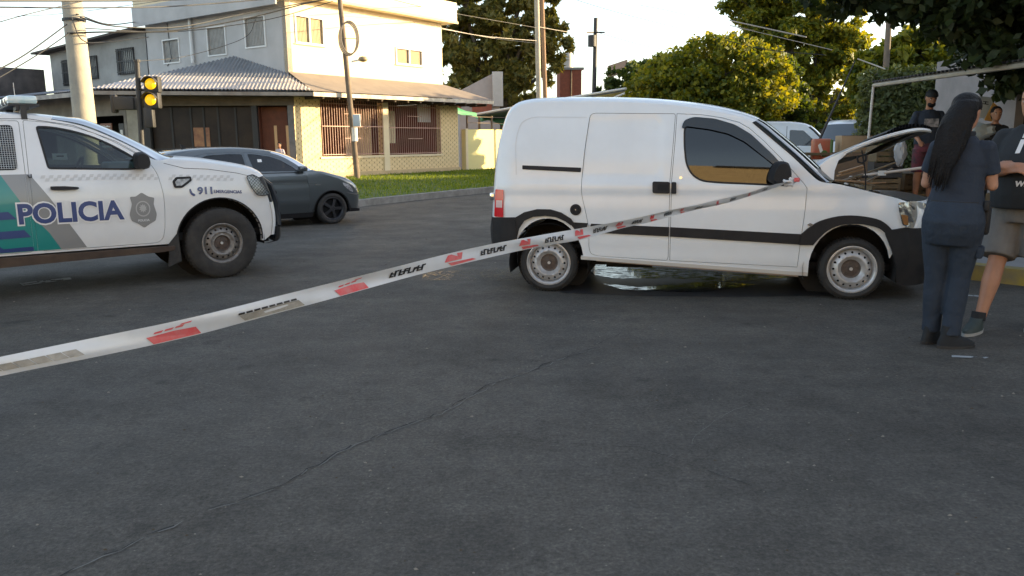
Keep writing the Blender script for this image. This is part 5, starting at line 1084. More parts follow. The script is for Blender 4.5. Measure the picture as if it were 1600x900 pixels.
# ------------------------------------------------------------------ trees
mBark = M('grey_brown_bark', (.10, .08, .06), .9, (.06, .05, .04), 6, bump=.5, bs=20)
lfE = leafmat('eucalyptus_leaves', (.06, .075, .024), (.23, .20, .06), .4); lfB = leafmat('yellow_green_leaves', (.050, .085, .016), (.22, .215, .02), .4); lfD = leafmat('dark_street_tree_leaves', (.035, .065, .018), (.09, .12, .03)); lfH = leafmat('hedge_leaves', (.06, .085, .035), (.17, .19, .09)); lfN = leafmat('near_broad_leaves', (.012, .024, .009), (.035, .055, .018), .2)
def tree(name, label, base, clusters, n, size, mat, seed, h0=None, tr=.22, shell=.35, clumps=0, lean=(0, 0), aspect=1.8, group=None):
    b = Vector((base[0], base[1], 0)); T = thing(name, label, 'tree', b, 0, group)
    cl = [(Vector(c)-b, r) for c, r in clusters]; ctr = sum((c for c, _ in cl), Vector())/len(cl); low_ = min(c.z for c, _ in cl)
    fork = Vector((lean[0], lean[1], h0 or low_*.7)); mb = MB(); mb.tube([(0, 0, -.1), (lean[0]*.3, lean[1]*.3, fork.z*.5), fork], [tr*1.3, tr, tr*.75], 10)
    rg = random.Random(seed)
    for c, r in cl:
        m_ = fork.lerp(c, .5)+Vector((rg.uniform(-.3, .3), rg.uniform(-.3, .3), .3)); mb.tube([fork, m_, c, c+Vector((rg.uniform(-.5, .5), rg.uniform(-.5, .5), .6))], [tr*.55, tr*.35, tr*.2, .02], 7)
        for k in range(3):
            rr = r if isinstance(r, (int, float)) else min(r); d = Vector((rg.uniform(-1, 1), rg.uniform(-1, 1), rg.uniform(-.3, 1)))*rr*.8; mb.tube([m_.lerp(c, .6), c+d*.5, c+d], [tr*.2, tr*.1, .012], 5)
    mb.build('trunk', mBark, T, 60)
    leaves('crown', [(tuple(c), r) for c, r in cl], n, size, mat, T, seed, shell, aspect, clumps); return T
def A(x, y, Y): return tuple(at(x, y, Y))
tree('eucalyptus', 'tall dark eucalyptus with hanging foliage rising behind the cream house', (A(770, 200, 50)[0], 50), [(A(705, 60, 50), (1.6, 1.6, 2.4)), (A(720, -10, 50), (2, 1.6, 2)), (A(745, 110, 50), (2.0, 1.6, 2.2)), (A(790, 40, 50), (2.0, 1.8, 2.0)), (A(800, 120, 50), (1.9, 1.6, 1.8)), (A(760, 60, 51), (1.4, 1.4, 2.0)), (A(820, -30, 50), (2, 2, 2)), (A(835, 70, 50), (1.7, 1.6, 1.9)), (A(865, 62, 50), (1.1, 1.2, 1.4)), (A(858, 110, 50), (.9, 1.1, 1.4)), (A(760, 150, 50), (2.6, 1.6, 1.3)), (A(845, 0, 50), (1.0, 1.2, 2.4))], 32000, .20, lfE, 3, tr=.38, clumps=380, aspect=2.6)
tree('clipped_ficus', 'broad rounded dense tree with a yellow sunlit right side above the van roof', (A(1120, 200, 33)[0], 33), [(A(1110, 125, 33), (2.6, 2.2, 1.5)), (A(1050, 140, 33), (1.7, 1.8, 1.1)), (A(1150, 120, 32.5), (1.9, 1.8, 1.45)), (A(1180, 130, 33), (1.2, 1.5, 1.3)), (A(1020, 150, 33), (1.0, 1.4, .8)), (A(1130, 165, 32.5), (2.7, 1.9, 1.0))], 42000, .13, lfB, 5, tr=.25, shell=.62, clumps=520, aspect=1.5)
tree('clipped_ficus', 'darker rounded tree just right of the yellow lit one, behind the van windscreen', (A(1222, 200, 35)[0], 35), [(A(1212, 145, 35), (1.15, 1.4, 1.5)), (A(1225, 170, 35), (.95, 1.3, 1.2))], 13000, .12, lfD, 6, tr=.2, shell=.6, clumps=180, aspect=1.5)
tree('plane_tree', 'tall leafy street tree with patches of yellow sunlit leaves beyond the white parked vehicles', (A(1262, 230, 52)[0], 52), [(A(1180, 15, 52), (1.94, 1.85, 1.82)), (A(1215, 50, 52), (2.60, 2.08, 2.34)), (A(1270, 20, 52), (3.12, 2.31, 2.60)), (A(1275, 90, 52), (2.86, 2.31, 2.20)), (A(1315, 80, 52), (1.68, 1.73, 2.08)), (A(1265, 140, 52), (2.20, 1.85, 1.94)), (A(1310, 155, 52), (1.82, 1.62, 1.42)), (A(1345, 140, 52), (1.30, 1.39, 1.04)), (A(1200, -40, 52), (3.12, 2.31, 2.60)), (A(1255, 175, 52), (1.56, 1.73, 0.90))], 46000, .19, lfB, 7, tr=.3, clumps=520)
tree('street_tree', 'green tree with a yellow sunlit crown behind the awning pole', (A(1440, 200, 27.5)[0], 27.5), [(A(1400, 105, 27.5), (1.2, 1.2, .8)), (A(1440, 88, 27.5), (1.2, 1.2, .85)), (A(1478, 95, 27.5), (.9, 1.2, .9)), (A(1375, 130, 27.5), (1.0, 1.1, .8)), (A(1500, 130, 27.5), (1.1, 1.1, 1.0))], 22000, .17, lfB, 8, tr=.22, clumps=300)
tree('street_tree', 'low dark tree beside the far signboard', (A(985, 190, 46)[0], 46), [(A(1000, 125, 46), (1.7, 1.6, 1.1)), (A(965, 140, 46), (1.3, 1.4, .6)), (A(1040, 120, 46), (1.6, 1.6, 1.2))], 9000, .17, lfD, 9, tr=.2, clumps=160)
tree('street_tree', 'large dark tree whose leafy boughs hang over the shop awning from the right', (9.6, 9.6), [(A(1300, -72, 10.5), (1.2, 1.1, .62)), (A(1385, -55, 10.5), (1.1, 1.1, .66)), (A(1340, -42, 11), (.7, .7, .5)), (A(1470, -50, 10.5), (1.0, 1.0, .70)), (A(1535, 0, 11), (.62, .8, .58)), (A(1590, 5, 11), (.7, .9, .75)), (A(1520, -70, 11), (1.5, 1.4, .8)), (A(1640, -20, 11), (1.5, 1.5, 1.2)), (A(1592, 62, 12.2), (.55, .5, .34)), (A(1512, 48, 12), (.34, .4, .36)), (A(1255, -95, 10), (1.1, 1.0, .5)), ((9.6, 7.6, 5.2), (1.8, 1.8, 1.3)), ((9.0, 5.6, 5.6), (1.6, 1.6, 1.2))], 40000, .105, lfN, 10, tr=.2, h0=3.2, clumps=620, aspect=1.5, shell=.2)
# far background greenery that closes the street
ff = leaves('far_hedgerow', [(A(x, 212, 85), (5, 2, h)) for x, h in zip(range(560, 1700, 60), [2.2, 2.6, 2.4, 2.8, 2.5, 2.2, 2.8, 3.0, 3.2, 3.0, 3.4, 3.6, 4, 4, 3.6, 4, 4, 4, 4])], 26000, .5, lfD, None, 21, .3)
props(ff, 'distant mass of trees closing the end of the street', 'woodland', kind='stuff')
hw_ = thing('ivy_hedge', 'tall flat ivy covered wall behind the man in the cap', 'hedge', A(1440, 215, 24)[:2]+(0,), R(-6))
leaves('foliage', [((x, 0, z), (.55, .3, .5)) for x in np.arange(-1.4, 3.0, .55) for z in np.arange(.5, 3.3, .5)], 26000, .10, lfH, hw_, 31, .2, 1.5)
MB().box(-1.6, 3.2, .1, .25, 0, 3.3).build('wall', mGreyW2, hw_)
fn = thing('board_fence', 'dark weathered board fence under the street trees', 'fence', A(1225, 230, 37)[:2]+(0,), R(-4)); mb = MB()
rg = random.Random(9)
for i in range(34): mb.box(i*.26, i*.26+.22, 0, .03, 0, 1.75+rg.uniform(-.12, .12))
mb.build('boards', M('dark_fence_boards', (.07, .055, .04), .9, (.13, .10, .075), 4), fn)
each('post', [MB().box(.2+i*2, .34+i*2, -.08, -.001, 0, 1.9) for i in range(5)], mPoleW, fn)
# ------------------------------------------------------------------ poles
def pole(name, label, cat, x0, y0, x1, y1, Y, r0, r1, mat, zb=0.0, group=None):
    """from a foot point to an upper point; leans as in the street"""
    a = at(x0, y0, Y); b = at(x1, y1, Y); d = (b-a); foot = a+d*((zb-a.z)/d.z); T = thing(name, label, cat, foot, 0, group); k = b-foot
    MB().tube([(0, 0, -.1), k*.5, k], [r0, (r0+r1)/2, r1], 16).build('post', mat, T, 60); return T, k
cp, ck_ = pole('concrete_pole', 'thick pale concrete utility pole rising behind the police pickup', 'utility pole', 133, 193, 108, -40, 21, .29, .23, mPoleC, .0)
MB().lathe([(.27, 0), (.275, .0), (.275, .06), (.27, .06)], 20, o=tuple(ck_*.80)).tube([ck_*.80+Vector((.2, -.2, .03)), ck_*.80+Vector((.45, -.35, -.05))], .03).build('band', mIronD, cp)
pl, pk_ = pole('lamp_pole', 'slim leaning wooden pole with a coil of cable and a small street lamp', 'utility pole', 558, 272, 528, -30, 26.6, .095, .075, mPoleW, .2)
def rel(T, p): return Vector(p)-T.location
c_ = rel(pl, at(545, 60, 26.45)); pts = [c_+Vector((.26*math.cos(a), .12*math.cos(a), .50*math.sin(a))) for a in np.linspace(0, 2*math.pi, 33)[:-1]]
cc = MB()
for dx in (-.03, .0, .03): cc.tube([p+Vector((dx, dx*.6, dx)) for p in pts], .022, 6, closed=True)
cc.tube([c_+Vector((-.26, -.12, 0)), c_+Vector((.26, .12, 0))], .012, 5); cc.build('cable_coil', M('grey_brown_cable', (.13, .115, .10), .7), pl, 60)
a_ = rel(pl, at(550, 96, 26.5)); lp_ = MB().tube([a_, a_+Vector((.28, -.25, .02))], .03, 8).build('lamp_arm', mFrameW, pl, 40); MB().ball(a_+Vector((.42, -.38, .03)), (.15, .13, .09), 8).build('lamp_head', M('ochre_lamp', (.32, .24, .14), .5), lp_, 60)
b_ = rel(pl, at(557, 188, 26.45)); MB().bevbox(b_.x-.10, b_.x+.14, b_.y-.12, b_.y-.04, b_.z-.2, b_.z+.18, .02).build('meter_box', M('pale_blue_box', (.50, .56, .60), .5), pl, 30)
b_ = rel(pl, at(553, 210, 26.45)); MB().lathe([(.10, -.22), (.102, -.22), (.102, .22), (.10, .22)], 14, o=tuple(b_+Vector((0, .12, 0)))).build('white_band', mFrameW, pl)
p1, _ = pole('utility_pole', 'left and paler of two tall poles standing together beyond the carport', 'utility pole', 842, 155, 838, -30, 41, .14, .12, mPoleC, .0, None)
p2_, _ = pole('utility_pole', 'right and browner of two tall poles standing together beyond the carport', 'utility pole', 852, 155, 846, -30, 42, .12, .10, M('red_brown_pole', (.24, .15, .09), .85), .0, None)
p3, k3 = pole('utility_pole', 'lone dark pole with a transformer box above the van roof', 'utility pole', 928, 150, 931, 28, 46, .13, .11, mIronD, .0)
q = rel(p3, at(925, 64, 45.8)); MB().lathe([(0, -.3), (.22, -.3), (.22, .3), (0, .3)], 12, o=tuple(q)).tube([q+Vector((-.3, 0, .45)), q+Vector((.7, 0, .45))], .04).build('transformer', mIronD, p3, 40)
p4, _ = pole('utility_pole', 'grey pole passing up through the leaves behind the shop awning', 'utility pole', 1383, 125, 1390, 20, 26.2, .10, .09, mPoleW, .0)
# traffic light
def tl():
    f = at(222, 260, 21.7); T = thing('traffic_light', 'dark traffic light pole with two lit amber lamps between pickup and shop front', 'traffic light', (f.x, f.y, .1))
    b = rel(T, at(214, 97, 21.7)); MB().tube([(0, 0, 0), b*.5, b], [.075, .07, .065], 12).build('pole', mIronD, T, 40); MB().lathe([(0, .0), (.09, 0), (.09, .06), (0, .06)], 12, o=tuple(b)).build('pole_cap', mIronD, T)
    for i, (x, y) in enumerate(((234, 131), (234, 156))):
        c = rel(T, at(x, y, 21.55)); hd = MB().bevbox(c.x-.2, c.x+.2, c.y+.05, c.y+.3, c.z-.22, c.z+.2, .04).build('signal_head', mIronD, T, 30)
        MB().lathe([(.19, .05), (.20, -.06), (.19, -.12), (.185, -.06), (.175, .05)], 24, 'y', tuple(c), R(10), R(170)).build('visor', mIronD, hd, 60)
        MB().lathe([(.145, .04), (.13, -.0), (.08, -.03), (0, -.04)], 24, 'y', tuple(c)).build('amber_lamp', M('amber_lamp', (.9, .50, .01), .3, emis=.25) if i == 0 else bpy.data.materials['amber_lamp'], hd, 60)
    c = rel(T, at(198, 162, 21.7)); MB().bevbox(c.x-.30, c.x+.22, c.y-.1, c.y+.2, c.z-.16, c.z+.18, .03).bevbox(c.x-.42, c.x-.28, c.y-.05, c.y+.15, c.z-.24, c.z+.24, .04).build('side_signal_head', mIronD, T, 30)
    c = rel(T, at(231, 180, 21.6)); MB().bevbox(c.x-.12, c.x+.12, c.y, c.y+.2, c.z-.32, c.z+.2, .03).build('pedestrian_signal_head', mIronD, T, 30)
tl()
# ------------------------------------------------------------------ overhead cables
def wire(label, pts, r, mat=None, sag=0.0, name='overhead_cable'):
    P = [at(*p) for p in pts]
    if len(P) == 2:
        a, b = P; P = [a.lerp(b, t)+Vector((0, 0, -sag*4*t*(1-t))) for t in np.linspace(0, 1, 14)]
    else: P = [Vector(p) for p in cr([tuple(q) for q in P], 6)]
    o = MB().tube(P, r, 5).build(name, mat or mWire); o['group'] = 'overhead cables'; return props(o, label, 'cable')
wire('thick black cable running along the very top left edge of the picture', [(-20, 1, 16), (250, 0, 20), (420, -8, 26)], .022)
wire('black cable crossing from the left edge behind the concrete pole to the lamp pole', [(-20, 11, 16), (150, 12, 20), (300, 8, 23), (535, -12, 26.5)], .016)
wire('black cable from the concrete pole curving up to the lamp pole, lower of the pair', [(105, 52, 20.7), (160, 50, 21), (270, 48, 23), (380, 30, 25), (480, 5, 26.3), (535, -6, 26.5)], .020)
wire('black cable from the concrete pole curving up to the lamp pole, upper of the pair', [(125, 27, 20.7), (180, 41, 21), (280, 42, 23), (380, 22, 25), (500, 0, 26.3)], .017)
wire('cable from the left edge up to the concrete pole, upper of two', [(-20, 118, 17), (40, 85, 18.5), (105, 38, 20.7)], .016)
wire('cable from the left edge up to the concrete pole, lower of two', [(-20, 132, 17), (55, 88, 19), (108, 52, 20.7)], .014)
wire('short cable from the concrete pole to the rear house eaves', [(120, 22, 20.7), (170, 38, 25), (215, 34, 33)], .018)
wire('thin cable high at the top left, rising to the right of the concrete pole', [(-20, 40, 18), (60, 18, 19), (200, -14, 22)], .010)
wire('faint thin wire low in the left sky', [(-20, 26, 24), (110, 20, 26), (330, -10, 30)], .008)
wire('slack looped cable hanging from the top of the concrete pole', [(112, 28, 20.6), (128, 62, 20.6), (160, 66, 22), (232, 58, 27)], .014)
wire('cable crossing the shaded upper wall in a shallow arc', [(133, 44, 20.7), (250, 50, 24), (330, 44, 25), (430, 28, 26), (520, 2, 26.5)], .013)
wire('thin wire sweeping over the corner roof to the shaded wall', [(210, 96, 24), (290, 88, 26), (380, 60, 27), (400, 30, 27)], .009)
wire('pale thin wire along the sunlit upper wall, left end at the lamp pole', [(540, 25, 26.4), (640, 34, 32), (760, 58, 40), (842, 68, 41)], .012, mWireL)
wire('dark cable crossing the sunlit parapet to the paired poles', [(600, -4, 28), (690, 17, 34), (842, 44, 41)], .012)
wire('pale cable between the house corner and the paired poles, lower', [(690, 45, 34), (760, 57, 38), (842, 64, 41)], .016, mWireL)
wire('pale cable between the paired poles and the lone pole', [(842, 42, 41), (890, 50, 44), (928, 50, 45.8)], .016, mWireL)
wire('cable from the lone pole drooping right into the rounded tree', [(931, 50, 45.8), (1010, 72, 42), (1090, 85, 38)], .012)
wire('upper thin cable high in the white sky on the right', [(1000, 8, 30), (1050, 18, 31), (1180, 48, 33)], .008)
wire('lower thin cable in the white sky leading to the leafy tree', [(870, -10, 28), (960, 18, 29), (1085, 50, 31)], .008)
wire('bright sunlit cable in front of the leafy tree, upper of two', [(1140, 32, 30), (1200, 45, 29), (1260, 58, 28)], .022, mWireL)
wire('bright sunlit cable in front of the leafy tree, lower of two', [(1140, 40, 30), (1200, 54, 29.5), (1300, 78, 28)], .012, mWireL)
wire('dark drooping cable above the rounded tree', [(1130, 62, 31), (1200, 78, 30), (1290, 86, 29)], .014)
wire('pale cable behind the awning pole', [(1340, 92, 25), (1362, 100, 24), (1383, 108, 22)], .018, mWireL)
# ------------------------------------------------------------------ parked vehicles far down the street
def far_van():
    p = at(1222, 215, 30); T = thing('small_white_van', 'small white delivery van parked far down the street behind the open bonnet van', 'van', (p.x-.9, p.y+.5, 0), R(-14)); T.scale = (1.05, 1.05, 1.07)
    c = Car(T, [(.2, .72), (.5, .80), (.95, .80), (1.8, .68)], (2.6, .8, .3, 2), (-.5, .3, .05, 2))
    Ek = [(-.7, .4), (-.72, 1.0), (-.62, 1.7), (-.5, 1.85), (.6, 1.86), (1.3, 1.82), (1.75, 1.70), (2.2, 1.28), (2.4, 1.10), (2.8, 1.02), (3.1, .88), (3.2, .5)]
    Ck = [(-.78, .4), (-.80, 1.0), (-.70, 1.75), (-.5, 1.92), (.6, 1.93), (1.35, 1.9), (1.9, 1.76), (2.35, 1.34), (2.6, 1.14), (2.95, 1.05), (3.3, .9), (3.4, .5)]
    E_, C_ = cr(Ek, 3), cr(Ck, 3); wn = rnd([(1.15, 1.1), (1.15, 1.62), (1.6, 1.6), (1.95, 1.28), (2.1, 1.08)], .05)
    c.side('body', [(-.7, .4), (-.33, .35)]+arc(0, .3, .34, 165, 15, 8)+[(2.35, .3)]+arc(2.7, .3, .34, 165, 15, 8)+[(3.15, .35)]+E_[::-1], mWhite, [wn], grid=.12, thick=.03)
    c.side('door_window', wn, M('dark_window', (.02, .022, .025), .1, coat=1), off=-.008, thick=0, grid=.1); c.side('side_strip', [(.35, .55), (2.3, .5), (2.3, .42), (.35, .46)], mBlack, off=.01, thick=.01)
    c.side('door_seam', [(1.05, 1.75), (1.065, 1.75), (1.065, .4), (1.05, .4)], mBlack, off=.002, thick=.002); c.side('door_seam', [(2.15, 1.1), (2.165, 1.1), (2.2, .4), (2.185, .4)], mBlack, off=.002, thick=.002)
    c.side('door_handle', [(.9, .98), (1.0, .98), (1.0, .92), (.9, .92)], mBlack, off=.02, thick=.02); c.side('door_handle', [(1.12, .98), (1.22, .98), (1.22, .92), (1.12, .92)], mBlack, off=.02, thick=.02)
    c.strip('rear_doors', E_[:7], C_[:7], mWhite); c.strip('roof', E_[6:19], C_[6:19], mWhite); c.strip('windshield', E_[18:25], C_[18:25], bpy.data.materials['dark_window']); c.strip('bonnet', E_[24:31], C_[24:31], mWhite); c.strip('bumper', E_[30:], C_[30:], mBlack)
    for sg in (-1, 1): MB().bevbox(2.02, 2.14, sg*.95-.1, sg*.95+.1, 1.02, 1.22, .03).build('wing_mirror', mBlack, T, 40)
    for x in (0, 2.7):
        for sg in (-1, 1): wheel(T, x, sg*.78, .29, .17, .2, 12, mSteel, mRust, sg)
    MB().box(-.5, 3.1, -.6, .6, .25, .4).build('underbody', mDark, T)
far_van()
def suv():
    p = at(1318, 240, 25); T = thing('white_suv', 'white estate car parked tail towards us beside the cardboard box', 'car', (p.x+.35, p.y+.5, 0), R(66)); T.scale = (1.1, 1.1, 1.16)
    c = Car(T, [(.2, .78), (.5, .88), (1.0, .88), (1.6, .66)], (2.9, .8, .25, 2), (.1, .5, .10, 2))
    Ek = [(-.55, .35), (-.60, .75), (-.56, 1.0), (-.42, 1.12), (-.15, 1.50), (.05, 1.60), (.8, 1.66), (1.8, 1.60), (2.3, 1.42), (2.9, 1.05), (3.6, .92), (3.8, .5)]
    Ck = [(-.62, .35), (-.70, .75), (-.66, 1.0), (-.52, 1.14), (-.28, 1.54), (-.02, 1.66), (.8, 1.73), (1.8, 1.68), (2.45, 1.46), (3.1, 1.1), (3.8, .94), (4.0, .5)]
    E_, C_ = cr(Ek, 3), cr(Ck, 3); wn = rnd([(-.05, 1.12), (.12, 1.48), (.9, 1.54), (1.8, 1.50), (2.3, 1.3), (2.6, 1.08)], .06)
    c.side('body', [(-.55, .35), (-.1, .35)]+arc(.3, .32, .36, 170, 10, 8)+[(2.6, .3)]+arc(2.95, .32, .36, 170, 10, 8)+[(3.6, .35)]+E_[::-1], mWhite, [wn], grid=.12, thick=.03)
    c.side('side_window', wn, bpy.data.materials['dark_window'], off=-.008, thick=0, grid=.1)
    c.strip('tailgate', E_[:10], C_[:10], mWhite); c.strip('rear_screen', E_[9:14], C_[9:14], M('pale_reflecting_rear_glass', (.10, .12, .14), .08, coat=1)); c.strip('roof', E_[13:25], C_[13:25], mWhite); c.strip('windshield', E_[24:28], C_[24:28], bpy.data.materials['dark_window']); c.strip('bonnet', E_[27:], C_[27:], mWhite)
    c.side('tail_light', rnd([(-.60, .98), (-.30, .96), (-.32, .78), (-.62, .76)], .03), mRed, off=.015, thick=.03)
    MB().bevbox(-.80, -.60, -.72, .72, .30, .52, .04).build('rear_bumper', mBlack, T, 30); MB().bevbox(-.735, -.70, -.24, .24, .62, .74, .005).build('number_plate', mFrameW, T)
    MB().tube([(.2, -.60, 1.70), (.3, -.60, 1.76), (1.9, -.58, 1.76), (2.0, -.58, 1.68)], .02).tube([(.2, .60, 1.70), (.3, .60, 1.76), (1.9, .58, 1.76), (2.0, .58, 1.68)], .02).build('roof_rails', mIronD, T)
    for x in (.3, 2.95):
        for sg in (-1, 1): wheel(T, x, sg*.86, .32, .2, .22, 12, mSteel, mRust, sg)
    MB().box(-.5, 3.6, -.7, .7, .25, .4).build('underbody', mDark, T)
suv()
# ------------------------------------------------------------------ greengrocer corner
def pz(x, y):   # height of the rising pavement at a point (approximate sheet)
    import mathutils
    return PAVE.closest_point_on_mesh(Vector((x, y, 0)))[1].z
PAVE = bpy.data.objects['shop_pavement']
def pav(x, y):
    # intersect straight down with the pavement sheet
    ok, loc_, n_, i_ = PAVE.ray_cast(Vector((x, y, 5)), Vector((0, 0, -1))); return loc_.z if ok else .3
bpy.context.view_layer.update()
a0 = at(1365, 131, 14.4); a1 = at(1600, 98, 10.1); a2 = a0+Vector((5.5, 1.0, .55)); a3 = a1+Vector((5.5, 1.0, .5)); dd = (a1-a0); a1 = a1+dd*.25
aw = thing('shop_awning', 'sheet metal awning on a thin pale post in front of the greengrocer', 'awning', (a0.x, a0.y, 0)); o_ = Vector((a0.x, a0.y, 0))
P4 = [a0-o_, a1-o_, a3-o_+dd*.25, a2-o_]
MB().add(P4+[p+Vector((0, 0, .02)) for p in P4], [(0, 1, 2, 3), (4, 5, 6, 7), (0, 1, 5, 4), (1, 2, 6, 5), (2, 3, 7, 6), (3, 0, 4, 7)]).build('roof_sheet', M('rusty_dark_sheet', (.05, .05, .045), .7, (.09, .08, .06), 4), aw)
mb = MB(); d = (a1-a0).normalized(); mb.tube([a0-o_+Vector((0, 0, -.03)), a1-o_+Vector((0, 0, -.03))], .032, 6); mb.build('edge_beam', M('pale_beam', (.40, .36, .29), .7, (.30, .27, .22), 5), aw, 40)
mb = MB(); n_ = 46
for i in range(n_):
    p = (a0-o_).lerp(a1-o_, i/n_); mb.tube([p+Vector((-.03, -.02, .035)), p+Vector((.6, .1, .09))], .018, 5)
mb.build('sheet_ridges', mIronD, aw)
MB().tube([a0-o_+Vector((0, 0, -.03)), Vector((a0.x-o_.x-.05, 0, .3))], .024, 8).build('post', M('white_post', (.55, .53, .50), .6), aw, 40)
# shop building
sx, sy_ = 9.35, 14.2
shp = thing('greengrocer_shop', 'grey plastered greengrocer shop with a dark open front under the awning', 'shop', (sx, sy_, 0), R(-6))
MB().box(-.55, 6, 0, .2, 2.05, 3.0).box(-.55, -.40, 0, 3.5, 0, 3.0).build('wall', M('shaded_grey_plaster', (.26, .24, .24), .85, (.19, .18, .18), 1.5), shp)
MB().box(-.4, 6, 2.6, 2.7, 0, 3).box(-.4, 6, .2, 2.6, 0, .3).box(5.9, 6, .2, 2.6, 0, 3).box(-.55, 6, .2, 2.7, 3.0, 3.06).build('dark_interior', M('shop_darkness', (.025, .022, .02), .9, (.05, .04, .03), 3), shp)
MB().box(-.45, .9, -.08, -.001, 1.98, 2.08).build('lintel', mIronD, shp)
MB().box(.55, 2.3, -.12, -.04, 1.0, 2.35).build('hanging_curtain', mDark, shp)
rk = thing('vegetable_rack', 'wooden display rack with shelves of produce at the shop entrance', 'display rack', (sx-.35, sy_-.75, .3), R(-6))
each('shelf', [MB().box(.041, 1.459, 0, .45, z, z+.03) for z in (.25, .62, 1.0, 1.28)], mCrate, rk); each('side_panel', [MB().box(0, .04, 0, .45, 0, 1.7), MB().box(1.46, 1.5, 0, .45, 0, 1.7)], mCrate, rk)
rg = random.Random(6); cols = [M('orange_fruit', (.50, .20, .03), .5), M('green_vegetable', (.06, .13, .03), .6), M('pale_onion', (.40, .33, .24), .6), M('red_tomato', (.35, .04, .02), .4)]
for k, z in enumerate((.28, .65, 1.03, 1.31)):
    mb = MB()
    for i in range(26): mb.ball((.08+rg.random()*1.34, .05+rg.random()*.34, z+.05+rg.random()*.05), rg.uniform(.035, .05), 5)
    props(mb.build('produce', cols[k], None, 60), ['heap of orange fruit on the lowest rack shelf', 'heap of green vegetables on the second rack shelf', 'heap of pale onions on the third rack shelf', 'heap of red tomatoes on the top rack shelf'][k], 'produce').location = rk.location
def card(name, label, x, y, Y, w_, h_, mat, mark=None):
    p = at(x, y, Y); T = thing(name, label, 'sign', p, R(-10)); MB().box(-w_/2, w_/2, 0, .012, -h_/2, h_/2).build('board', mat, T)
    if mark: mark(T)
    return T
def mk_T(T): MB().box(-.05, .05, -.006, -.001, .05, .062).box(-.04, .04, -.006, -.001, .085, .097).box(-.008, .008, -.006, -.001, .05, .10).build('mark', mIronD, T)
card('price_sign', 'tilted pale blue sign with a small dark mark at the shop entrance', 1538, 168, 13.3, .24, .34, M('pale_blue_card', (.42, .47, .50), .6), mk_T).rotation_euler[1] = R(8)
MB_ = MB().prism([(-.10, -.12), (.02, -.14), (.10, .10), (.02, .16), (-.04, .02)], 0, .02, 'y').build('paper_cone', M('orange_paper', (.50, .26, .06), .6)); MB_.location = at(1549, 176, 13.2); props(MB_, 'folded orange paper beside the pale blue sign', 'paper')
# striped bag and crumpled bags
for nm, lb_, x, y, Y, s, mt in (('plastic_bag', 'crumpled pale plastic sack lying on the rack by the boy', 1527, 205, 12.6, (.28, .2, .13), M('pale_blue_plastic', (.36, .42, .44), .35)), ('plastic_bag', 'crumpled pale grey bag hanging by the stacked crates', 1407, 238, 12.3, (.09, .08, .19), M('grey_plastic', (.30, .31, .33), .45)), ('plastic_bag', 'white knotted bag on the pavement between the woman and the man', 1562, 277, 12.0, (.15, .12, .2), M('white_plastic', (.40, .40, .42), .4))):
    rg = random.Random(len(lb_)); mb = MB().ball((0, 0, 0), s, 9); mb.v = [tuple(c*(1+rg.uniform(-.22, .22)) for c in p) for p in mb.v]; o = mb.build(nm, mt, None, 25); o.location = at(x, y, Y); props(o, lb_, 'bag', group='plastic bags')
# crates
def crate(label, x, y, Y, w_=.50, h_=.26, dp=.33, rz=0.0, zoff=None, mat=None):
    p = at(x, y, Y); T = thing('wooden_crate', label, 'crate', (p.x, p.y, p.z), rz, 'wooden fruit crates'); m_ = mat or mCrate
    f = MB(); nsl = 3; sh_ = h_/nsl
    for q in (-dp/2, dp/2-.01):
        f = MB()
        for k in range(nsl): z0 = k*sh_+.006; z1 = (k+1)*sh_-.012; f.box(-w_/2, w_/2, q, q+.01, z0, z1)
        f.build('slatted_side', m_, T)
    each('end_board', [MB().box(-w_/2-.012, -w_/2, -dp/2, dp/2, 0, h_), MB().box(w_/2, w_/2+.012, -dp/2, dp/2, 0, h_)], m_, T)
    MB().box(-w_/2, w_/2, -dp/2+.011, dp/2-.011, .0, .012).build('base', m_, T)
    each('corner_post', [MB().box(a*(w_/2-.015)-.012, a*(w_/2-.015)+.012, b*(dp/2-.025)-.012, b*(dp/2-.025)+.012, .013, h_+.01) for a in (-1, 1) for b in (-1, 1)], m_, T); return T
base = [(1380, 297), (1380, 275), (1379, 256), (1379, 243)]
lbs = ['bottom crate of the stack seen through the raised bonnet', 'second crate from the bottom of the stack under the bonnet', 'dark crate third from the bottom in the stack under the bonnet', 'top crate of the stack seen under the raised bonnet']
zb_ = .30; pc_ = at(1379, 280, 12.6)
for i, l in enumerate(lbs):
    T = crate(l, 1379, 280, 12.6, .40 if i != 2 else .42, .245, .33, R(-8+i*4), mat=None if i != 2 else M('dark_crate_wood', (.04, .04, .042), .8)); T.location.z = zb_+.25*i
crate('brown crate lying left of the stack under the bonnet', 1352, 268, 12.9, .22, .34, .3, R(20)).location.z = .62
for i, (x, y, l) in enumerate(((1425, 300, 'flat crate on the ground behind the man leaning on the bonnet'), (1404, 283, 'small crate behind the grey bag'), (1580, 300, 'crate on the pavement behind the man in shorts'))):
    T = crate(l, x, y, 13.2, .45, .22, .3, R(15*i-10)); T.location.z = max(.3, pav(T.location.x, T.location.y))
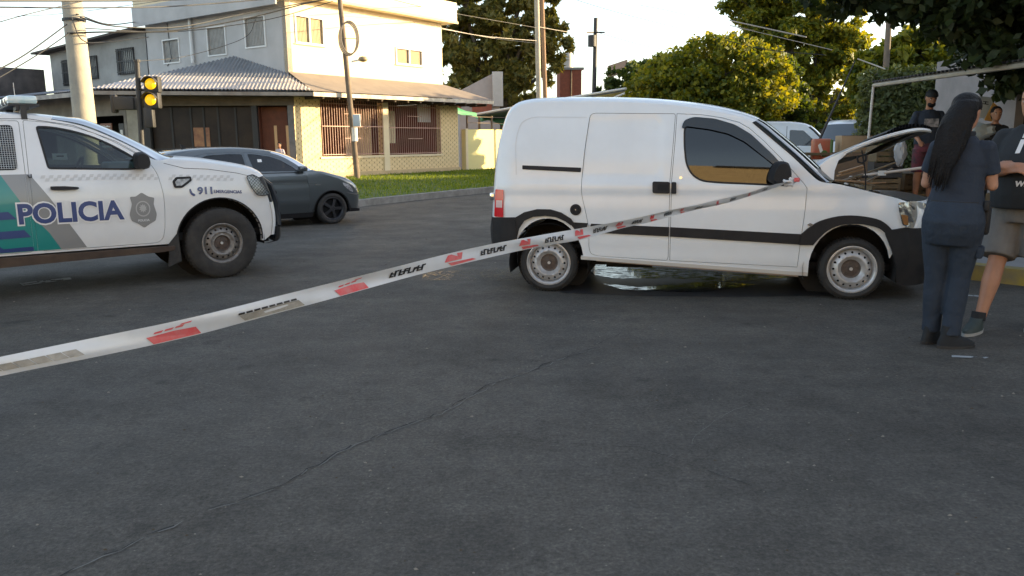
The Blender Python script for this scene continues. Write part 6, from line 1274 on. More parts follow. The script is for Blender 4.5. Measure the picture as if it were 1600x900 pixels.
# table of planks behind the engine bay, loose boards
tb = thing('trestle_table', 'low rough plank table strewn with boards behind the engine bay', 'table', (at(1330, 285, 11.6).x, 11.6, .25), R(-12))
MB().box(-.55, .65, -.4, .5, .30, .34).build('tabletop', mCrate, tb)
for a, b in ((-.5, -.35), (-.5, .4), (.55, -.35), (.55, .4)): MB().box(a, a+.05, b, b+.05, 0, .30).build('leg', mCrate, tb)
rg = random.Random(12)
for i, (x0, y0, x1, y1, mt, l) in enumerate(((1309, 275, 1348, 264, mWood, 'orange pine board leaning lowest in the pile under the bonnet'), (1312, 270, 1349, 259, mWood, 'second orange pine board in the pile under the bonnet'), (1318, 282, 1350, 272, mWood, 'short brown board at the front of the pile'), (1322, 288, 1331, 276, mFrameW, 'short white painted stick standing on the table'), (1332, 276, 1340, 290, mFrameW, 'pair of white slats leaning on the table, left one'), (1337, 276, 1344, 289, mFrameW, 'pair of white slats leaning on the table, right one'), (1344, 290, 1358, 286, M('silver_strip', (.5, .52, .55), .3, metal=.5), 'silver strip lying beside the bonnet prop'))):
    a, b = at(x0, y0, 11.4+.03*i), at(x1, y1, 11.5+.03*i); d = (b-a); o = MB().bevbox(0, d.length, -.03, .03, -.012, .012, .003).build('plank', mt); o.location = a; o.rotation_euler = d.to_track_quat('X', 'Z').to_euler(); props(o, l, 'board', group='loose boards')
MB_ = MB().box(-.28, .28, -.02, .02, -.22, .22).build('plywood_sheet', M('brown_board_panel', (.17, .12, .08), .8, (.12, .085, .06), 4)); MB_.location = at(1326, 262, 12.4); props(MB_, 'upright brown plywood sheet behind the loose planks', 'plywood sheet')
# stick held across, with a tag
a, b = at(1350, 274, 9.4), at(1452, 261, 9.0); st = thing('pale_stick', 'long pale stick with a white tag held across the raised bonnet', 'stick', a); d = b-a
MB().tube([(0, 0, 0), d], .016, 8).build('rod', M('pale_stick_wood', (.48, .40, .33), .6), st, 40); t_ = d*.27; MB().box(t_.x-.045, t_.x+.045, t_.y-.03, t_.y-.02, t_.z-.025, t_.z+.03).build('tag', M('white_tag', (.55, .55, .53), .6), st)
# cardboard box, printed sack, dark pole with rag
p = at(1333, 229, 15); bx_ = thing('cardboard_box', 'brown cardboard box standing on a stand behind the raised bonnet', 'box', (p.x, p.y, p.z-.2), R(-6))
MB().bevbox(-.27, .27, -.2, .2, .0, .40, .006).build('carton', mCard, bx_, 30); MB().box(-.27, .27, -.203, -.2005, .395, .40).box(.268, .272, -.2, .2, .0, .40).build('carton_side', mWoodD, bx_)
sd2 = thing('display_stand', 'rough wooden stand carrying the cardboard box and printed sack', 'stand', (p.x-.2, p.y, .1)); MB().box(-.9, .5, -.22, .25, p.z-.25, p.z-.202).build('top', mCrate, sd2)
for a, b in ((-.85, -.2), (-.85, .2), (.45, -.2), (.45, .2)): MB().box(a-.03, a+.03, b-.03, b+.03, 0, p.z-.25).build('leg', mCrate, sd2)
p = at(1283, 233, 15.0); sk = thing('printed_sack', 'red and green printed sack standing by the dark slanting pole', 'sack', (p.x, p.y, p.z-.19), R(-5))
MB().bevbox(-.17, .17, -.1, .1, 0, .38, .04).build('sack', M('red_sack', (.42, .085, .05), .55, (.34, .14, .08), 9), sk, 50)
MB().bevbox(.12, .19, -.11, .11, .0, .37, .03).build('green_side', M('green_print', (.06, .13, .03), .5), sk, 50); MB().prism([(-.09, .26), (-.05, .30), (.02, .12), (-.02, .06)], -.108, -.103, 'y').build('white_print', mFrameW, sk); MB().prism(arc(.03, .11, .06, 0, 360, 12)[:-1], -.110, -.105, 'y').build('green_print_spot', bpy.data.materials['green_print'], sk)
a, b = at(1268, 246, 15.4), at(1336, 95, 15.4); T = thing('slanting_pole', 'thin dark slanting pole rising from the sacks towards the trees', 'pole', (a.x, a.y, .1)); MB().tube([(0, 0, 0), a-T.location, a.lerp(b, .5)-T.location, b-T.location], [.03, .03, .022, .012], 8).build('rod', mIronD, T, 60)

# pallets and more crates piled under the awning
for i, (x, y, Y, n_, lb_) in enumerate(((1322, 292, 13.9, 5, 'tall stack of old wooden pallets behind the plank table'), (1425, 300, 14.2, 4, 'lower stack of old wooden pallets behind the leaning man'))):
    p = at(x, y, Y); T = thing('pallet_stack', lb_, 'pallets', (p.x, p.y, max(.3, pav(p.x, p.y))), R(-12+20*i))
    for k in range(n_):
        mb = MB()
        for q in range(7): mb.box(-.6, .6, -.5+q*.148, -.5+q*.148+.10, .13*k+.105, .13*k+.125)
        for q in (-.58, -.05, .48): mb.box(q, q+.10, -.5, .49, .13*k, .13*k+.104)
        mb.build('pallet', mCrate, T)
for i, (x, Y, w_, lb_) in enumerate(((1352, 13.1, .45, 'wide crate at the base of the pile left of the crate stack'), (1356, 13.2, .42, 'crate resting on the wide crate left of the crate stack'), (1412, 13.4, .46, 'low crate right of the crate stack under the stick'), (1418, 13.5, .42, 'upper crate right of the crate stack under the stick'), (1300, 13.0, .5, 'half hidden crate beside the windscreen base'), (1570, 12.4, .45, 'crate on the pavement beside the white knotted bag'), (1585, 12.6, .42, 'crate stacked at the right edge behind the man in shorts'))):
    T = crate(lb_, x, 280, Y, w_, .25, .33, R(-14+11*i)); T.location.z = max(.3, pav(T.location.x, T.location.y))+(.26 if i in (1, 3, 6) else 0)
rg = random.Random(33)
for i in range(9):
    a = at(1305+i*5.5, 279+rg.uniform(-6, 9), 11.2+.06*i); o = MB().bevbox(0, rg.uniform(.25, .5), -.035, .035, -.01, .01, .003).build('plank', (mWood, mCrate, mPoleW)[i % 3]); o.location = a; o.rotation_euler = (0, R(rg.uniform(-35, 12)), R(rg.uniform(-30, 30)))
    props(o, ['orange', 'grey', 'brown'][i % 3]+' offcut '+['first', 'second', 'third', 'fourth', 'fifth', 'sixth', 'seventh', 'eighth', 'ninth'][i]+' from the left in the loose heap behind the engine bay', 'board', 'loose boards')
# ------------------------------------------------------------------ people (local: +y is forward, x to their right, z up)
mSkin = M('skin', (.42, .225, .15), .5, (.36, .185, .12), 8, spec=.4); mSkin2 = M('tanned_skin', (.36, .18, .11), .5, (.30, .15, .09), 8, spec=.4); mHair = M('black_hair', (.005, .005, .006), .6, (.009, .008, .009), 30, bump=.5, bs=60, spec=.2); 
mNavy = M('navy_uniform_cloth', (.017, .026, .044), .85, (.012, .019, .034), 6, bump=.8, bs=13); mNavy2 = M('navy_trousers', (.017, .028, .047), .85, (.012, .021, .037), 7, bump=.9, bs=12); mBlk = M('black_cotton', (.012, .016, .020), .85, (.009, .011, .014), 6, bump=.3, bs=9)
def limb(mb, pts, n=14):
    """tapered limb with rounded ends; pts are (point, radius or (a,b))"""
    P = [Vector(p) for p, _ in pts]; rad = [r if isinstance(r, (int, float)) else (r[0]+r[1])/2 for _, r in pts]
    mb.tube(P, rad, n); mb.ball(P[0], rad[0]*.999, 7); mb.ball(P[-1], rad[-1]*.999, 7); 
    for p, r in zip(P[1:-1], rad[1:-1]): mb.ball(p, r*.999, 7)
def trunk(mb, secs, n=20):
    """stack of ellipses: (centre, half width x, half depth y, yaw)"""
    v = []
    for c, a, b, yw in secs:
        for j in range(n):
            t = 2*math.pi*j/n; x, y = a*math.cos(t), b*math.sin(t); v.append(Vector(c)+Vector((x*math.cos(yw)-y*math.sin(yw), x*math.sin(yw)+y*math.cos(yw), 0)))
    k = len(secs); mb.add(v, [tuple(range(n)), tuple((k-1)*n+j for j in range(n))]+[(i*n+j, i*n+(j+1) % n, (i+1)*n+(j+1) % n, (i+1)*n+j) for i in range(k-1) for j in range(n)])
def head(mb, c, yw, h=.235, tilt=0):
    m = Matrix.Translation(c) @ Matrix.Rotation(yw, 4, 'Z') @ Matrix.Rotation(tilt, 4, 'X'); s = h/.235; t = MB()
    trunk(t, [((0, .012, -.112), .030, .030, 0), ((0, .018, -.100), .046, .052, 0), ((0, .014, -.07), .058, .072, 0), ((0, .006, -.03), .068, .086, 0), ((0, 0, .02), .075, .094, 0), ((0, -.004, .06), .074, .094, 0), ((0, -.008, .09), .062, .080, 0), ((0, -.01, .11), .038, .050, 0), ((0, -.01, .119), .012, .018, 0)])
    t.add([(-.010, .082, .015), (.010, .082, .015), (0, .085, .025), (-.016, .090, -.028), (.016, .090, -.028), (0, .112, -.022), (0, .088, -.036)], [(0, 1, 4, 5, 3), (0, 2, 1), (0, 3, 5), (1, 5, 4), (3, 6, 4, 5), (0, 3, 6, 4, 1)])
    t.ball((0, .088, -.056), (.024, .012, .007), 6).ball((0, .086, -.066), (.021, .012, .007), 6).ball((0, .075, .030), (.05, .016, .010), 6)
    for sg in (-1, 1): t.ball((sg*.076, -.006, 0), (.009, .017, .030), 6)
    mb.add([m @ (Vector(p)*s) for p in t.v], t.f); return m @ Matrix.Scale(s, 4)
def face(m, par, brow=mHair):
    for sg in (-1, 1):
        MB().ball((sg*.030, .081, .004), (.012, .006, .0065), 6).build('eye', M('eye_white', (.6, .58, .55), .3) if not bpy.data.materials.get('eye_white') else bpy.data.materials['eye_white'], par, 60).matrix_local = m
        MB().ball((sg*.030, .0868, .004), (.005, .002, .005), 5).build('pupil', mDark, par).matrix_local = m
        MB().ball((sg*.031, .087, .022), (.018, .005, .004), 5).build('eyebrow', brow, par).matrix_local = m
def hand(mb, w_, d, up, s=1.0, side=1, curl=.5):
    """palm from wrist w_ along d, fingers curling towards -up"""
    w_ = Vector(w_); d = Vector(d).normalized(); up = Vector(up); up = (up-d*up.dot(d)).normalized(); l = d.cross(up)*side
    pc2 = w_+d*.045*s; v = []
    t = MB(); trunk(t, [((0, 0, -.045), .024, .017, 0), ((0, 0, -.01), .036, .014, 0), ((0, 0, .04), .041, .012, 0), ((0, 0, .052), .036, .009, 0)]); mb.add([pc2+l*p[0]*s+up*p[1]*s+d*p[2]*s for p in map(Vector, t.v)], t.f)
    for k, (off, ln) in enumerate(((-.030, .068), (-.010, .078), (.010, .072), (.030, .056))):
        a = pc2+l*off*s+d*.042*s; q1_ = curl; b = a+(d*math.cos(q1_)-up*math.sin(q1_))*ln*.45*s; c = b+(d*math.cos(q1_*2)-up*math.sin(q1_*2))*ln*.32*s; e = c+(d*math.cos(q1_*2.7)-up*math.sin(q1_*2.7))*ln*.24*s
        mb.tube([a-d*.02*s, a, b, c, e], [.0095*s, .0095*s, .009*s, .0082*s, .007*s], 8)
    a = pc2-l*.026*s-d*.02*s; b = a-l*.028*s+d*.028*s-up*.012*s; c = b-l*.006*s+d*.028*s-up*.012*s; mb.tube([a, b, c, c+d*.015*s], [.013*s, .0115*s, .010*s, .008*s], 8)
def shoe(name, ank, yw, par, mat, L=.27, h=.10, boot=0, sole=None):
    m = Matrix.Translation(ank) @ Matrix.Rotation(yw, 4, 'Z'); t = MB(); trunk(t, [((0, .05, .012), .046, L*.50, 0), ((0, .05, .04), .048, L*.50, 0), ((0, .03, .065), .044, L*.40, 0), ((0, .0, .09), .042, L*.25, 0), ((0, -.01, h), .044, .055, 0)]+([((0, -.01, h+boot), .044, .052, 0)] if boot else []))
    t.v = [tuple(m @ Vector(p)) for p in t.v]; o = t.build(name, mat, par, 60); s_ = MB(); trunk(s_, [((0, .05, 0), .048, L*.52, 0), ((0, .05, .022), .050, L*.525, 0)]); s_.v = [tuple(m @ Vector(p)) for p in s_.v]; s_.build('sole', sole or mRubber, o, 40)
    lc = MB()
    for k in range(4): lc.tube([m @ Vector((-.025, .10-k*.022, .066+k*.008)), m @ Vector((0, .10-k*.022, .076+k*.009)), m @ Vector((.025, .10-k*.022, .066+k*.008))], .003, 5)
    lc.build('laces', mIronD, o)
# ---------- policewoman, back to us
wp = gnd(1492, 541); wy = R(-34)
W_ = thing('person', 'woman in navy police uniform and boots with long black hair seen from behind', 'person', (wp.x-.10, wp.y+.02, 0), wy)
b = MB()
sh_z = 1.40
trunk(b, [((0, .0, .90), .165, .125, 0), ((0, -.01, .98), .165, .12, 0), ((0, .0, 1.10), .135, .10, 0), ((0, .01, 1.20), .138, .10, 0), ((0, .01, 1.32), .150, .095, 0), ((0, .0, 1.39), .125, .07, 0), ((0, .0, 1.43), .06, .05, 0)])
limb(b, [((0, .0, 1.42), .050), ((0, .015, 1.52), .046)])
hm = head(b, (0, .035, 1.60), R(-28), .232)
for sg in (-1, 1):
    S_ = Vector((sg*.152, 0, 1.375)); El = Vector((sg*.198, .05, 1.125)); Wr = Vector((sg*.075, .26, 1.13)) 
    limb(b, [(S_, .047), (S_.lerp(El, .5), .044), (El, .038), (El.lerp(Wr, .4), .038), (Wr, .026)]); hand(b, Wr, Vector((-sg*.8, .35, .2)), (0, .3, 1), .95, sg, .45)
    hp_ = Vector((sg*.085, 0, .90)); kn = Vector((sg*.070, .02, .50)); an = Vector((sg*.065, -.03+.08*(sg < 0), .10)); limb(b, [(hp_, .085), (hp_.lerp(kn, .5), .075), (kn, .054), (kn.lerp(an, .35), .055), (an, .036)])
body_w = voxel('body', b, .0095, mSkin, W_, 3)
face(hm, W_)
t = MB(); trunk(t, [((0, .0, .955), .185, .145, 0), ((0, .0, 1.0), .178, .135, 0), ((0, .0, 1.08), .160, .122, 0), ((0, .01, 1.18), .157, .122, 0), ((0, .01, 1.28), .163, .118, 0), ((0, .01, 1.35), .155, .10, 0), ((0, .0, 1.40), .115, .078, 0), ((0, .01, 1.45), .072, .066, 0)])
for sg in (-1, 1):
    S_ = Vector((sg*.150, .0, 1.368)); El = Vector((sg*.198, .05, 1.125)); t.tube([S_-Vector((sg*.05, 0, -.01)), S_, S_.lerp(El, .4), S_.lerp(El, .68)], [.050, .056, .060, .062], 14); t.ball(S_, .055, 8)
voxel('shirt', t, .009, mNavy, W_, 4)
MB().lathe([(.066, -.005), (.071, .02), (.066, .035), (.060, .02)], 20, o=(0, .012, 1.445)).build('collar', M('navy_collar', (.01, .014, .022), .8), W_, 60)
t = MB(); trunk(t, [((0, -.01, .72), .17, .13, 0), ((0, -.02, .80), .19, .155, 0), ((0, -.03, .88), .195, .165, 0), ((0, -.02, .96), .182, .15, 0), ((0, 0, 1.03), .162, .13, 0)])
for sg in (-1, 1):
    hp_ = Vector((sg*.088, -.01, .84)); kn = Vector((sg*.072, .025, .50)); an = Vector((sg*.065, -.03+.08*(sg < 0), .09)); t.tube([hp_, hp_.lerp(kn, .4), kn, kn.lerp(an, .4), kn.lerp(an, .75), an], [.108, .097, .073, .072, .062, .062], 16)
voxel('trousers', t, .010, mNavy2, W_, 3)
belt = MB(); v = []
trunk(belt, [((0, .0, .975), .176, .142, 0), ((0, .0, 1.02), .170, .138, 0)]); belt.f = belt.f[2:]; belt.build('belt', mBlack, W_, 40)
hs_ = MB().bevbox(.165, .215, -.03, .06, .80, .99, .015).bevbox(.17, .205, -.055, .0, .96, 1.03, .01).build('holster', mBlack, W_, 40); MB().bevbox(.155, .20, -.05, .09, .64, .72, .015).build('thigh_pocket', mNavy2, W_, 40)
MB().bevbox(-.06, .06, .275, .30, 1.06, 1.16, .008).build('notebook', M('notebook_cover', (.1, .1, .11), .6), W_, 30)
hr = MB(); trunk(hr, [((0, -.01, .02), .088, .108, 0), ((0, -.014, .06), .087, .108, 0), ((0, -.016, .095), .074, .094, 0), ((0, -.016, .12), .048, .062, 0), ((0, -.016, .132), .02, .03, 0)]); hr.ball((0, -.045, -.01), (.090, .085, .11), 9)
hm2 = Matrix.Translation((0, .035, 1.60)) @ Matrix.Rotation(R(-28), 4, 'Z'); hr.v = [tuple(hm2 @ Vector(p)) for p in hr.v]
trunk(hr, [((-.005, -.02, 1.68), .070, .080, 0), ((-.015, -.045, 1.63), .086, .088, 0), ((-.04, -.08, 1.55), .098, .076, 0), ((-.055, -.105, 1.46), .104, .062, 0), ((-.065, -.125, 1.38), .098, .05, 0), ((-.08, -.140, 1.29), .080, .042, 0), ((-.095, -.145, 1.20), .056, .032, 0), ((-.105, -.145, 1.14), .028, .018, 0), ((-.11, -.145, 1.11), .010, .008, 0)])
hv = voxel('hair', hr, .009, mHair, W_, 3); W_.rotation_euler[1] = R(1.5); W_.scale = (.97, .97, .975)
st_ = MB(); rg = random.Random(8)
for k in range(150):
    x = rg.uniform(-.09, .07); p0 = Vector((-.05+x*.8, -.12-rg.random()*.02, 1.56-abs(x)*.4)); p3_ = Vector((-.105+x*.75, -.160+rg.uniform(-.015, .01), rg.uniform(1.06, 1.24)+abs(x)*.5)); p1_ = Vector((-.05+x*1.02, -.148, 1.48)); p2_ = Vector((-.075+x*.95, -.180, 1.32)); st_.tube([p0, p1_, p2_, p3_], [.002, .005, .0045, .0015], 5)
st_.build('hair_strands', mHair, hv, 60)
shoe('boot', (-.065, .05, 0), R(-25), W_, mBlk, .27, .11, .05); shoe('boot', (.065, -.03, 0), R(-50), W_, mBlk, .275, .11, .05)
# ---------- man cut by the right edge, facing the woman
mp_ = gnd(1545, 520); MX = thing('person', 'heavy man in black printed shirt and grey shorts with folded forearms at the right edge', 'person', (mp_.x+.24, mp_.y+.10, 0), R(125))
b = MB(); trunk(b, [((0, .0, .88), .18, .14, 0), ((0, .03, 1.0), .185, .165, 0), ((0, .04, 1.12), .18, .165, 0), ((0, .02, 1.3), .19, .13, 0), ((0, 0, 1.42), .165, .09, 0), ((0, 0, 1.47), .07, .06, 0)]); limb(b, [((0, 0, 1.44), .06), ((0, .02, 1.56), .056)]); hm = head(b, (0, .04, 1.64), 0, .24)
for sg in (-1, 1):
    S_ = Vector((sg*.19, .0, 1.40)); El = Vector((sg*.24, .12, 1.15)); Wr = Vector((sg*.03, .30, 1.20-.03*(sg > 0)))
    limb(b, [(S_, .050), (S_.lerp(El, .5), .052), (El, .045), (El.lerp(Wr, .4), .046), (Wr, .032)]); hand(b, Wr, Vector((-sg*.9, .1, .15)), (0, .6, .8), 1.02, sg, .5)
    kn = Vector((sg*.11, .12 if sg > 0 else .02, .50)); an = Vector((sg*.12, .27 if sg > 0 else -.16, .10)); limb(b, [((sg*.1, 0, .88), .09), ((sg*.105, .05, .70), .08), (kn, .060), (kn.lerp(an, .35), .062), (kn.lerp(an, .7), .045), (an, .038)])
voxel('body', b, .0105, mSkin2, MX, 3); face(hm, MX)
t = MB(); trunk(t, [((0, .04, .90), .215, .195, 0), ((0, .05, 1.0), .215, .205, 0), ((0, .06, 1.12), .208, .20, 0), ((0, .04, 1.28), .21, .165, 0), ((0, .01, 1.38), .20, .13, 0), ((0, 0, 1.45), .15, .095, 0), ((0, .01, 1.49), .08, .075, 0)])
for sg in (-1, 1): S_ = Vector((sg*.190, 0, 1.40)); El = Vector((sg*.245, .11, 1.15)); t.tube([S_-Vector((sg*.06, 0, -.01)), S_, S_.lerp(El, .45), S_.lerp(El, .85)], [.062, .068, .075, .082], 14); t.ball(S_, .066, 8)
voxel('shirt', t, .010, mBlk, MX, 4)
t = MB(); trunk(t, [((0, 0, .80), .19, .16, 0), ((0, 0, .9), .20, .17, 0), ((0, 0, 1.0), .19, .16, 0)])
for sg in (-1, 1): kn = Vector((sg*.11, .12 if sg > 0 else .02, .52)); t.tube([(sg*.1, 0, .86), (sg*.112, .05 if sg > 0 else 0, .70), kn+Vector((0, 0, .02))], [.125, .120, .115], 16)
voxel('shorts', t, .010, M('grey_shorts_cloth', (.15, .145, .135), .9, (.11, .105, .10), 6, bump=.4, bs=8), MX, 3)
hr = MB(); trunk(hr, [((0, -.015, .02), .086, .100, 0), ((0, -.018, .06), .085, .100, 0), ((0, -.018, .10), .068, .085, 0), ((0, -.018, .128), .03, .04, 0)]); hr.ball((0, -.05, -.03), (.075, .06, .06), 8); hr.v = [tuple(Matrix.Translation((0, .04, 1.64)) @ Vector(p)) for p in hr.v]; voxel('hair', hr, .01, mHair, MX, 3)
mPr = M('white_shirt_print', (.62, .62, .62), .7)
# print on the chest: wrapped on the shirt by ray casting
shirt = [c for c in MX.children if c.name.startswith('shirt')][0]
bpy.context.view_layer.update()
def wrap(name, s_, x0, z0, h_, w_, obj, par, mat, dirn=(0, -1, 0), from_y=1.0, slant=0, bold=.05, yaw=0):
    v, f = text2d(s_, 1, bold); a0_ = min(p[0] for p in v); a1_ = max(p[0] for p in v); b0_ = min(p[1] for p in v); b1_ = max(p[1] for p in v); out = []
    rot = Matrix.Rotation(yaw, 3, 'Z')
    for p in v:
        u = (p[0]-a0_)*w_/(a1_-a0_); q = (p[1]-b0_)*h_/(b1_-b0_); o = rot @ Vector((-(x0+u+slant*q), from_y, z0+q+.06*u)); d_ = rot @ Vector(dirn); ok, lo, n_, i_ = obj.ray_cast(o, d_); out.append((lo-d_*.004) if ok else (o+d_*(from_y-.22)))
    me = bpy.data.meshes.new(name); me.from_pydata(out, [], f); return finish(name, me, mat, par)
# visible flank faces the camera, so the print sits towards their right side
wrap('shirt_print', '19', -.075, 1.285, .10, .13, shirt, MX, mPr, yaw=R(14), slant=.2); wrap('shirt_print', 'DE', -.05, 1.395, .032, .08, shirt, MX, mPr, yaw=R(14), slant=.2)
wrap('shirt_print', 'WM', -.05, 1.06, .04, .10, shirt, MX, mPr, yaw=R(14), slant=.2)
mShoe = M('green_grey_trainer', (.035, .055, .055), .7, (.025, .035, .035), 8); mSole = M('pale_sole', (.28, .29, .29), .7)
shoe('shoe', (.12, .32, .0), R(5), MX, mShoe, .29, .11, 0, mSole); shoe('shoe', (-.12, -.15, 0), R(-5), MX, mShoe, .29, .11, 0, mSole)
t = MB(); t.tube([(.12, .30, .09), (.12, .29, .15)], [.05, .047], 12); t.build('sock', mBlk, MX, 60)
# ---------- man with cap behind the open bonnet
cp_ = at(1441, 300, 13.0); cz = .38
CM = thing('person', 'bearded man in navy printed shirt and black cap standing behind the raised bonnet', 'person', (cp_.x, cp_.y, cz), R(172))
b = MB(); trunk(b, [((0, .0, .90), .165, .12, 0), ((0, 0, 1.1), .155, .11, 0), ((0, .01, 1.3), .17, .105, 0), ((0, .0, 1.40), .135, .07, 0), ((0, .0, 1.45), .06, .05, 0)]); limb(b, [((0, .0, 1.44), .057), ((0, .03, 1.54), .055)]); hm = head(b, (0, .06, 1.63), 0, .245, R(-14))
for sg in (-1, 1):
    S_ = Vector((sg*.180, 0, 1.395)); El = Vector((sg*.27, .06, 1.15)); Wr = Vector((sg*.20, .26, .98)); limb(b, [(S_, .046), (S_.lerp(El, .5), .046), (El, .043), (Wr, .03)]); hand(b, Wr, (0, .9, -.4), (0, .4, .9), 1.0, sg, .4)
    limb(b, [((sg*.09, 0, .88), .085), ((sg*.10, .02, .5), .058), ((sg*.10, .0, .36), .058), ((sg*.10, -.02, .10), .038)])
voxel('body', b, .011, mSkin2, CM, 3); face(hm, CM)
t = MB(); trunk(t, [((0, .0, .92), .19, .14, 0), ((0, .0, 1.1), .182, .135, 0), ((0, .01, 1.3), .20, .137, 0), ((0, .0, 1.41), .17, .10, 0), ((0, .01, 1.465), .075, .068, 0)])
for sg in (-1, 1): S_ = Vector((sg*.180, 0, 1.39)); El = Vector((sg*.27, .06, 1.15)); t.tube([S_-Vector((sg*.06, 0, -.01)), S_, S_.lerp(El, .45), S_.lerp(El, .85)], [.055, .060, .064, .07], 14); t.ball(S_, .058, 8)
voxel('shirt', t, .011, mNavy, CM, 4)
t = MB(); trunk(t, [((0, 0, .80), .175, .14, 0), ((0, 0, .95), .175, .14, 0)]); [t.tube([(sg*.09, 0, .85), (sg*.10, .02, .48)], [.11, .105], 14) for sg in (-1, 1)]; voxel('shorts', t, .011, M('dark_red_striped_shorts', (.03, .02, .025), .8, (.16, .02, .04), 9), CM, 3)
MB().box(-.105, .105, .15, .158, 1.19, 1.32).build('shirt_print', M('grey_print', (.34, .33, .35), .8, (.06, .07, .08), 14), CM)
hc = MB(); trunk(hc, [((0, .004, .035), .088, .112, 0), ((0, .0, .06), .088, .110, 0), ((0, -.004, .10), .076, .096, 0), ((0, -.006, .128), .050, .062, 0), ((0, -.006, .138), .02, .025, 0)]); hc.ball((0, -.055, .0), (.08, .065, .05), 8); hc.v = [tuple(hm @ Vector(p)) for p in hc.v]; voxel('cap', hc, .009, mBlk, CM, 2)
bd_ = MB().ball((0, .055, -.078), (.060, .050, .050), 8).build('beard', mHair, CM, 60); bd_.matrix_local = Matrix.Translation((0, .06, 1.63)) @ Matrix.Rotation(R(-14), 4, 'X')
shoe('sandal', (-.10, .0, 0), R(10), CM, M('black_white_sandal', (.02, .02, .02), .7, (.4, .4, .4), 18), .28, .08); shoe('sandal', (.10, .0, 0), R(-10), CM, bpy.data.materials['black_white_sandal'], .28, .08)
# ---------- boy in the shop entrance
def simple_person(label, pos, yw, H_, shirt_m, leg_m, skin=mSkin2, face_on=True, hair_long=False):
    s = H_/1.72; P = thing('person', label, 'person', pos, yw); b = MB(); V3 = lambda x, y, z: Vector((x*s, y*s, z*s))
    trunk(b, [(V3(0, 0, .90), .155*s, .11*s, 0), (V3(0, 0, 1.1), .14*s, .10*s, 0), (V3(0, 0, 1.3), .165*s, .105*s, 0), (V3(0, 0, 1.40), .145*s, .08*s, 0), (V3(0, 0, 1.45), .06*s, .05*s, 0)]); limb(b, [(V3(0, 0, 1.42), .05*s), (V3(0, .02, 1.52), .048*s)]); hm = head(b, V3(0, .03, 1.60), 0, .235*min(1.12, s**-.35)*s)
    for sg in (-1, 1):
        limb(b, [(V3(sg*.16, 0, 1.37), .046*s), (V3(sg*.235, .02, 1.12), .038*s), (V3(sg*.20, .14, .90), .026*s)]); hand(b, V3(sg*.20, .14, .90), (0, .4, -.9), (0, 1, 0), s, sg, .35); limb(b, [(V3(sg*.085, 0, .88), .08*s), (V3(sg*.09, .01, .48), .055*s), (V3(sg*.09, 0, .36), .052*s), (V3(sg*.09, -.01, .09), .035*s)])
    voxel('body', b, .012*s+.001, skin, P, 3); face(hm, P)
    t = MB(); trunk(t, [(V3(0, 0, .90), .175*s, .13*s, 0), (V3(0, 0, 1.1), .165*s, .12*s, 0), (V3(0, 0, 1.3), .185*s, .125*s, 0), (V3(0, 0, 1.39), .155*s, .095*s, 0), (V3(0, 0, 1.44), .07*s, .06*s, 0)])
    for sg in (-1, 1): t.tube([V3(sg*.11, 0, 1.385), V3(sg*.16, 0, 1.37), V3(sg*.215, .015, 1.18)], [.05*s, .054*s, .058*s], 12)
    voxel('shirt', t, .012*s, shirt_m, P, 3)
    t = MB(); trunk(t, [(V3(0, 0, .80), .165*s, .13*s, 0), (V3(0, 0, .95), .16*s, .125*s, 0)]); [t.tube([V3(sg*.088, 0, .85), V3(sg*.09, .01, .48), V3(sg*.09, 0, .14)], [.10*s, .078*s, .06*s], 12) for sg in (-1, 1)]; voxel('trousers', t, .012*s, leg_m, P, 2)
    h_ = MB(); trunk(h_, [((0, -.015, .02), .086, .100, 0), ((0, -.018, .07), .084, .098, 0), ((0, -.018, .11), .06, .075, 0), ((0, -.018, .13), .03, .04, 0)]); h_.ball((0, -.05, -.02), (.075, .06, .08 if not hair_long else .15), 8); h_.v = [tuple(hm @ Vector(p)) for p in h_.v]; voxel('hair', h_, .012*s, mHair, P, 2)
    shoe('shoe', V3(-.09, 0, 0), 0, P, mBlk, .26*s, .09*s); shoe('shoe', V3(.09, 0, 0), 0, P, mBlk, .26*s, .09*s); return P
p = at(1556, 180, 12.6); simple_person('boy in a black shirt standing in the dark shop entrance', (p.x, p.y, max(.3, pav(p.x, p.y))), R(165), 1.56, mBlk, mBlk)
p = at(437, 230, 25.9); simple_person('small dark haired child in a white top standing by the reddish house door', (p.x, p.y, .30), R(170), 1.15, M('white_pink_top', (.6, .58, .6), .8, (.5, .35, .4), 20), M('pale_pink_trousers', (.45, .32, .34), .8), hair_long=True)
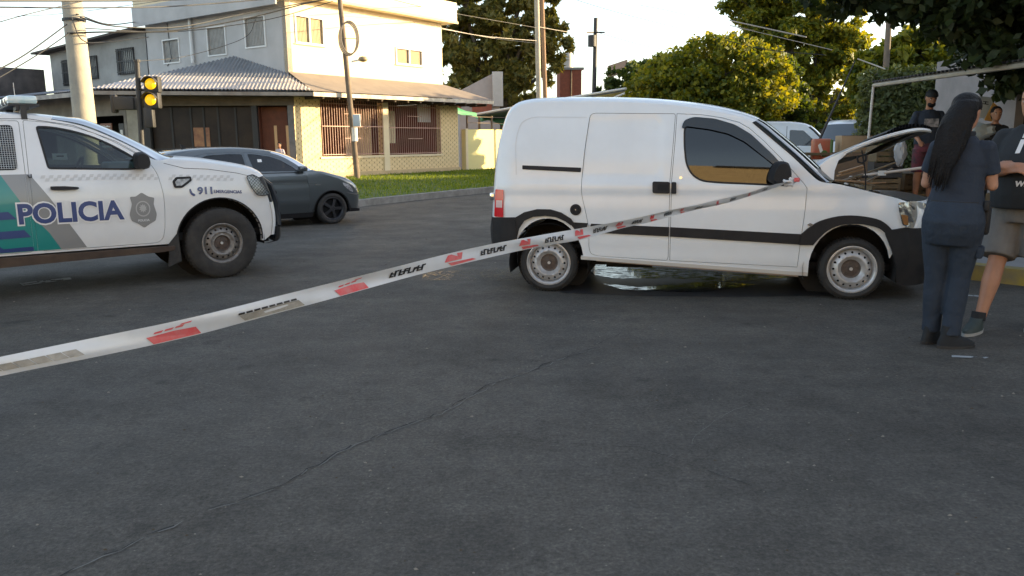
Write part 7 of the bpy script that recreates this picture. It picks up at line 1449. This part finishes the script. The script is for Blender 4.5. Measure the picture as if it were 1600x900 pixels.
# ------------------------------------------------------------------ barrier tape from the left foreground to the van's mirror
def tape():
    T = thing('barrier_tape', 'white barrier tape with red and black marks, stretched from left foreground to van mirror', 'barrier tape', (0, 0, 0))
    ctr = [(-800, 738), (-480, 674), (-160, 606), (0, 573), (150, 543), (300, 511), (450, 472), (600, 432), (700, 407), (780, 389), (850, 376), (905, 366), (960, 353), (1010, 342), (1060, 330), (1110, 320), (1160, 307), (1205, 292), (1232, 284)]
    wpx = [70, 60, 50, 44, 43, 42, 36, 31, 29, 28, 26, 25, 20, 16, 14, 12, 11, 9, 7]
    tw = [0, 0, 0, 0, .0, 0.0, .0, 0, 0, 0, 0, 0, .25, .5, .35, .7, .3, .8, 1.2]
    iY0, iY1 = 1/2.42, 1/6.62; rows = []
    for (x, y), wd, t in zip(ctr, wpx, tw):
        Y = 1/(iY0+(iY1-iY0)*min(1.02, (x)/1232)); rows.append((x, y, Y, wd, t))
    rows = cr(rows, 10); V = []; m = 7; s_acc = [0]; prev = None; C_ = []
    for x, y, Y, wd, t in rows:
        c = at(x, y, Y); C_.append(c)
        if prev is not None: s_acc.append(s_acc[-1]+(c-prev).length)
        prev = c
    L = []
    for i, (x, y, Y, wd, t) in enumerate(rows):
        d = (C_[min(i+1, len(C_)-1)]-C_[max(i-1, 0)]).normalized(); up = Vector((0, 0, 1)); up = (up-d*up.z).normalized(); fw2 = d.cross(up); hw2 = wd/2/F_PX*Y*1.0/max(.35, math.cos(min(t, 1.1)))
        u = up*math.cos(t)+fw2*math.sin(t)
        L.append((C_[i], u, fw2*math.cos(t)-up*math.sin(t), hw2))
    def surf(s, q, off=0):
        # s: metres along, q: -1..1 across
        i = min(max(0, int(np.searchsorted(s_acc, s))-1), len(s_acc)-2); f = (s-s_acc[i])/(s_acc[i+1]-s_acc[i]); a, b = L[i], L[i+1]
        c = a[0].lerp(b[0], f); u = a[1].lerp(b[1], f).normalized(); nn = a[2].lerp(b[2], f).normalized(); h = a[3]+(b[3]-a[3])*f
        cup = .006*math.sin(s*3.1)*q*q+.004*math.sin(s*7.3+q*2); return c+u*h*q+nn*(cup+off)
    tot = s_acc[-1]; n = 260; v = []
    for i in range(n+1):
        s = tot*i/n
        for j in range(m): v.append(surf(s, -1+2*j/(m-1)))
    me = bpy.data.meshes.new('band'); me.from_pydata(v, [], [(i*m+j, (i+1)*m+j, (i+1)*m+j+1, i*m+j+1) for i in range(n) for j in range(m-1)])
    mt = M('white_polythene', (.60, .63, .66), .28, (.52, .55, .58), 5, spec=.6); finish('band', me, mt, T, 60)
    mR = M('red_tape_print', (.62, .07, .08), .4, (.55, .16, .16), 30); mK = M('black_tape_print', (.02, .02, .022), .4); mG = M('grey_tape_print', (.25, .24, .21), .5, (.36, .35, .32), 30)
    def patch(name, polys, mat):
        vv = []; ff = []
        for P in polys:
            k = len(P); b0 = len(vv); vv += [surf(s, q, -OFF) for s, q in P]; ff.append(tuple(range(b0, b0+k)))
        me = bpy.data.meshes.new(name); me.from_pydata(vv, [], ff); return finish(name, me, mat, T)
    # which side faces the camera?
    nn = L[40][2]; OFF = .0035 if nn.dot(C_[40]-cam.location) > 0 else -.0035
    def s_at(px):
        xs = [r[0] for r in rows]; return float(np.interp(px, xs, s_acc))
    rg = random.Random(5)
    for x0, x1 in ((225, 305), (520, 568), (692, 727), (810, 832), (897, 914), (961, 973), (1014, 1022), (1062, 1068), (1118, 1123), (1168, 1172)):
        a, b = s_at(x0), s_at(x1); P = [[(a, -.86), (b-.0*(b-a), -.80), (b, -.1), (b-.02*(b-a), .02), (a+.04*(b-a), .0)]]
        if x0 < 600: P = [[(a, -.92), (a+(b-a)*.95, -.90), (b, -.05), (a+(b-a)*.6, .05), (a+.02*(b-a), -.1)]]+[[(a+(b-a)*(.20+.22*k), .12+.08*k), (a+(b-a)*(.36+.22*k), .14+.08*k), (a+(b-a)*(.44+.22*k), .36+.08*k), (a+(b-a)*(.26+.22*k), .30+.08*k)] for k in range(3)]+[[(a+(b-a)*.78, .52), (a+(b-a)*1.02, .58), (a+(b-a)*1.08, .72), (a+(b-a)*.85, .66)]]
        else: P = [[(a, -.15), (a+(b-a)*.75, -.2), (a+(b-a)*1.05, .75), (a+(b-a)*.8, .8), (a+(b-a)*.72, .3), (a+(b-a)*.55, .78), (a+(b-a)*.38, .75), (a+(b-a)*.2, .35)], [(a+.15*(b-a), -.85), (a+(b-a)*1.3, -.72), (a+(b-a)*1.2, -.45), (a+(b-a)*.1, -.35)]]
        patch('red_mark', P, mR)
    for x0, x1, st in ((-60, 125, 2), (372, 465, 1), (603, 662, 0), (747, 790, 0), (848, 880, 0), (925, 948, 0), (985, 1002, 0), (1036, 1050, 0), (1085, 1096, 0), (1140, 1150, 0), (1190, 1198, 0)):
        a, b = s_at(x0), s_at(x1); k = 8; w_ = (b-a)/k; P = []
        if st == 0:
            sh2 = (b-a)*.16
            for i in range(k):
                s0 = a+i*w_*.95; t0 = -.40-.05*rg.random(); t1 = .40+.05*rg.random()-(.12 if i in (0, 5) else 0)
                P.append([(s0, t0), (s0+w_*.42, t0), (s0+w_*.42+sh2, t1), (s0+sh2, t1)])
                if i % 3 != 1: P.append([(s0+w_*.42+sh2*.45, -.05), (s0+w_*.95+sh2*.45, -.05), (s0+w_*.95+sh2*.62, .12), (s0+w_*.42+sh2*.62, .12)])
                if i % 2: P.append([(s0+w_*.4+sh2*.75, t1-.2), (s0+w_*.9+sh2*.75, t1-.2), (s0+w_*.9+sh2, t1), (s0+w_*.4+sh2, t1)])
                else: P.append([(s0+w_*.42, t0), (s0+w_*.9, t0), (s0+w_*.9+sh2*.25, t0+.2), (s0+w_*.42+sh2*.25, t0+.2)])
            patch('black_mark', P, mK)
        elif st == 1:
            for i in range(k): s0 = a+i*w_; P.append([(s0, .02), (s0+w_*.82, .02), (s0+w_*1.0, .24), (s0+w_*.2, .24)])
            patch('black_mark', P, mK); patch('grey_mark', [[(a, -.8), (b, -.85), (b, -.02), (a, -.02)]], mG)
        else:
            for i in range(7): w3 = (b-a)/7; s0 = a+i*w3; P.append([(s0, -.45), (s0+w3*.93, -.45), (s0+w3*.93, .28), (s0, .28)])
            patch('grey_mark', P, mG)
    # knot and loose end at the mirror
    kp = at(1232, 285, 6.60); mb = MB()
    for k in range(5):
        a = k*1.25; mb.tube([kp+Vector((.05*math.cos(a), .04*math.sin(a)*.5, .03*math.sin(a))), kp+Vector((.02, -.03, .02*math.cos(a))), kp+Vector((-.05*math.sin(a), -.02, .04*math.cos(a)))], [.010, .013, .008], 6)
    mb.tube([kp, kp+Vector((.03, -.02, .02)), kp+Vector((.07, -.03, .03))], [.012, .014, .006], 6); mb.build('knot', mt, T, 60); MB().bevbox(kp.x+.03, kp.x+.075, kp.y-.055, kp.y-.03, kp.z+.005, kp.z+.04, .006).build('red_end', mR, T, 40)
tape()
